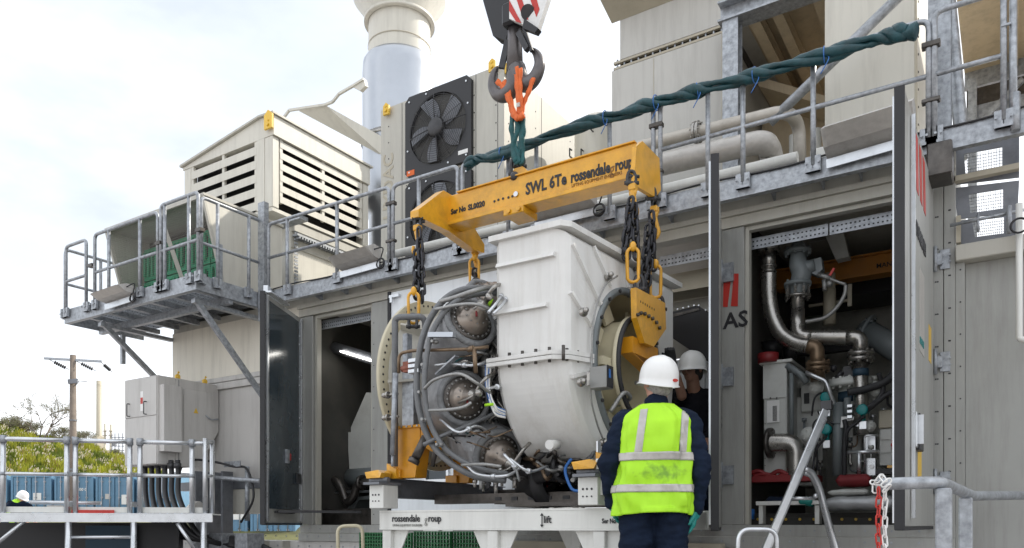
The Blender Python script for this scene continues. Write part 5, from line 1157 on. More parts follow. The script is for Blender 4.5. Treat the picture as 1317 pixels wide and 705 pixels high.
def link(b, c, d, s_, L_, wd, r):
    d = V(d).normalized(); s_ = V(s_); s_ = (s_ - d * s_.dot(d)).normalized(); pts = []; h = L_ / 2 - wd
    for i in range(14):
        a = 2 * PI * i / 14; pts.append(V(c) + d * (math.sin(a) * wd + (h if math.sin(a) >= 0 else -h)) + s_ * math.cos(a) * wd)
    b.tube(pts, r, 6, close=True)
def chainlinks(A, B_, pitch=.068, r=.0125, wd=.026, tw=.4):
    A, B_ = V(A), V(B_); n = max(2, int((B_ - A).length / pitch)); d = (B_ - A).normalized(); b = MB(); u = d.orthogonal().normalized(); v_ = d.cross(u)
    for i in range(n + 1):
        a = tw + (PI / 2 if i % 2 else 0) + i * .06; link(b, A.lerp(B_, i / n), d, u * math.cos(a) + v_ * math.sin(a), pitch + 2 * r + .012, wd, r)
    return b
def hookpart(b, top, k=1.0, side=1):
    # yellow clevis grab hook, about 0.2 m long
    p = V(top); w_ = V((CO, SI, 0)) * side
    P = [p, p + V((0, 0, -.05)) * k, p + (w_ * .012 + V((0, 0, -.11))) * k, p + (w_ * .03 + V((0, 0, -.17))) * k, p + (w_ * .005 + V((0, 0, -.215))) * k, p + (-w_ * .035 + V((0, 0, -.19))) * k, p + (-w_ * .035 + V((0, 0, -.14))) * k]
    b.tube(spline(P, 5), .02, 8, rfun=lambda u: (.026 - .012 * u) * k); b.sphere(p + V((0, 0, -.02)), .034 * k, 10, 8, (1, .7, 1.2)); b.box(p + V((-.03, -.03, -.01)) * k, p + V((.03, .03, .04)) * k, bev=.006)
def shackle(b, c, up, w_, h, r):
    c = V(c); up = V(up).normalized(); s_ = V((CO, SI, 0)); s_ = (s_ - up * s_.dot(up)).normalized()
    P = [c - s_ * w_, c - s_ * w_ * 1.1 + up * h * .45, c - s_ * w_ * .7 + up * h * .9, c + up * h, c + s_ * w_ * .7 + up * h * .9, c + s_ * w_ * 1.1 + up * h * .45, c + s_ * w_]
    b.tube(spline(P, 4), r, 8); b.cyl(c - s_ * (w_ + .025), c + s_ * (w_ + .03), r * 1.1, n=8); b.sphere(c - s_ * w_, r * 1.6, 8, 6); b.sphere(c + s_ * w_, r * 1.6, 8, 6)
def chainleg(label, T, hk, c0, c1, lk, B_, two=0, loose=None):
    # T top pin, hk hook top, c0-c1 chain run, lk long link centre, B_ bottom
    t = thing('chain_sling', label, 'chain', T, 'chain legs below the yellow beam')
    b = MB(); shackle(b, V(T) + V((0, 0, -.02)), (0, 0, 1), .028, .09, .013); shackle(b, V(hk) + V((0, 0, .1)), (0, 0, -1), .02, .09, .012); b.build('shackle', 'dark_metal', t)
    b = MB(); hookpart(b, hk); b.build('hook', 'yellow', t)
    chainlinks(c0, c1).build('chain_run', 'chain', t)
    if loose:
        for a_, z_ in loose: chainlinks(a_, z_, tw=1.1).build('chain_run', 'chain', t)
    b = MB(); lk = V(lk); link(b, lk, (0, 0, 1), (CO, SI, 0), .26, .045, .014); b.sphere(lk + V((0, 0, .14)), .028, 10, 8, (1, .8, 1.4)); b.build('long_link', 'yellow', t)
    b = MB(); shackle(b, B_, (0, 0, 1), .03, .1, .014); b.build('shackle', 'dark_metal', t)
    return t
chainleg('double black chain with yellow hook at the near left end of the yellow beam', PY(538, 282, 5.23), PY(537, 296, 5.2), PY(536, 328, 5.15), PY(535, 378, 5.08), PY(532, 396, 5.02), PY(531, 420, 4.98), loose=[(PY(541, 318, 5.15), PY(543, 382, 5.12)), (PY(539, 300, 5.15), PY(541, 330, 5.15))])
chainleg('short chain with yellow hook hanging at the far left end of the yellow beam', PY(612, 318, 6.12), PY(611, 326, 6.1), PY(611, 350, 6.08), PY(613, 372, 6.0), PY(610, 350, 6.05), PY(612, 372, 6.0))
chainleg('bunched double black chain with yellow hook at the near right end of the yellow beam', PX(812, 232, -2.44), PY(814, 244, 5.5), PY(810, 272, 5.46), PY(806, 326, 5.42), PY(814, 341, 5.42), PX(822, 372, -2.36), loose=[(PY(816, 270, 5.48), PY(819, 326, 5.46)), (PY(811, 262, 5.44), PY(803, 318, 5.42))])
chainleg('longest black chain with yellow hook at the far right end of the yellow beam', PX(838, 252, -2.44), PX(842, 272, -2.44), PX(839, 300, -2.42), PX(832, 372, -2.40), PX(843, 362, -2.38), PX(848, 398, -2.36), loose=[(PX(833, 296, -2.42), PX(827, 372, -2.40)), (PX(838, 280, -2.42), PX(840, 340, -2.42))])
# yellow lifting plate bolted to the bearing housing
LP = thing('lifting_plate', 'yellow bolted lifting plate clamped to the intake ring under the right hand chains', 'lifting plate', PX(830, 440, -2.36))
X = -2.36; b = MB(); b.prism([PX(811, 371, X), PX(849, 391, X), PX(850, 424, X), PX(834, 447, X), PX(822, 442, X), PX(812, 410, X)], (.045, 0, 0)); b.build('plate', 'yellow', LP)
b = MB()
for px, py in ((819, 405), (823, 403), (828, 404), (833, 407), (838, 410), (843, 415), (847, 422)): p = PX(px, py, X + .045); b.cyl(p, p + AX * .02, .014, n=6)
b.build('bolts', 'hot_steel', LP)
b = MB(); 
for i in range(7): p = PX(824 + i * 2.9, 388 + i * 1.7, X + .045); b.box(p + V((0, -.006, -.008)), p + V((.0015, .006, .008)))
b.build('stamped_text', 'ink', LP)
b = MB(); p = PX(806, 436, -2.42); q = PX(830, 418, -2.42); b.box((-2.46, p.y - .02, 2.08), (-2.362, q.y + .12, 2.2)); b.prism([(-2.46, p.y - .02, 2.079), (-2.362, p.y - .02, 2.079), (-2.362, q.y, 2.0), (-2.46, q.y, 2.0)], (0, .02, 0)); b.build('clamp_arm', 'deepyellow', LP)

# ================================================================== CRANE HOOK AND SLINGS
HY = 5.68
def h(px, py, dy=0): return PY(px, py, HY + dy)
CH = thing('crane_hook_block', 'black crane hook block with red and white striped cheek plate and double hook', 'crane hook', h(664, 60))
b = MB(); b.prism([h(618, -40, .12), h(662, -40, .12), h(657, 30, .12), h(650, 52, .12), h(634, 46, .12), h(621, 0, .12)], (0, .14, 0)); b.build('cheek_plate', 'black', CH)
b = MB(); b.prism([h(655, -40, -.12), h(716, -40, -.12), h(704, 0, -.12), h(691, 38, -.12), h(674, 32, -.12), h(655, 24, -.12)], (0, .05, 0)); cp = b.build('cheek_plate', 'whitepaint', CH)
b = MB(); yy = -.122
for poly in (((660, -14), (672, 22), (680, 26), (664, -24)), ((672, -30), (690, 22), (694, 12), (682, -30)), ((655, 0), (655, 14), (664, 28), (671, 30)), ((692, -30), (704, 0), (706, -8), (700, -30))): b.prism([h(x, y, yy) for x, y in poly], (0, -.002, 0))
b.build('red_stripe', 'red', cp)
b = MB(); b.cyl(h(679, 16, -.14), h(679, 16, .02), .06, n=20); b.build('sheave_pin', 'dark_metal', CH)
b = MB(); b.box(h(644, 34, -.1), h(682, 14, .12), bev=.02); b.prism([h(674, 24, -.15), h(692, 36, -.15), h(688, 42, -.15), h(672, 36, -.15)], (0, .06, 0)); b.build('crosshead', 'black', CH)
b = MB(); b.tube([h(662, 20), h(662, 60), h(662, 95)], .06, 16, rfun=lambda u: .056 + .02 * u); b.sphere(h(663, 100), .085, 16, 12, (1, .8, 1.2))
b.tube(spline([h(663, 92), h(660, 112), h(650, 122), h(640, 121), h(634, 110), h(635, 96), h(640, 86)], 8), .05, 14, rfun=lambda u: .066 * (1 - u) ** .6 + .012)
b.tube(spline([h(664, 88), h(670, 104), h(678, 108), h(688, 100), h(694, 84), h(691, 71), h(684, 63)], 8), .05, 14, rfun=lambda u: .07 * (1 - u) ** .6 + .012); b.build('double_hook', 'hook_steel', CH)
b = MB(); b.beam(h(653, 52, -.03), h(645, 88, -.05), .03, .05); b.beam(h(668, 42, -.05), h(679, 64, -.06), .045, .05); b.beam(h(674, 36, -.05), h(684, 66, -.06), .02, .03); b.build('safety_latch', 'dark_metal', CH)
OS = thing('orange_sling', 'worn orange round sling looped over the double hook', 'sling', h(668, 150))
for pts in (((639, 104), (648, 114), (655, 130), (660, 148)), ((648, 104), (654, 118), (658, 134), (662, 150)), ((664, 86), (665, 110), (667, 130), (668, 155)), ((669, 88), (669, 112), (670, 132), (670, 155)), ((686, 100), (680, 118), (674, 132), (670, 150))):
    b = MB(); strap(b, [h(x, y, -.07 if 660 < x < 672 else -.05) for x, y in pts], .042, .014); b.build('webbing', 'orange', OS)
b = MB(); strap(b, [h(660, 146, -.08), h(666, 152, -.09), h(674, 147, -.08)], .05, .03); b.build('webbing_knot', 'orange', OS); b = MB(); b.box(h(664, 138, -.1), h(669, 132, -.09)); b.build('label_tag', 'tape', OS)
TS = thing('teal_sling', 'teal round sling twisted between the orange sling and the yellow beam', 'sling', h(665, 215))
for pts in (((660, 146), (658, 165), (662, 185), (668, 210)), ((662, 146), (666, 166), (660, 188), (663, 208)), ((672, 148), (673, 170), (669, 190), (664, 212)), ((668, 152), (671, 178), (672, 195), (671, 212))):
    b = MB(); strap(b, [h(x, y, -.03 - .02 * (i % 2)) for i, (x, y) in enumerate(pts)], .045, .02); b.build('webbing', 'teal', TS)
b = MB(); shackle(b, h(663, 224, -.02), (0, 0, 1), .035, .14, .018); shackle(b, h(668, 214, .06), (0, 0, 1), .035, .11, .016); b.sphere(h(662, 227, -.06), .04, 12, 8); tag(b.build('bow_shackle', 'dark_metal'), 'heavy dark bow shackle joining the teal sling to the yellow beam', 'shackle')
# ================================================================== MACHINERY IN THE RIGHT BAY
def top(name, m, b, label, cat, group=None): return tag(b.build(name, m), label, cat, group)
def fl(b, c, ax, r, R2, th=.03, gap=0, k=8):
    c = V(c); ax = V(ax).normalized()
    for s_ in ((-1, 1) if gap else (0,)):
        q = c + ax * (gap / 2 * s_); b.lathe([(r * .9, -th / 2), (R2, -th / 2), (R2, th / 2), (r * .9, th / 2)], q, ax, 28)
    b.bolts(c - ax * (gap / 2 + th / 2 + .02), ax, R2 * .84, k, .012, gap + th + .04)
Yr = 7.05
def m(px, py, Y=Yr): return PY(px, py, Y)
# hoist beam
t = thing('hoist_beam', 'orange yellow hoist beam running across the roof of the right bay', 'hoist beam', m(1060, 350, 7.9))
a, c = m(960, 372, 7.9), m(1190, 372, 7.9); z = m(1070, 345, 7.9).z
b = MB(); b.box((a.x, 7.9, z - .12), (c.x, 7.91, z + .05)); b.box((a.x, 7.85, z - .135), (c.x, 8.02, z - .1205)); b.box((a.x, 7.85, z + .0505), (c.x, 8.02, z + .065)); b.build('beam', 'hoistyellow', t)
text('MANUAL HOIST', .06, (m(1127, 0, 7.9).x, 7.898, z - .07), (1, 0, 0), (0, 0, 1), 'ink', t, bold=.001)
b = MB(); b.prism([m(1060, 300, 7.6), m(1085, 300, 7.6), m(1092, 330, 7.6), m(1075, 334, 7.6)], (0, .12, 0)); b.box(m(1040, 312, 7.7), m(1078, 306, 7.72)); b.build('trolley', 'machine', t)
# dark trunking and rails under the roof
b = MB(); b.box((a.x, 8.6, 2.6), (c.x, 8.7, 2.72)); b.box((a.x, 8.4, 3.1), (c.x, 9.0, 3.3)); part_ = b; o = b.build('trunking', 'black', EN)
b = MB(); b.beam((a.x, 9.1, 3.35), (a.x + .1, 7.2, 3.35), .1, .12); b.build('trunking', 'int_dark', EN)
# corrugated hose one
def corr(pts, r, k=10, n=16, amp=.06, pitch=.02):
    q = spline(pts, k); b = MB(); L_ = [0]
    for i in range(1, len(q)): L_.append(L_[-1] + (q[i] - q[i - 1]).length)
    tot = L_[-1]; N = int(tot / (pitch / 2)); P = []; j = 0
    for i in range(N + 1):
        s_ = tot * i / N
        while j < len(L_) - 2 and L_[j + 1] < s_: j += 1
        P.append(q[j].lerp(q[j + 1], (s_ - L_[j]) / max(1e-6, L_[j + 1] - L_[j])))
    b.tube(P, r, n, rfun=lambda u: r * (1 + amp * (1 if round(u * N) % 2 else -1))); return b
PC = thing('process_pipe', 'left braided metal hose curving down from the roof of the right bay', 'pipe', m(990, 320))
corr([m(989, 352), m(989, 378), m(993, 405), m(1004, 428), m(1022, 441), m(1040, 445)], .066, amp=.035).build('flexible_hose', 'steel', PC)
b = MB(); b.cyl(m(989, 312), m(989, 354), .058, n=18); fl(b, m(989, 321), (0, 0, 1), .05, .1); b.ring(m(989, 343), (0, 0, 1), .06, .01, 20, 6); b.ring(m(989, 350), (0, 0, 1), .06, .01, 20, 6); b.build('flange', 'steel', PC)
b = MB(); b.tube(fillet([m(1036, 445), m(1051, 447), m(1052, 490)], .09, 8), .062, 16); fl(b, m(1052, 472), (0, 0, 1), .06, .1, gap=.04); b.build('elbow', 'brass', PC)
PD_ = thing('valve_pipe', 'right stainless pipe with grey angled valve and double bend in the right bay', 'pipe', m(1026, 320))
Yv = 7.1
def mv(px, py): return PY(px, py, Yv)
b = MB(); b.sphere(mv(1026, 318), .06, 16, 10); b.cyl(mv(1026, 320), mv(1026, 326), .05, n=16); fl(b, mv(1026, 324), (0, 0, 1), .05, .115)
b.tube(spline([mv(1026, 326), mv(1027, 340), mv(1031, 352), mv(1027, 368), mv(1026, 380)], 6), .07, 16, rfun=lambda u: .062 + .022 * math.sin(u * PI)); b.cyl(mv(1032, 346), mv(1048, 341), .066, .05, n=16)
b.prism([mv(1043, 334), mv(1056, 331), mv(1058, 346), mv(1050, 354), mv(1040, 350)], (0, .1, 0)); fl(b, mv(1026, 366), (0, 0, 1), .05, .115); b.build('valve_body', 'valvegrey', PD_)
b = MB(); fl(b, mv(1026, 374), (0, 0, 1), .05, .11, gap=.11, th=.02); b.cyl(mv(1026, 366), mv(1026, 400), .056, n=16); b.tube(fillet([mv(1026, 398), mv(1026, 432), mv(1046, 434)], .11, 10), .06, 16); b.build('pipe_run', 'steel', PD_)
corr([mv(1044, 434), mv(1060, 434), mv(1080, 434), mv(1090, 434)], .064, amp=.03).build('flexible_hose', 'steel', PD_)
b = MB(); b.tube(fillet([mv(1088, 434), mv(1107, 434), mv(1107, 458)], .1, 10), .06, 16); fl(b, mv(1107, 459), (0, 0, 1), .06, .105, gap=.045); b.cyl(mv(1107, 462), mv(1107, 560), .06, n=18); b.build('pipe_run', 'steel', PD_)
b = MB(); b.lathe([(.062, 0), (.063, 0), (.063, .06), (.062, .06)], mv(1107, 484), (0, 0, 1), 18); b.build('green_band', 'containerdark', PD_)
b = MB(); b.tube(spline([mv(1062, 356), mv(1076, 362), mv(1088, 366)], 4), .014, 8); b.tube(spline([mv(1088, 367), mv(1086, 380), mv(1076, 396), mv(1062, 408), mv(1048, 412), mv(1036, 414)], 7), .018, 8); b.cyl(mv(1052, 353), mv(1068, 358), .022, n=10); b.cyl(mv(1060, 360), mv(1061, 374), .02, n=8); b.sphere(mv(1067, 365), .03, 10, 8); b.build('sample_line', 'braid', PD_)
b = MB(); b.beam(mv(1067, 355), mv(1073, 345), .014, .02); b.build('lever', 'red', PD_)
# gear casing, left
GC = thing('gear_casing', 'tall grey gear casing with barcode label and round flange in the right bay', 'gear casing', m(1000, 620))
b = MB(); p, q = m(982, 470), m(1012, 617); b.box((p.x, Yr, q.z), (q.x, Yr + .5, p.z), bev=.01); b.box((p.x - .03, Yr - .03, p.z + .001), (q.x + .05, Yr + .5, p.z + .03), bev=.004); b.box((p.x, Yr - .012, m(997, 512).z), (q.x, Yr - .001, p.z)); b.build('casing', 'machine', GC)
b = MB(); b.lathe([(.0, 0), (.28, 0), (.30, .01), (.30, .03), (.28, .05)], PY(980, 527, 7.6), (1, -.45, 0), 44); b.build('end_disc', 'machine', GC)
b = MB(); p, q = m(987, 516), m(1003, 543); b.box((p.x, Yr - .0155, q.z), (q.x, Yr - .0125, p.z)); lb = b.build('label', 'whitepaint', GC); b = MB()
for i in range(15): zz = q.z + .012 + i * .009; b.box((p.x + .05, Yr - .0175, zz), (q.x - .02, Yr - .016, zz + .005))
b.build('bars', 'ink', lb)
b = MB(); b.cyl(m(988, 455), m(988, 467), .09, n=18); b.build('red_cap', 'redtrim', GC); b = MB(); b.cyl(m(994, 440, 7.4), m(994, 458, 7.4), .1, .08, n=20); b.cyl(m(1016, 430, 7.5), m(1016, 470, 7.5), .06, n=14); b.build('breather', 'black', GC)
b = MB(); p, q = m(1024, 490, 7.45), m(1045, 625, 7.45); b.box((p.x, 7.45, q.z), (q.x, 8.1, p.z - .15), bev=.01); b.box((p.x + .05, 7.4, p.z - .3), (q.x + .1, 7.6, p.z - .05), bev=.01); b.cyl((p.x - .02, 7.5, p.z - .02), (q.x + .08, 7.5, p.z - .02), .04, n=14); b.prism([m(1030, 540, 7.4), m(1050, 528, 7.4), m(1058, 545, 7.4), m(1058, 600, 7.4), m(1030, 600, 7.4)], (0, .2, 0)); b.build('gear_housing', 'machine', GC)
b = MB(); b.cyl(m(1018, 480), m(1018, 560), .02, n=8); b.tube([m(1012, 470), m(1030, 482), m(1038, 492)], .03, 10); b.build('pipe', 'valvegrey', GC)
b = MB(); b.box(m(1034, 506, 7.39), m(1041, 519, 7.398)); b.build('sight_glass', 'black', GC)
b = MB(); 
for py in (512,): b.cyl(m(991, py, Yr - .002), m(991, py, Yr - .02), .008, n=6); b.cyl(m(999, py, Yr - .002), m(999, py, Yr - .02), .008, n=6)
for py in range(545, 612, 9): b.cyl(m(984, py, Yr + .0), m(984, py, Yr - .008), .005, n=6)
b.build('bolts', 'dark_metal', GC)
EB = thing('open_elbow', 'open ended steel pipe elbow with a loose flange in front of the gear casing', 'pipe elbow', m(1000, 600, 7.0))
b = MB(); b.tube(fillet([m(991, 570, 6.98), m(1024, 570, 7.0), m(1024, 618, 7.0)], .17, 12), .085, 20, cap=False); b.build('elbow', 'steel', EB)
b = MB(); b.lathe([(.085, -.015), (.135, -.015), (.135, .015), (.085, .015)], m(991, 570, 6.98), (1, -.1, 0), 28); b.bolts(m(990, 570, 6.98), (1, -.1, 0), .115, 8, .012, .03); b.build('flange', 'hot_steel', EB)
# pumps and filter vessels
PV = thing('filter_vessel', 'grey flanged filter vessel with black green band at the centre of the right bay', 'filter vessel', m(1093, 620, 7.3))
c = m(1094, 492, 7.3); b = MB(); b.cyl(m(1094, 498, 7.3), m(1094, 620, 7.3), .1, n=26); fl(b, m(1094, 494, 7.3), (0, 0, 1), .1, .2, gap=.03, k=14); b.lathe([(.0, .05), (.09, .045), (.12, .0)], m(1094, 490, 7.3), (0, 0, 1), 24); b.build('vessel', 'machine', PV)
b = MB(); b.lathe([(.101, 0), (.103, 0), (.103, .09), (.101, .09)], m(1094, 518, 7.3), (0, 0, 1), 26); b.build('band', 'containerdark', PV)
b = MB(); b.cyl(m(1075, 487, 7.2), m(1084, 478, 7.2), .02, n=8); b.sphere(m(1072, 474, 7.2), .03, 10, 8); b.prism([m(1084, 472, 7.2), m(1094, 470, 7.2), m(1098, 484, 7.2), m(1086, 486, 7.2)], (0, .08, 0)); b.build('top_fitting', 'dark_metal', PV)
b = MB(); b.cyl(m(1078, 518, 7.1), m(1078, 612, 7.1), .045, n=16); b.ring(m(1078, 545, 7.1), (0, 0, 1), .047, .006, 16, 6); b.cyl(m(1090, 512, 7.12), m(1090, 535, 7.12), .03, n=12); b.build('standpipe', 'valvegrey', PV)
b = MB(); b.prism([m(1082, 536, 7.05), m(1098, 536, 7.05), m(1098, 540, 7.05), m(1086, 542, 7.05), m(1084, 550, 7.05), m(1081, 550, 7.05)], (0, .1, 0)); b.box(m(1056, 519, 7.1), m(1074, 523, 7.2)); b.box(m(1070, 512, 7.1), m(1074, 530, 7.2)); b.build('bracket', 'whitepaint', PV)
for (px, py, lb) in ((1062, 511, 'teal round pressure transmitter above the middle bracket'), (1109, 527, 'teal round transmitter on the manifold at the right of the filter vessel'), (1062, 552, 'lower teal round transmitter behind the stepladder')):
    g = thing('transmitter', lb, 'transmitter', m(px, py, 7.0), 'teal transmitters'); c = m(px, py, 7.0); b = MB(); b.cyl(c + V((0, .0, 0)), c + V((0, .11, 0)), .042, n=20); b.cyl(c + V((0, .05, -.09)), c + V((0, .05, 0)), .02, n=10); b.build('body', 'tealgauge', g)
    b = MB(); b.lathe([(.042, 0), (.045, -.012), (.034, -.018), (.0, -.014)], c, (0, 1, 0), 20); b.build('cover', 'tealgauge', g); b = MB(); b.box(c + V((-.03, .03, -.16)), c + V((.03, .08, -.09)), bev=.004); b.box(c + V((-.06, .04, -.13)), c + V((-.035, .07, -.11))); b.build('manifold', 'alu', g)
b = MB(); 
for k in range(3): b.box(m(1089, 520 + k * 7, 7.02), m(1098, 525 + k * 7, 7.08), bev=.004)
b.build('valve_block', 'alu', PV)
b = MB(); b.tube(fillet([m(1036, 479, 6.95), m(1052, 486, 6.95), m(1062, 490, 6.95), m(1073, 520, 6.95)], .05), .018, 8); tag(b.build('lube_pipe', 'alu'), 'thin bent silver pipe above the stepladder in the right bay', 'pipe')
rg = random.Random(12)
hs = [((1157, 470), (1140, 490), (1115, 500), (1090, 505)), ((1157, 500), (1140, 508), (1125, 520), (1112, 530)), ((1086, 540), (1088, 550), (1086, 570), (1086, 615)), ((1112, 535), (1100, 545), (1090, 555), (1088, 580)), ((1072, 515), (1060, 505), (1048, 512), (1044, 535)), ((1064, 560), (1052, 575), (1047, 590), (1046, 615)), ((1130, 480), (1136, 500), (1128, 515), (1112, 527)), ((1072, 545), (1056, 538), (1046, 546), (1048, 565))]
for i, P in enumerate(hs): cable('hose', [m(x, y, 7.0 + .05 * rg.random()) for x, y in P], (.032, .022, .02, .014, .008, .01, .02, .008)[i], 'rubber', parent=PV, n=8)
b = MB(); b.cyl(m(1112, 425, 7.9), m(1175, 462, 7.6), .11, n=20); fl(b, m(1114, 427, 7.9), (1, 0, -.5), .1, .16); tag(b.build('large_pipe', 'valvegrey'), 'thick dark grey pipe slanting down behind the right bay hoses', 'pipe')
b = MB(); b.cyl(m(1067, 372, 7.6), m(1067, 418, 7.6), .055, n=18); b.cyl(m(1067, 352, 7.6), m(1067, 373, 7.6), .05, n=18); tag(b.build('drop_pipe', 'khaki'), 'short khaki stub pipe hanging below the hoist beam', 'pipe')
b = MB(); b.box(m(1040, 392, 7.8), m(1095, 388, 7.83)); b.box(m(1090, 366, 7.7), m(1096, 394, 7.72)); tag(b.build('cable_bracket', 'khaki'), 'small perforated bracket rail behind the braided pipes', 'bracket')
CB = thing('control_box', 'brown grey cabinet with red handled valves at the right edge of the right bay', 'cabinet', m(1145, 600, 7.15))
b = MB(); p, q = m(1130, 528, 7.15), m(1165, 549, 7.15); b.box((p.x, 7.15, q.z), (q.x, 7.6, p.z), bev=.008); b.build('upper_box', 'khaki', CB)
b = MB(); p, q = m(1131, 551, 7.18), m(1165, 598, 7.18); b.box((p.x, 7.18, q.z), (q.x, 7.6, p.z), bev=.008); 
for (u, v_) in ((1133, 553), (1148, 553), (1133, 570), (1148, 570), (1133, 586), (1148, 586)): b.box(m(u, v_, 7.175), m(u + 13, v_ + 12, 7.168))
b.build('lower_box', 'machine', CB)
b = MB(); b.cyl(m(1149, 572, 7.1), m(1149, 572, 7.16), .02, n=10); b.box(m(1147, 566, 7.09), m(1151, 578, 7.1)); b.box(m(1155, 548, 7.08), m(1158, 560, 7.1)); b.build('handle', 'red', CB)
b = MB(); b.cyl(m(1090, 582, 7.0), m(1130, 581, 7.0), .016, n=10); b.cyl(m(1105, 582, 7.0), m(1105, 610, 7.0), .018, n=10); b.tube(fillet([m(1112, 610, 7.05), m(1112, 560, 7.05), m(1130, 560, 7.05)], .03), .008, 6); b.box(m(1112, 590, 7.1), m(1128, 612, 7.2)); b.cyl(m(1121, 600, 7.08), m(1121, 600, 7.1), .018, n=10); b.box(m(1113, 560, 7.15), m(1128, 582, 7.25)); b.build('pipework', 'alu', CB)
rgb = random.Random(21)
for i in range(22):
    px = rgb.uniform(1030, 1150); py = rgb.uniform(480, 600); P = [(px, py)]
    for k in range(rgb.choice((2, 3))):
        px, py = (px + rgb.uniform(-22, 22), py) if k % 2 else (px, py + rgb.uniform(12, 40)); P.append((px, py))
    Y_ = rgb.uniform(7.12, 7.3); b = MB(); b.tube(fillet([m(max(1028, min(1156, x)), min(y, 618), Y_) for x, y in P], .04), rgb.uniform(.006, .016), 8); q = m(max(1028, min(1156, P[0][0])), P[0][1], Y_); b.cyl(q, q + V((0, 0, .03)), .022, n=8); b.build('small_pipe', rgb.choice(['alu', 'steel', 'valvegrey', 'machine', 'brass', 'rubber']), CB)
for (px, py, r_) in ((1050, 498, .05), (1118, 548, .04), (1040, 560, .06), (1128, 500, .05)):
    c = m(px, py, 7.1); b = MB(); b.lathe([(0, -.03), (r_, -.03), (r_, .0), (r_ * 1.25, .0), (r_ * 1.25, .03), (0, .03)], c, (0, 1, 0), 20); b.bolts(c + V((0, -.03, 0)), (0, -1, 0), r_ * .7, 6, .007, .01); b.build('flanged_cover', 'machine', CB)
# loose things on the bay floor
b = MB()
for i in range(7): b.tube(spline([m(960 + i * 9, 612 + i, 6.95), m(975 + i * 9, 606 + (i % 3) * 4, 6.95), m(990 + i * 9, 614, 6.95)], 5), .02, 7)
b.box(m(960, 613, 6.92), m(1058, 620, 7.2)); tag(b.build('red_drip_tray', 'redtrim'), 'dark red drip tray with crumpled lining below the gear casing', 'tray')
b = MB(); b.box((m(962, 0, 7.0).x, 6.95, .80), (m(1160, 0, 7.0).x, 7.12, .86)); b.box((m(962, 0, 7.0).x, 7.0, .861), (m(1160, 0, 7.0).x, 7.9, .90)); tag(b.build('base_frame', 'int_dark'), 'dark base frame of the machinery set along the bay sill', 'base frame')
b = MB(); 
for i in range(9): p = m(975 + i * 18, 668, 6.94); b.cyl(p, p + V((0, -.012, 0)), .012, n=8)
tag(b.build('frame_bolts', 'lug'), 'row of small brass bolt heads along the dark bay base frame', 'bolts')
b = MB(); b.box(m(982, 646, 6.85), m(1050, 649, 7.0)); tag(b.build('green_batten', 'gratinggreen'), 'green batten lying under the white bench top', 'batten')
WB = thing('work_bench', 'low white bench standing on the bay sill behind the stepladder', 'bench', m(1010, 672, 6.8))
b = MB(); b.box(m(972, 645, 6.78), m(1100, 649, 6.95), bev=.003); b.build('bench_top', 'offwhite', WB)
for px in (976, 1048): b = MB(); b.box(m(px, 650, 6.8), m(px + 9, 674, 6.9)); b.build('leg', 'offwhite', WB)
b = MB(); b.cyl(m(963, 655, 6.85), m(963, 668, 6.85), .05, n=16); tag(b.build('blue_pot', 'labelblue'), 'small blue pot on the sill at the left of the right bay', 'pot')
def pillow(name, lo, hi, mm, label, cat, nz=.3, sd=0):
    lo, hi = V(lo), V(hi); b = MB(); NX_, NY_ = 22, 9; g = []
    for s_ in (1, -1):
        for j in range(NY_ + 1):
            for i in range(NX_ + 1):
                u, v_ = i / NX_, j / NY_; x, y = lo.x + (hi.x - lo.x) * u, lo.y + (hi.y - lo.y) * v_
                e = (min(u, 1 - u, .12) / .12) ** .5 * (min(v_, 1 - v_, .25) / .25) ** .5; hh = (hi.z - lo.z) / 2 * e * (1 + nz * noise.noise(V((x * 11, y * 11, sd + s_))))
                g.append(V((x, y, (lo.z + hi.z) / 2 + s_ * hh)))
    W_ = NX_ + 1; H_ = W_ * (NY_ + 1); fs = [(j * W_ + i, j * W_ + i + 1, (j + 1) * W_ + i + 1, (j + 1) * W_ + i) for j in range(NY_) for i in range(NX_)]
    b.add(g, fs + [tuple(k + H_ for k in f[::-1]) for f in fs], True); return tag(b.build(name, mm), label, cat)
p, q = m(1058, 655, 6.8), m(1155, 636, 6.8); pillow('silver_mat', (p.x, 6.7, .92), (q.x, 7.0, 1.03), 'silverbag', 'crumpled silver insulation mat lying on the sill of the right bay', 'mat')
p, q = m(1074, 626, 6.85), m(1120, 609, 6.85); pillow('tool_bag', (p.x, 6.85, p.z), (q.x, 7.05, q.z), 'bagred', 'dark red tool bag lying behind the silver mat', 'bag', sd=3)
p, q = m(1068, 636, 6.9), m(1120, 627, 6.9); pillow('grey_mat', (p.x, 6.75, 1.035), (q.x, 7.0, 1.09), 'machine', 'folded grey mat under the red tool bag', 'mat', sd=5)
p, q = m(1028, 640, 6.8), m(1046, 633, 6.8); pillow('teal_glove', (p.x, 6.76, .965), (q.x, 6.9, 1.02), 'glove', 'teal rubber glove lying on the white bench', 'glove', .8, 7)
b = MB(); b.box(m(1126, 610, 6.9), m(1165, 603, 7.0)); o = b.build('tool_case', 'black'); tag(o, 'black tool case at the right of the bay floor', 'case')
b = MB(); b.box(m(1141, 602, 6.92), m(1168, 598, 6.97)); tag(b.build('spirit_level', 'yellow'), 'yellow spirit level lying on the black tool case', 'spirit level')
p, q = m(990, 640, 6.95), m(1020, 622, 6.95); pillow('blue_cloth', (p.x, 6.8, .965), (q.x, 6.92, 1.04), 'navy', 'folded navy cloth on the white bench behind the ladder', 'cloth', .5, 9)

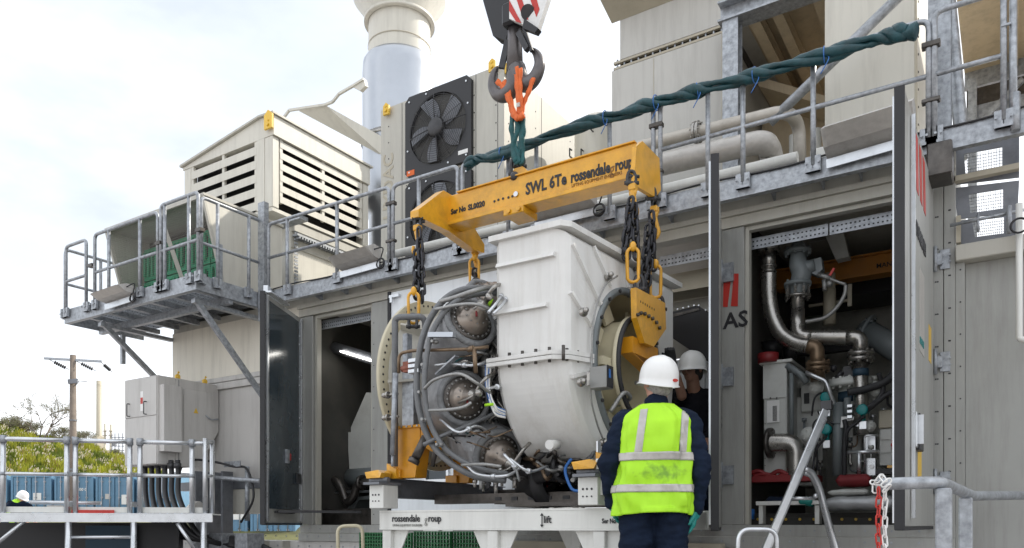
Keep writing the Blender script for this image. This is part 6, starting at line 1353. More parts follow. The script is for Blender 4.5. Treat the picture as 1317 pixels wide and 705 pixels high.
# ================================================================== MIDDLE BAY, BEHIND THE INTAKE
b = MB(); Z0 = m(880, 362, 7.0).z
for i in range(5): b.box((m(820, 0, 7.1).x, 7.02 + i * .03, 3.0 + i * .045), (m(925, 0, 7.1).x, 7.3, 3.035 + i * .045))
b.build('slatted_soffit', 'khaki', EN)
b = MB(); b.box((m(820, 0, 7.2).x, 7.35, 2.45), (m(925, 0, 7.2).x, 7.4, 3.0)); b.build('inner_panel', 'creamy', EN)
BH = thing('black_hood', 'black boxy hood hanging inside the middle bay above the second worker', 'hood', m(895, 430, 7.1))
b = MB(); P = [m(848, 405, 6.95), m(898, 393, 6.95), m(925, 410, 6.95), m(925, 455, 6.95), m(905, 462, 6.95), m(850, 425, 6.95)]; b.prism(P, (0, .35, 0)); b.build('body', 'black', BH)
b = MB()
for i in range(9): p = m(858 + i * 7, 401 - i * 1.6, 6.94) if i < 6 else m(899 + (i - 6) * 9, 393 + (i - 6) * 6, 6.94); b.cyl(p, p + V((0, -.01, 0)), .008, n=6)
b.build('bolts', 'alu', BH); b = MB(); b.prism([m(850, 408, 6.945), m(898, 396, 6.945), m(900, 399, 6.945), m(850, 412, 6.945)], (0, -.004, 0)); b.build('trim', 'hot_steel', BH)
b = MB(); a, c = m(866, 0, 7.35), m(925, 0, 7.35); b.box((a.x, 7.41, .8), (c.x, 7.45, 2.44)); o = b.build('inner_door', 'doorwhite', EN); b = MB()
for z in (1.2, 1.6, 2.0): b.box((a.x + .01, 7.404, z), (c.x - .01, 7.409, z + .006))
b.box((a.x + .3, 7.404, .85), (a.x + .306, 7.409, 2.4)); b.build('seam', 'galv', o)
b = MB(); a = m(872, 0, 7.1); b.box((a.x, 7.1, .8), (m(925, 0, 7.1).x, 7.25, 1.28)); b.box((a.x, 7.08, 1.281), (m(925, 0, 7.1).x, 7.3, 1.3)); b.build('ledge', 'int_wall', EN)
# ================================================================== LEFT BAY CONTENTS
LB = thing('bulkhead_lamp', 'lit tubular lamp under the roof of the left bay', 'lamp', PY(455, 452, 8.0))
b = MB(); p, q = PY(430, 447, 7.2), PY(486, 464, 7.2); b.cyl(p, q, .07, n=18); b.build('housing', 'galv_dark', LB)
b = MB(); d = (q - p); b.beam(p + d * .28 + V((0, -.078, -.02)), p + d * .95 + V((0, -.078, -.02)), .02, .055, (0, 1, 0)); b.build('tube', 'glow', LB)
CA = thing('grey_cabinet', 'dark grey cabinet door standing at the left inside the left bay', 'cabinet', PY(420, 640, 7.6))
b = MB(); p, q = PY(403, 455, 7.5), PY(421, 640, 7.5); b.box((p.x, 7.5, .8), (q.x + .08, 8.1, p.z)); b.build('body', 'doorglass', CA)
b = MB(); p, q = PY(424, 500, 8.5), PY(462, 556, 8.5); b.box((p.x, 8.5, q.z), (q.x, 8.65, p.z)); tag(b.build('switch_box', 'galv_dark'), 'flat grey switch box on the rear bulkhead of the left bay', 'switch box')
b = MB(); p, q = PY(424, 565, 8.3), PY(452, 640, 8.3); b.box((p.x, 8.32, .8), (q.x, 8.6, p.z)); tag(b.build('low_cabinet', 'valvegrey'), 'low dark cabinet beneath the flat grey switch box', 'cabinet')
GE = thing('generator_end', 'pale grey tapering machine end at the right of the left bay', 'generator', PY(462, 640, 7.6))
b = MB(); b.prism([PY(444, 557, 7.5), PY(450, 553, 7.5), PY(471, 505, 7.5), PY(500, 505, 7.5), PY(500, 557, 7.5)], (0, .8, 0)); b.build('upper_casing', 'machine', GE)
b = MB(); b.prism([PY(442, 560, 7.45), PY(448, 556, 7.45), PY(500, 556, 7.45), PY(500, 612, 7.45), PY(450, 612, 7.45), PY(448, 580, 7.45)], (0, .9, 0)); b.build('lower_casing', 'machine', GE)
b = MB(); b.prism([PY(438, 670, 7.35), PY(455, 640, 7.35), PY(500, 634, 7.35), PY(500, 640, 7.35), PY(462, 643, 7.35), PY(446, 672, 7.35)], (0, .3, 0)); b.cyl(PY(452, 615, 7.5), PY(500, 612, 7.5), .13, n=18); b.build('frame', 'valvegrey', GE)
b = MB(); b.tube(fillet([PY(402, 616, 7.2), PY(432, 617, 7.2), PY(440, 628, 7.2), PY(446, 648, 7.2), PY(455, 640, 7.2), PY(460, 622, 7.2), PY(490, 619, 7.2)], .1, 8), .055, 12); fl(b, PY(410, 616, 7.2), (1, 0, 0), .05, .1); fl(b, PY(466, 621, 7.2), (1, 0, 0), .05, .1); tag(b.build('looped_pipe', 'hot_steel'), 'dark steel pipe with a deep U bend across the left bay', 'pipe')
b = MB(); b.box((X1 + .02, 7.0, .8), (X3, 7.06, 1.0)); tag(b.build('bay_rail', 'hot_steel'), 'low steel rail across the floor of the left bay', 'rail')
b = MB(); b.tube([(X1 + .1, 7.22, 1.22), (PY(428, 0, 7.22).x, 7.22, 1.22), (X3 + .05, 7.22, 1.22)], .016, 8); b.tube([(PY(428, 0, 7.22).x, 7.22, .8), (PY(428, 0, 7.22).x, 7.22, 1.35)], .018, 8); b.build('thin_rail', 'galv', EN)
# ================================================================== CABLE BOX AT THE ENCLOSURE END
TB = thing('cable_box', 'large grey cable termination box under the left platform with black cables dropping out', 'electrical box', (-9.4, 6.3, 1.56))
qx0, qx1, qy0, qy1, qz0, qz1 = -9.71, -9.0, 5.8, 6.69, 1.56, 2.68
b = MB(); b.box((qx0, qy0, qz0), (qx1 - .001, qy0 + .25, qz1), bev=.006); b.prism([(qx0 + .002, qy0 + .251, qz0), (qx0 + .002, qy0 + .251, qz1 - .002), (qx0 + .002, qy1, qz1 - .002), (qx0 + .002, qy1, qz0 + .5), (qx0 + .002, qy1 - .3, qz0)], (qx1 - qx0 - .004, 0, 0)); b.build('body', 'boxgrey', TB)
b = MB(); b.box((qx0 + .01, qy0 - .012, qz0 + .62), (qx1 - .01, qy0 - .001, qz1 - .01), bev=.003); d1 = b.build('door', 'boxgrey', TB)
b = MB(); b.box((qx0 + .01, qy0 - .012, qz0 + .01), (qx1 - .01, qy0 - .001, qz0 + .612), bev=.003); b.build('door', 'boxgrey', TB)
for x in (qx0 + .12, qx1 - .22): b = MB(); b.tube(fillet([(x, qy0 - .012, 2.2), (x, qy0 - .05, 2.2), (x, qy0 - .05, 2.36), (x, qy0 - .012, 2.36)], .015), .007, 6); b.build('handle', 'dark_metal', d1)
b = MB(); b.box((qx0 + .36, qy0 - .014, 2.25), (qx0 + .42, qy0 - .0125, 2.5)); s = b.build('sticker', 'whitepaint', d1); b = MB(); b.box((qx0 + .365, qy0 - .0155, 2.34), (qx0 + .415, qy0 - .0142, 2.42)); b.build('sticker', 'red', d1)
b = MB(); b.box((qx1, qy0 + .02, qz0 + .16), (qx1 + .10, qy0 + .27, qz1 - .12), bev=.004); b.build('side_cover', 'boxgrey', TB)
b = MB(); b.box((qx1 + .001, qy0 + .36, qz0 + .32), (qx1 + .012, qy0 + .8, qz1 - .12), bev=.003); d2 = b.build('door', 'boxgrey', TB)
b = MB(); b.prism([(qx1 + .013, qy0 + .50, 2.26), (qx1 + .013, qy0 + .57, 2.26), (qx1 + .013, qy0 + .535, 2.33)], (.002, 0, 0)); b.build('sticker', 'lug', d2)
b = MB(); b.tube(spline([(qx1 + .015, qy0 + .68, 2.25), (qx1 + .04, qy0 + .75, 2.2), (qx1 + .03, qy0 + .86, 2.22)], 5), .01, 6); b.build('latch', 'galv', d2)
for y in (qy0 + .3, qy0 + .7): q = lug((qx1 - .05, y, qz1 - .03), TB, n=(1, 0, 0), s_=.6)
b = MB(); b.box((qx1 + .001, qy0 + .29, qz0 + .02), (qx1 + .006, qy0 + .295, qz1 - .02)); b.build('seam', 'galv_dark', TB)
HB = thing('black_cables', 'bundle of thick black cables dropping from the grey cable box and sweeping right', 'cables', (-9.2, 6.3, 0))
for i in range(6):
    px = 186 + i * 8.5; b = MB(); P = [PY(px, 592, 5.95), PY(px + 1, 612, 5.95), PY(px + 2, 640, 5.9), PY(px + 10 + i * 2, 668 + i * 2, 5.8), PY(px + 40, 690 + i, 5.9), PY(300, 692 + i * 2, 6.2), PY(345, 706, 6.3), PY(370, 730, 6.35)]
    b.tube(spline(P, 8), .032, 10); b.build('cable', 'black', HB)
    b = MB(); b.cyl(PY(px, 596, 5.95), PY(px, 602, 5.95), .045, n=10); b.build('gland', 'dark_metal', HB)
for px in (262, 285, 318): b = MB(); b.box(PY(px, 686, 6.05), PY(px + 6, 712, 6.3)); b.build('clamp', 'galv', HB)
b = MB(); b.tube(spline([PY(230, 640, 6.4), PY(232, 605, 6.3), PY(245, 592, 6.3), PY(275, 594, 6.4), PY(300, 600, 6.5), PY(318, 604, 6.55), PY(326, 640, 6.5), PY(310, 672, 6.5)], 8), .015, 8); tag(b.build('cable_loop', 'black'), 'thin black cable looping right from below the grey cable box', 'cable')
b = MB(); b.box((-9.6, 6.75, .2), (-9.0, 6.85, 1.7)); b.box((-8.98, 6.3, .5), (-8.94, 6.7, 1.5)); b.box((-8.7, 6.5, .3), (-8.66, 6.66, 1.5)); tag(b.build('support_plates', 'galv_dark'), 'dark grey plates hanging behind the black cable drop', 'plate')
b = MB(); b.tube([PY(225, 610, 6.5), PY(335, 619, 6.5)], .03, 8); b.cyl(PY(228, 578, 6.4), PY(228, 612, 6.4), .02, n=8); b.box(PY(288, 594, 6.5), PY(310, 600, 6.52)); b.cyl(PY(318, 600, 6.6), PY(318, 670, 6.6), .03, n=8); tag(b.build('pipe_rail', 'galv'), 'horizontal grey pipe running below the enclosure end', 'pipe')

# ================================================================== SCAFFOLD DECK AT LEFT FOREGROUND
A_, B__ = polar(0, 8.5), polar(272, 9.0); dS = (B__ - A_).normalized(); nS = V((-dS.y, dS.x, 0))     # nS points away from camera
def S(px, z, off=0):
    r = (px - 658.5) / 1000; ray = V((CO * r - SI, SI * r + CO, 0)); A2 = A_ + nS * off
    # intersection of ray with line
    det = ray.x * (-dS.y) - ray.y * (-dS.x); t = (A2.x * (-dS.y) - A2.y * (-dS.x)) / det; p = ray * t; p.z = z; return p
SCF = thing('scaffold_deck', 'aluminium work platform with toe boards at the lower left', 'platform', S(140, 0))
b = MB(); p0, p1 = S(-60, 0, -.03), S(273, 0, -.03)
b.prism([V((p0.x, p0.y, .83)), V((p1.x, p1.y, .83)), V((p1.x, p1.y, .915)), V((p0.x, p0.y, .915))], nS * .05); b.build('edge_beam', 'alu', SCF)
b = MB(); b.prism([V((p0.x, p0.y, .916)), V((p1.x, p1.y, .916)), V((p1.x, p1.y, .93)), V((p0.x, p0.y, .93))], nS * .75); b.build('deck_board', 'alu', SCF)
for (a, c) in ((-55, 86), (99, 167), (182, 262)): b = MB(); b.prism([S(a, .935, .03), S(c, .935, .03), S(c, 1.0, .03), S(a, 1.0, .03)], nS * .02); b.build('toe_board', 'offwhite', SCF)
for px in (88, 172, 262): b = MB(); b.cyl(S(px, 0, .0), S(px, .828, .0), .035, n=12); b.build('leg', 'alu', SCF)
b = MB(); b.cyl(S(90, .66), S(172, .66), .02, n=8); b.build('rung', 'alu', SCF)
b = MB(); b.cyl(S(34, .86, -.0), S(-10, .55, .0), .022, n=8); b.cyl(S(228, .82), S(252, .5), .022, n=8); b.build('diagonal_brace', 'alu', SCF)
def gpanel(pa, pb, extra=(), lab=''):
    t = thing('guard_rail', lab, 'guard rail', S(pa, .93), 'aluminium guard rails on the work platform'); b = MB()
    b.tube([S(pa - 1, 1.74), S(pb + 1, 1.74)], .026, 10); b.build('rail', 'alu', t); b = MB(); b.tube([S(pa, 1.36), S(pb, 1.36)], .02, 8); b.build('rail', 'alu', t)
    for q in (pa, pb) + tuple(extra):
        b = MB(); b.tube([S(q, .93), S(q, 1.74)], .028, 10); b.build('post', 'alu', t)
        b = MB(); b.cyl(S(q, 1.70), S(q, 1.78), .038, n=10); b.cyl(S(q, 1.34), S(q, 1.38), .032, n=10); b.build('coupler', 'galv', t)
    return t
gpanel(-70, 86, (4,), 'long aluminium guard rail at the far left with a post near the picture edge')
gpanel(97, 167, (), 'middle aluminium guard rail in front of the numbered blue container')
gpanel(180, 247, (), 'aluminium guard rail in front of the grey cable box')
g = thing('guard_rail', 'short end guard rail with two posts at the right end of the work platform', 'guard rail', S(262, .93), 'aluminium guard rails on the work platform'); b = MB()
q0, q1 = S(264, 0), S(273, 0, .2); b.tube([V((S(247, 0).x, S(247, 0).y, 1.74)), V((q0.x, q0.y, 1.74)), V((q1.x, q1.y, 1.78))], .026, 10); b.build('rail', 'alu', g); b = MB(); b.tube([V((q0.x, q0.y, 1.36)), V((q1.x, q1.y, 1.38))], .02, 8); b.build('rail', 'alu', g)
for q in (q0, q1): b = MB(); b.cyl(q + V((0, 0, .93)), q + V((0, 0, 1.8)), .028, n=10); b.build('post', 'alu', g)
for px in (92, 173): b = MB(); b.box(S(px - 6, 1.34, -.05), S(px + 8, 1.39, .03)); b.box(S(px - 4, 1.0, -.04), S(px + 4, 1.06, .03)); b.build('clip', 'alu', SCF)
b = MB(); b.prism([S(92, .9305, .0), S(147, .9305, .0), S(147, .9305, .35), S(92, .9305, .35)], (0, 0, .035)); tag(b.build('red_board', 'red'), 'red plastic board lying on the aluminium deck', 'board')
b = MB(); b.cyl(S(38, 1.06, .5), S(130, 1.055, .5), .022, n=8); tag(b.build('loose_pole', 'alu'), 'loose aluminium tube lying behind the guard rails', 'tube')
p, q = S(8, .93, .2), S(38, .93, .5); pillow('dark_jacket', (min(p.x, q.x), min(p.y, q.y), .93), (max(p.x, q.x), max(p.y, q.y), 1.06), 'navy', 'dark crumpled jacket lying on the deck at the lower left corner', 'jacket', .9, 4)
p, q = S(244, .93, .05), S(262, .93, .3); pillow('plastic_bag', (min(p.x, q.x), min(p.y, q.y), .93), (max(p.x, q.x), max(p.y, q.y), 1.05), 'tape', 'crumpled clear plastic bag at the right end of the deck', 'bag', 1.2, 6)
b = MB(); b.prism([S(60, .9305, .2), S(82, .9305, .2), S(78, .9305, .45), S(62, .9305, .45)], (0, 0, .09)); tag(b.build('grey_crate', 'tape'), 'small grey ribbed crate on the deck beside the red board', 'crate')
b = MB(); P = [S(-120, 0, 1.0), S(230, 0, .55)]; b.prism([V((P[0].x, P[0].y, 0)), V((P[1].x, P[1].y, 0)), V((P[1].x, P[1].y, .825)), V((P[0].x, P[0].y, .825))], nS * .3); tag(b.build('dark_skip', 'black'), 'low black sheeted skip standing behind the work platform legs', 'skip')
b = MB(); b.prism([S(110, 0, .5), S(172, 0, .5), S(172, .79, .5), S(110, .79, .5)], nS * .03); tag(b.build('tarpaulin', 'containerdark'), 'dark green tarpaulin between the work platform legs', 'tarpaulin')

# ================================================================== RIGHT FOREGROUND
HR = thing('handrail', 'thick galvanised tube handrail with two posts in the right foreground', 'handrail', PD(1240, 675, 3.3) - V((0, 0, .8)))
b = MB(); P = [PD(1127, 623, 3.15), PD(1208, 620, 3.1), PD(1252, 638, 4.0), PD(1345, 637, 4.9)]; b.tube(fillet(P, .09, 8), .025, 14); b.build('rail', 'galv', HR)
for (px, py, D) in ((1214, 628, 3.12), (1242, 640, 3.75)): q = PD(px, py, D); b = MB(); b.box((q.x - .029, q.y - .029, 0), (q.x + .029, q.y + .029, q.z), bev=.006); b.box((q.x - .08, q.y - .08, 0), (q.x + .08, q.y + .08, .012)); b.build('post', 'galv', HR)
for (name, mm, dx, lb, z1, gcol) in (('plastic_chain', 'red', -2, 'red plastic link chain hanging from the handrail end', 705, 0), ('plastic_chain', 'whitepaint', 6, 'white plastic link chain draped over the handrail end beside the red one', 700, 1)):
    b = MB(); top_ = PD(1132 + dx, 634 + gcol * 2, 3.1); bot = top_.copy(); bot.z = .35
    n_ = int((top_.z - bot.z) / .037)
    for i in range(n_): link(b, top_ - V((0, 0, .037 * i)), (0.1 * math.sin(i), 0, 1), (CO, SI, 0) if i % 2 else (-SI, CO, .2), .048, .010, .0036)
    if gcol:
        for i in range(6): a = PI * 1.3 * i / 5 - .4; c = PD(1130 + i * 1.2, 624, 3.1) + V((0, 0, math.sin(a) * .028)) + V((-SI, CO, 0)) * (math.cos(a) * .034); link(b, c, (math.sin(i * 2), .4, math.cos(i * 1.7)), (CO, SI, .3 * (i % 2)), .044, .0095, .0034)
    tag(b.build(name, mm), lb, 'chain')
SL = thing('stepladder', 'folding aluminium stepladder standing in front of the right bay', 'stepladder', PD(1020, 675, 5.5) - V((0, 0, .8)))
vw = V((-SI + CO * .37, CO + SI * .37, 0)).normalized() * .42
for k, off in enumerate((V((0, 0, 0)), vw)):
    T0 = PD(1062, 527, 5.35) + off; d = (PD(985, 705, 5.35) - PD(1062, 527, 5.35)); bt = T0 + d * ((T0.z) / -d.z); b = MB(); b.beam(T0, bt, .03, .05, (CO, SI, 0), bev=.004); b.build('stile', 'alu', SL)
    b = MB(); q = [PD(1034, 603, 5.38), PD(1044, 606, 5.4), PD(1054, 625, 5.42), PD(1075, 705, 5.42)]; e = q[3] - q[2]; q.append(q[3] + e * (q[3].z / -e.z)); b.tube([p + off + (V((.0, .0, 0))) for p in fillet(q, .12, 7)], .020, 8); b.build('rear_leg', 'alu', SL)
T0 = PD(1062, 527, 5.35); d = (PD(985, 705, 5.35) - T0)
for k in range(1, 6): q = T0 + d * (k * .27 / -d.z); b = MB(); b.beam(q, q + vw, .012, .07, (0, 0, 1)); b.build('step', 'alu', SL)
b = MB(); b.cyl(PD(1018, 641, 5.4), PD(1048, 641, 5.4), .012, n=8); b.sphere(PD(1049, 638, 5.38), .018, 8, 6); b.build('spreader_bar', 'alu', SL)
b = MB(); b.box(T0 + V((-.03, -.02, -.0)), T0 + V((.04, .03, .06))); b.build('top_cap', 'dark_metal', SL)
def hoop(P, r, mm, label, D):
    q = [PD(x, y, D) for x, y in P]; q[0].z = 0; q[-1].z = 0; b = MB(); b.tube(fillet(q, .07, 7), r, 9); tag(b.build('hoop_handle', mm), label, 'hoop handle')
hoop(((944, 705), (950, 681), (999, 681), (1001, 705)), .014, 'alu', 'small white hoop handle standing beside the stepladder foot', 4.6)
hoop(((437, 705), (434, 677), (466, 676), (470, 705)), .016, 'ivory', 'cream hoop handle standing left of the trestle', 6.9)
# green gratings leaning behind the trestle
for i, (pa, pb, lb) in enumerate(((462, 528, 'green plastic grating panel at the left behind the trestle leg'), (532, 578, 'green plastic grating panel leaning left of the middle trestle leg'), (580, 622, 'green plastic grating panel just left of the middle trestle leg'))):
    y = 6.0 + i * .06; a, c = PY(pa, 0, y).x, PY(pb, 0, y).x; b = MB(); z1 = .735 if i else .72; n_ = int((c - a) / .035)
    for k in range(n_ + 1): x = a + (c - a) * k / n_; b.box((x, y, .02), (x + .008, y + .03, z1))
    for k in range(20): z = .02 + (z1 - .03) * k / 19; b.box((a, y + .001, z), (c, y + .029, z + .008))
    o = tag(b.build('green_grating', 'gratinggreen'), lb, 'grating', 'green gratings behind the trestle')
b = MB(); b.box((PY(640, 0, 6.55).x, 6.5, .1), (PY(930, 0, 6.55).x, 6.6, .64)); tag(b.build('skid_cover', 'khaki'), 'khaki cover plate along the skid behind the trestle', 'cover')
# ================================================================== PEOPLE
def organic(b, name, mm, parent, voxel=.012, smooth=5, amp=0, sc=8, fold=None):
    me = bpy.data.meshes.new('tmp'); me.from_pydata([tuple(p) for p in b.v], [], b.f); ob = bpy.data.objects.new('tmp', me); COL.objects.link(ob)
    r = ob.modifiers.new('r', 'REMESH'); r.mode = 'VOXEL'; r.voxel_size = voxel; r.use_smooth_shade = True
    s_ = ob.modifiers.new('s', 'SMOOTH'); s_.iterations = smooth; s_.factor = .5
    dg = bpy.context.evaluated_depsgraph_get(); dg.update(); m2 = bpy.data.meshes.new_from_object(ob.evaluated_get(dg)); bpy.data.objects.remove(ob)
    vs = [v.co.copy() for v in m2.vertices]; ns = [v.normal.copy() for v in m2.vertices]
    if amp:
        for i, p in enumerate(vs):
            q_ = p * sc if not isinstance(sc, tuple) else V((p.x * sc[0], p.y * sc[1], p.z * sc[2])); k = noise.noise(q_) + .5 * noise.noise(q_ * 2.3); w_ = fold(p) if fold else 1; vs[i] = p + ns[i] * amp * k * w_
    o = MB(); o.add(vs, [list(f.vertices) for f in m2.polygons], True); bpy.data.meshes.remove(m2)
    return o.build(name, mm, parent, recalc=False)
def cap(b, p, q, r0, r1, n=14):
    p, q = V(p), V(q); b.sphere(p, r0, n, 10); b.sphere(q, r1, n, 10); d = (q - p)
    if d.length > 1e-4: b.cyl(p, q, r0, r1, n=n)
def mk_hand(b, w_, d, nrm, s_=1, k=1.0, curl=.5, fat=1.0):
    # wrist, finger direction, palm normal (side the fingers curl to), thumb side sign
    w_, d, nrm = V(w_), V(d).normalized(), V(nrm); nrm = (nrm - d * nrm.dot(d)).normalized(); t = d.cross(nrm) * s_
    for u in (-.028, -.01, .01, .028): cap(b, w_ + t * u * .7 * k, w_ + (d * .085 + t * u) * k, .017 * fat * k, .014 * fat * k, 10)
    for i, (u, L_) in enumerate(((.03, .072), (.010, .082), (-.011, .076), (-.031, .058))):
        p = w_ + (d * .085 + t * u) * k; dd = d.copy()
        for j in range(3):
            a = curl * (.5 + j * .6) * (1 + .12 * i); e = (d * math.cos(a) + nrm * math.sin(a)).normalized(); q = p + e * L_ * k * (.42, .33, .25)[j]; cap(b, p, q, (.0095 - j * .0008) * fat * k, (.0088 - j * .0008) * fat * k, 9); p = q
    p = w_ + (d * .02 + t * .03) * k; q = p + (d * .035 + t * .025 + nrm * .012) * k; cap(b, p, q, .014 * fat * k, .011 * fat * k, 9); cap(b, q, q + (d * .03 + t * .006 + nrm * .012) * k, .011 * fat * k, .009 * fat * k, 9)
def head_parts(b, c, f, u, k=1.0):
    # c: head centre, f: face direction, u: up
    f, u = V(f).normalized(), V(u).normalized(); s_ = f.cross(u).normalized(); rot = Matrix((s_, f, u)).transposed()
    def P(x, y, z): return c + (s_ * x + f * y + u * z) * k
    b.sphere(P(0, -.012, .025), .095 * k, 20, 14, (.82, 1.02, .98), rot); b.sphere(P(0, .03, -.045), .065 * k, 16, 12, (.86, .85, 1.05), rot); b.sphere(P(0, .055, -.085), .028 * k, 12, 8, (1.1, .8, .8), rot)
    b.sphere(P(0, .086, .022), .03 * k, 12, 8, (1.8, .4, .45), rot)
    cap(b, P(0, .088, .012), P(0, .11, -.022), .009 * k, .014 * k, 10); b.sphere(P(.012, .1, -.026), .009 * k, 8, 6); b.sphere(P(-.012, .1, -.026), .009 * k, 8, 6)
    b.sphere(P(0, .088, -.052), .02 * k, 12, 8, (1.15, .5, .32), rot); b.sphere(P(.045, .058, -.02), .028 * k, 10, 8, (.8, .7, .9), rot); b.sphere(P(-.045, .058, -.02), .028 * k, 10, 8, (.8, .7, .9), rot)
    for q in (-1, 1): b.sphere(P(q * .081, -.012, -.005), .032 * k, 12, 8, (.32, .62, 1.0), rot); b.sphere(P(q * .088, -.006, -.008), .022 * k, 10, 8, (.5, .6, 1.0), rot)
    return P, s_, rot
def face_bits(P, rot, parent, hairm):
    for q in (-1, 1):
        b = MB(); b.sphere(P(q * .031, .079, .006), .0125, 10, 8); e = b.build('eye', 'whitepaint', parent); b = MB(); b.sphere(P(q * .031, .0885, .006), .0055, 8, 6); b.build('iris', 'ink', parent)
        b = MB(); b.tube([P(q * .016, .098, .026), P(q * .032, .096, .031), P(q * .048, .085, .025)], .004, 6); b.build('eyebrow', hairm, parent)
    b = MB(); b.tube([P(-.022, .094, -.052), P(0, .1005, -.051), P(.022, .094, -.052)], .0028, 6); b.build('mouth', 'copperred', parent)
def helmet(P, s_, f, u, parent, red=True, k=1.0):
    f, u = V(f).normalized(), V(u).normalized(); vs = []; n, m_ = 40, 12; b = MB(); rings = []
    for j in range(m_ + 1):
        t = j / m_ * PI / 2; lp = []
        for i in range(n):
            a = 2 * PI * i / n; x = math.cos(a) * .117 * math.cos(t) ** .85; y = math.sin(a) * .142 * math.cos(t) ** .85 - .008; z = .03 + .142 * math.sin(t) ** .92
            rib = .004 * max(0, 1 - abs(x) / .02) if t > .3 else 0; z += rib
            if 0 < y: z -= .0
            lp.append(P(x, y, z))
        rings.append(lp)
    low = [P(math.cos(2 * PI * i / n) * .118, math.sin(2 * PI * i / n) * .144 - .008, .0 - .018 * max(0, -math.sin(2 * PI * i / n))) for i in range(n)]
    brim = [P(math.cos(2 * PI * i / n) * .127, math.sin(2 * PI * i / n) * .150 - .008 + .035 * max(0, math.sin(2 * PI * i / n)) ** 3, -.004 - .018 * max(0, -math.sin(2 * PI * i / n)) - .008 * max(0, math.sin(2 * PI * i / n)) ** 3) for i in range(n)]
    brim2 = [p - u * .006 for p in brim]; inn = [P(math.cos(2 * PI * i / n) * .110, math.sin(2 * PI * i / n) * .135 - .008, .0 - .018 * max(0, -math.sin(2 * PI * i / n))) for i in range(n)]
    skin(b, [inn, brim2, brim, low] + rings, True); hm = b.build('helmet', 'helmet', parent, recalc=True)
    if red:
        b = MB(); c = P(.035, -.1415, .018); e1 = s_; e2 = u; nb = -f * .004; b.add([c + nb * 2.2 + e1 * math.cos(2 * PI * i / 20) * .019 + e2 * math.sin(2 * PI * i / 20) * .010 - f * 0 for i in range(20)] + [c - nb + e1 * math.cos(2 * PI * i / 20) * .019 + e2 * math.sin(2 * PI * i / 20) * .010 for i in range(20)], [list(range(20))] + [(i, (i + 1) % 20, 20 + (i + 1) % 20, 20 + i) for i in range(20)]); b.build('red_badge', 'red', hm)
    b = MB(); cc = P(0, -.008, .03); 
    for sgn in (-1, 1): b.tube([P(sgn * .045, -.12, .07), P(sgn * .045, -.07, .135), P(sgn * .04, 0, .163)], .0035, 6)
    b.build('ridge', 'helmet', hm)
    return hm

# ---- worker in the yellow vest, back to the camera
Dm = 4.9; base = polar(842, Dm); vd = V((base.x, base.y, 0)).normalized(); rt = V((vd.y, -vd.x, 0))        # rt: to the right in the picture
def W(x, y, z): return base + rt * x + vd * y + V((0, 0, z))
MAN = thing('person', 'worker seen from behind in yellow high visibility vest, white helmet and navy overalls', 'person', base)
fdir = (vd * .86 - rt * .5 + V((0, 0, .16))).normalized(); hup = (V((0, 0, 1)) - vd * .10 + rt * .06).normalized(); hup = (hup - fdir * hup.dot(fdir)).normalized()
hc = W(.02, .02, 1.695)
J = dict(shL=(-.185, 0, 1.455), elL=(-.285, -.03, 1.18), wrL=(-.265, .07, .945), shR=(.205, 0, 1.445), elR=(.285, -.04, 1.16), wrR=(.25, .03, .90))
b = MB(); P, s_, rot = head_parts(b, hc, fdir, hup); cap(b, W(.01, 0, 1.46), hc - V((0, 0, .05)), .07, .062); b.sphere(W(0, 0, 1.4), .13, 14, 10, (1.3, .7, 1), None); b.sphere(W(0, 0, 1.15), .15, 14, 10, (1, .7, 1.2)); cap(b, W(0, 0, 1.4), W(0, 0, 1.0), .13, .14)
for s in 'LR':
    cap(b, W(*J['sh' + s]), W(*J['el' + s]), .055, .042); cap(b, W(*J['el' + s]), W(*J['wr' + s]), .042, .03); x = -.1 if s == 'L' else .09
    cap(b, W(x, 0, .93), W(x * 1.1, .01, .5), .085, .055); cap(b, W(x * 1.1, .01, .5), W(x * 1.15, 0, .09), .055, .04); cap(b, W(x, 0, .93), W(0, 0, 1.02), .09, .1)
organic(b, 'body', 'skin', MAN, .009, 4)
face_bits(P, rot, MAN, 'hair'); helmet(P, s_, fdir, hup, MAN)
b = MB(); b.sphere(P(0, -.016, .016), .1, 20, 14, (.84, 1.03, .96), rot); b.sphere(P(0, -.05, -.035), .07, 16, 12, (.98, .82, .75), rot); b.v = [p for p in b.v]; organic(b, 'hair', 'hair', MAN, .008, 3, .003, 60)
# overalls
def fold(p): return 1
b = MB(); cap(b, W(.0, 0, 1.50), W(0, 0, 1.545), .085, .075)
b.sphere(W(.012, 0, 1.42), .12, 18, 12, (1.35, .75, .8), Matrix.Rotation(math.atan2(rt.y, rt.x), 3, 'Z'))
for s in 'LR':
    sg = -1 if s == 'L' else 1
    cap(b, W(.06 * sg + .012, 0, 1.455), W(*J['sh' + s]), .088, .078); cap(b, W(*J['sh' + s]), W(*J['el' + s]), .08, .066, 18); cap(b, W(*J['el' + s]), W(*J['wr' + s]), .066, .05, 18)
    x = -.105 if s == 'L' else .10; cap(b, W(x, 0, .92), W(x * 1.12, .01, .5), .125, .095, 18); cap(b, W(x * 1.12, .01, .5), W(x * 1.2, 0, .07), .095, .075, 18); cap(b, W(x, 0, .93), W(x * .5, .01, 1.05), .125, .11)
cap(b, W(0, 0, 1.35), W(-.005, .02, 1.0), .105, .115)
organic(b, 'overalls', 'navy', MAN, .009, 3, .017, (8, 8, 15))
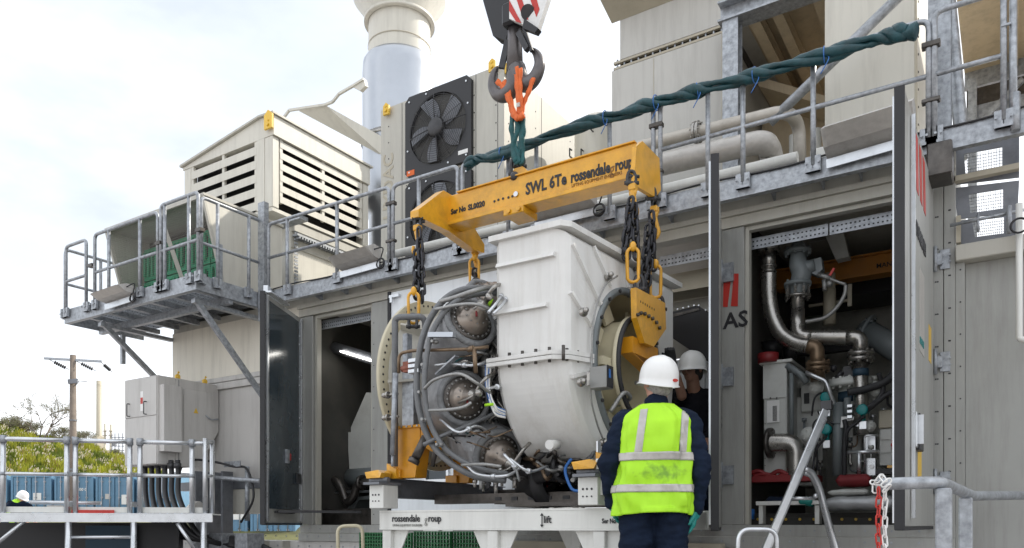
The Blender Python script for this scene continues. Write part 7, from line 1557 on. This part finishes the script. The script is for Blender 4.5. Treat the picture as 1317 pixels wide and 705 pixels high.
# vest: parametric shell of rings with wrinkles
prof = [(.865, .235, .165, -.01), (.90, .236, .166, -.008), (1.0, .228, .165, -.004), (1.12, .218, .16, 0), (1.25, .214, .155, .004), (1.36, .214, .153, .008), (1.44, .20, .143, .01), (1.485, .172, .128, .012), (1.52, .135, .112, .012), (1.555, .095, .092, .012)]
def vest_pt(a, z, off=0):
    z_ = z
    for i in range(len(prof) - 1):
        if z <= prof[i + 1][0] or i == len(prof) - 2:
            t = max(0, min(1.0, (z - prof[i][0]) / (prof[i + 1][0] - prof[i][0]))); t2 = t
            w_, d_, cx_ = [prof[i][k] * (1 - t2) + prof[i + 1][k] * t2 for k in (1, 2, 3)]; break
    c, s2 = math.cos(a), math.sin(a); e = .78; x = math.copysign(abs(c) ** e, c) * w_; y = math.copysign(abs(s2) ** e, s2) * d_
    wr = .030 * noise.noise(V((c * 2.2, s2 * 2.2, z * 5))) + .020 * noise.noise(V((c * 5 + z * 3, s2 * 5 , z * 9 + 3))) + .006 * math.sin((c * 3.0 + z * 1.5) * 9) * min(1, max(0, 1.2 - z) * 3) + .009 * math.sin(z * 30 + c * 5) * max(0, -s2) * max(0, 1.25 - z) * .8
    k = 1 + (wr + off + .014) / .17; return W(cx_ + x * k, y * k, z - .012 * math.sin(a * 2 + 1) * (1 if z < .9 else 0))
NAv, NZ = 96, 60
def patch(name, mm, a0, a1, z0, z1, na, nz, off, parent, thick=.004):
    b = MB(); o = []; 
    for th in (off, off - thick):
        o.append([[vest_pt(a0 + (a1 - a0) * i / na, z0 + (z1 - z0) * j / nz, th) for i in range(na + 1)] for j in range(nz + 1)])
    for lay in o:
        b.add([p for r_ in lay for p in r_], [(j * (na + 1) + i, j * (na + 1) + i + 1, (j + 1) * (na + 1) + i + 1, (j + 1) * (na + 1) + i) for j in range(nz) for i in range(na)], True)
    for j in (0, nz): b.add(o[0][j] + o[1][j], [(i, i + 1, na + 2 + i, na + 1 + i) for i in range(na)])
    return b.build(name, mm, parent, recalc=True)
VS = patch('vest', 'vest', 0, 2 * PI, .865, 1.552, NAv, NZ, 0, MAN)
m_ = M['vest']; nn = m_.node_tree.nodes; ll = m_.node_tree.links        # oily handling marks across the lower back
pb_ = nn['Principled BSDF']; src = pb_.inputs['Base Color'].links[0].from_socket; tcn = nn.new('ShaderNodeTexCoord'); sp = nn.new('ShaderNodeMapping'); 
q = TR[MAN.name].inverted() @ W(.045, -.15, 1.11)
sp.inputs['Location'].default_value = (-q.x, -q.y, -q.z); ll.new(tcn.outputs['Object'], sp.inputs[0]); sc_ = nn.new('ShaderNodeVectorMath'); sc_.operation = 'MULTIPLY'; sc_.inputs[1].default_value = (6.3, 6.3, 15); ll.new(sp.outputs[0], sc_.inputs[0])
gl = nn.new('ShaderNodeVectorMath'); gl.operation = 'LENGTH'; ll.new(sc_.outputs[0], gl.inputs[0]); nz_ = nn.new('ShaderNodeTexNoise'); nz_.inputs['Scale'].default_value = 22; nz_.inputs['Detail'].default_value = 6; ll.new(tcn.outputs['Object'], nz_.inputs['Vector'])
ad = nn.new('ShaderNodeMath'); ad.operation = 'MULTIPLY_ADD'; ad.inputs[1].default_value = 2.6; ll.new(nz_.outputs[0], ad.inputs[0]); ll.new(gl.outputs['Value'], ad.inputs[2]); mr = nn.new('ShaderNodeMapRange'); mr.inputs[1].default_value = 2.2; mr.inputs[2].default_value = 1.35; mr.inputs[3].default_value = 0; mr.inputs[4].default_value = .7; ll.new(ad.outputs[0], mr.inputs[0])
mxx = nn.new('ShaderNodeMixRGB'); ll.new(mr.outputs[0], mxx.inputs[0]); ll.new(src, mxx.inputs[1]); mxx.inputs[2].default_value = (.07, .17, .03, 1); ll.new(mxx.outputs[0], pb_.inputs['Base Color'])
patch('reflective_band', 'tape', 0, 2 * PI, 1.195, 1.245, 96, 5, .006, MAN); patch('reflective_band', 'tape', 0, 2 * PI, 1.00, 1.048, 96, 5, .006, MAN)
for (x0, x1) in ((-.118, -.075), (.145, .185)):
    # vertical strips over the shoulders, back side
    b = MB(); o = []
    for th in (.006, .001):
        g = []
        for j in range(26):
            z = 1.246 + (1.515 - 1.246) * j / 25
            for i in range(5):
                x = x0 + (x1 - x0) * i / 4 - (z - 1.25) * (.22 if x0 < 0 else .12) * (-1 if x0 < 0 else 1) * -.6 * (1 if x0 < 0 else -1) * -1
                # find the ring angle with this x on the back
                lo, hi = -PI, 0; 
                for _ in range(24):
                    md = (lo + hi) / 2
                    if (vest_pt(md, z) - base).dot(rt) < x: lo = md
                    else: hi = md
                g.append(vest_pt((lo + hi) / 2, z, th))
        o.append(g)
    for lay in o: b.add(lay, [(j * 5 + i, j * 5 + i + 1, (j + 1) * 5 + i + 1, (j + 1) * 5 + i) for j in range(25) for i in range(4)], True)
    b.build('reflective_strip', 'tape', MAN)
b = MB(); cap(b, W(.012, .0, 1.535), W(.015, .005, 1.575), .078, .07, 20); organic(b, 'collar', 'navy', MAN, .008, 2, .003, 20)
b = MB(); mk_hand(b, W(-.265, .075, .945), V((0, 0, -1)) + vd * .25 + rt * .2, rt, 1, 1.05, .55, 1.25); cap(b, W(-.265, .072, .96), W(-.265, .076, .92), .037, .034); organic(b, 'glove', 'glove', MAN, .0045, 2, .0015, 60)
b = MB(); mk_hand(b, W(.248, .03, .885), V((0, 0, -1)) - rt * .15 - vd * .1, -rt, -1, 1.05, .5, 1.25); cap(b, W(.25, .03, .90), W(.248, .03, .86), .037, .034); organic(b, 'glove', 'glove', MAN, .0045, 2, .0015, 60)
for x in (-.125, .12): b = MB(); cap(b, W(x, .0, .06), W(x, .15, .045), .055, .045); cap(b, W(x, -.02, .05), W(x, -.03, .1), .05, .055); b.box(W(x, .06, .012) - V((.05, .05, .012)), W(x, .06, .012) + V((.05, .05, .012))); organic(b, 'boot', 'black', MAN, .01, 3)

# ---- second worker in the bay doorway, reaching up to the chains
b2 = PD(889, 675, 6.83); base2 = V((b2.x + .02, b2.y + .03, .80)); v2 = V((.32, -.95, 0)).normalized(); r2 = V((-v2.y, v2.x, 0))     # v2: faces the camera side, r2 to the right in the picture
def Q(x, y, z): return base2 + r2 * x + v2 * y + V((0, 0, z))
M2 = thing('person', 'dark haired worker in black top and white helmet reaching up behind the first worker', 'person', base2)
f2 = (v2 * .85 - r2 * .52 + V((0, 0, -.05))).normalized(); u2 = (V((0, 0, 1)) + v2 * .05).normalized(); u2 = (u2 - f2 * u2.dot(f2)).normalized(); hc2 = Q(-.02, .10, 1.345)
sh = {'a': Q(-.16, .03, 1.13), 'b': Q(.15, .0, 1.12)}; el = {'a': PY(877, 509, 6.34), 'b': Q(.17, .06, .86)}; wr = {'a': PY(864, 463, 6.16), 'b': Q(.10, .22, .72)}
def legs2(b, r0, r1):
    for sg in (-1, 1): cap(b, Q(.1 * sg, -.02, .66), Q(.13 * sg, .2, .38), r0, r1); cap(b, Q(.13 * sg, .2, .38), Q(.12 * sg, .02, .08), r1, r1 * .8); cap(b, Q(.1 * sg, -.02, .66), Q(0, 0, .78), r0, r0 * 1.1)
b = MB(); P2, s2_, rot2 = head_parts(b, hc2, f2, u2, .97); cap(b, Q(0, .03, 1.12), hc2 - V((0, 0, .05)), .062, .056); cap(b, Q(0, 0, 1.08), Q(0, 0, .75), .12, .12); legs2(b, .08, .055)
for k in 'ab': cap(b, Q(0, .02, 1.1), sh[k], .07, .055); cap(b, sh[k], el[k], .052, .042); cap(b, el[k], wr[k], .044, .029)
dh = (PY(860, 444, 6.08) - wr['a']).normalized(); mk_hand(b, wr['b'], v2 - V((0, 0, .4)), V((0, 0, -1)), 1, 1, .5)
organic(b, 'body', 'skinbrown', M2, .009, 4); face_bits(P2, rot2, M2, 'darkhair'); helmet(P2, s2_, f2, u2, M2, False)
b = MB(); b.sphere(P2(0, -.02, .018), .1, 18, 12, (.86, 1.0, .95), rot2); b.sphere(P2(0, -.055, -.04), .07, 14, 10, (1, .8, .9), rot2); organic(b, 'hair', 'darkhair', M2, .009, 3, .002, 50)
b = MB(); cap(b, Q(0, .01, 1.12), Q(0, .02, 1.17), .085, .07); cap(b, Q(0, 0, 1.02), Q(0, 0, .72), .165, .155)
for k in 'ab': cap(b, Q(0, .0, 1.08), sh[k], .1, .08); cap(b, sh[k], sh[k].lerp(el[k], .8 if k == 'a' else 1), .075, .062)
cap(b, el['b'], wr['b'].lerp(el['b'], .15), .06, .046); organic(b, 'sweater', 'navyblack', M2, .011, 4, .010, 14)
b = MB(); legs2(b, .105, .08); organic(b, 'trousers', 'navy', M2, .012, 4, .01, 12)
b = MB(); cap(b, wr['a'].lerp(el['a'], .1), wr['a'], .038, .034); mk_hand(b, wr['a'], dh, v2, -1, 1, 1.0, 1.25); organic(b, 'glove', 'black', M2, .005, 2)
for sg in (-1, 1): b = MB(); cap(b, Q(.12 * sg, .0, .05), Q(.12 * sg, .13, .04), .05, .04); organic(b, 'boot', 'black', M2, .01, 2)
# ---- third worker far off at the left edge
b3 = polar(11, 19); v3 = V((.9, .3, 0)).normalized(); r3 = V((-v3.y, v3.x, 0))
def Z3(x, y, z): return b3 + r3 * x + v3 * y + V((0, 0, z))
M3 = thing('person', 'distant stooping worker in yellow vest and white helmet at the far left edge', 'person', b3)
f3 = (v3 + V((0, 0, -.5))).normalized(); u3 = V((0, 0, 1)) + v3 * .5; u3 = (u3 - f3 * u3.dot(f3)).normalized(); hc3 = Z3(0, .42, 1.46)
def tr3(b, k):
    cap(b, Z3(0, 0, .92), Z3(0, .3, 1.26), .13 * k, .15 * k)
    for sg in (-1, 1): cap(b, Z3(.17 * sg, .3, 1.27), Z3(.25 * sg, .42, 1.02), .06 * k, .05 * k); cap(b, Z3(.25 * sg, .42, 1.02), Z3(.15 * sg, .6, .9), .045 * k, .035 * k); cap(b, Z3(.1 * sg, 0, .9), Z3(.12 * sg, .08, .48), .09 * k, .06 * k); cap(b, Z3(.12 * sg, .08, .48), Z3(.12 * sg, 0, .06), .06 * k, .045 * k)
b = MB(); P3, s3_, rot3 = head_parts(b, hc3, f3, u3); cap(b, Z3(0, .3, 1.28), hc3, .06, .06); tr3(b, .8)
for sg in (-1, 1): mk_hand(b, Z3(.15 * sg, .6, .9), v3 - V((0, 0, .6)), -r3 * sg, sg)
organic(b, 'body', 'skin', M3, .012, 3); face_bits(P3, rot3, M3, 'darkhair'); helmet(P3, s3_, f3, u3, M3, False)
b = MB(); tr3(b, 1.05); organic(b, 'overalls', 'navy', M3, .018, 3, .01, 12)
b = MB(); cap(b, Z3(0, .0, .94), Z3(0, .29, 1.27), .155, .17)
for sg in (-1, 1): cap(b, Z3(.05 * sg, .28, 1.28), Z3(.16 * sg, .3, 1.28), .1, .08)
organic(b, 'vest', 'vest', M3, .016, 3, .006, 12)
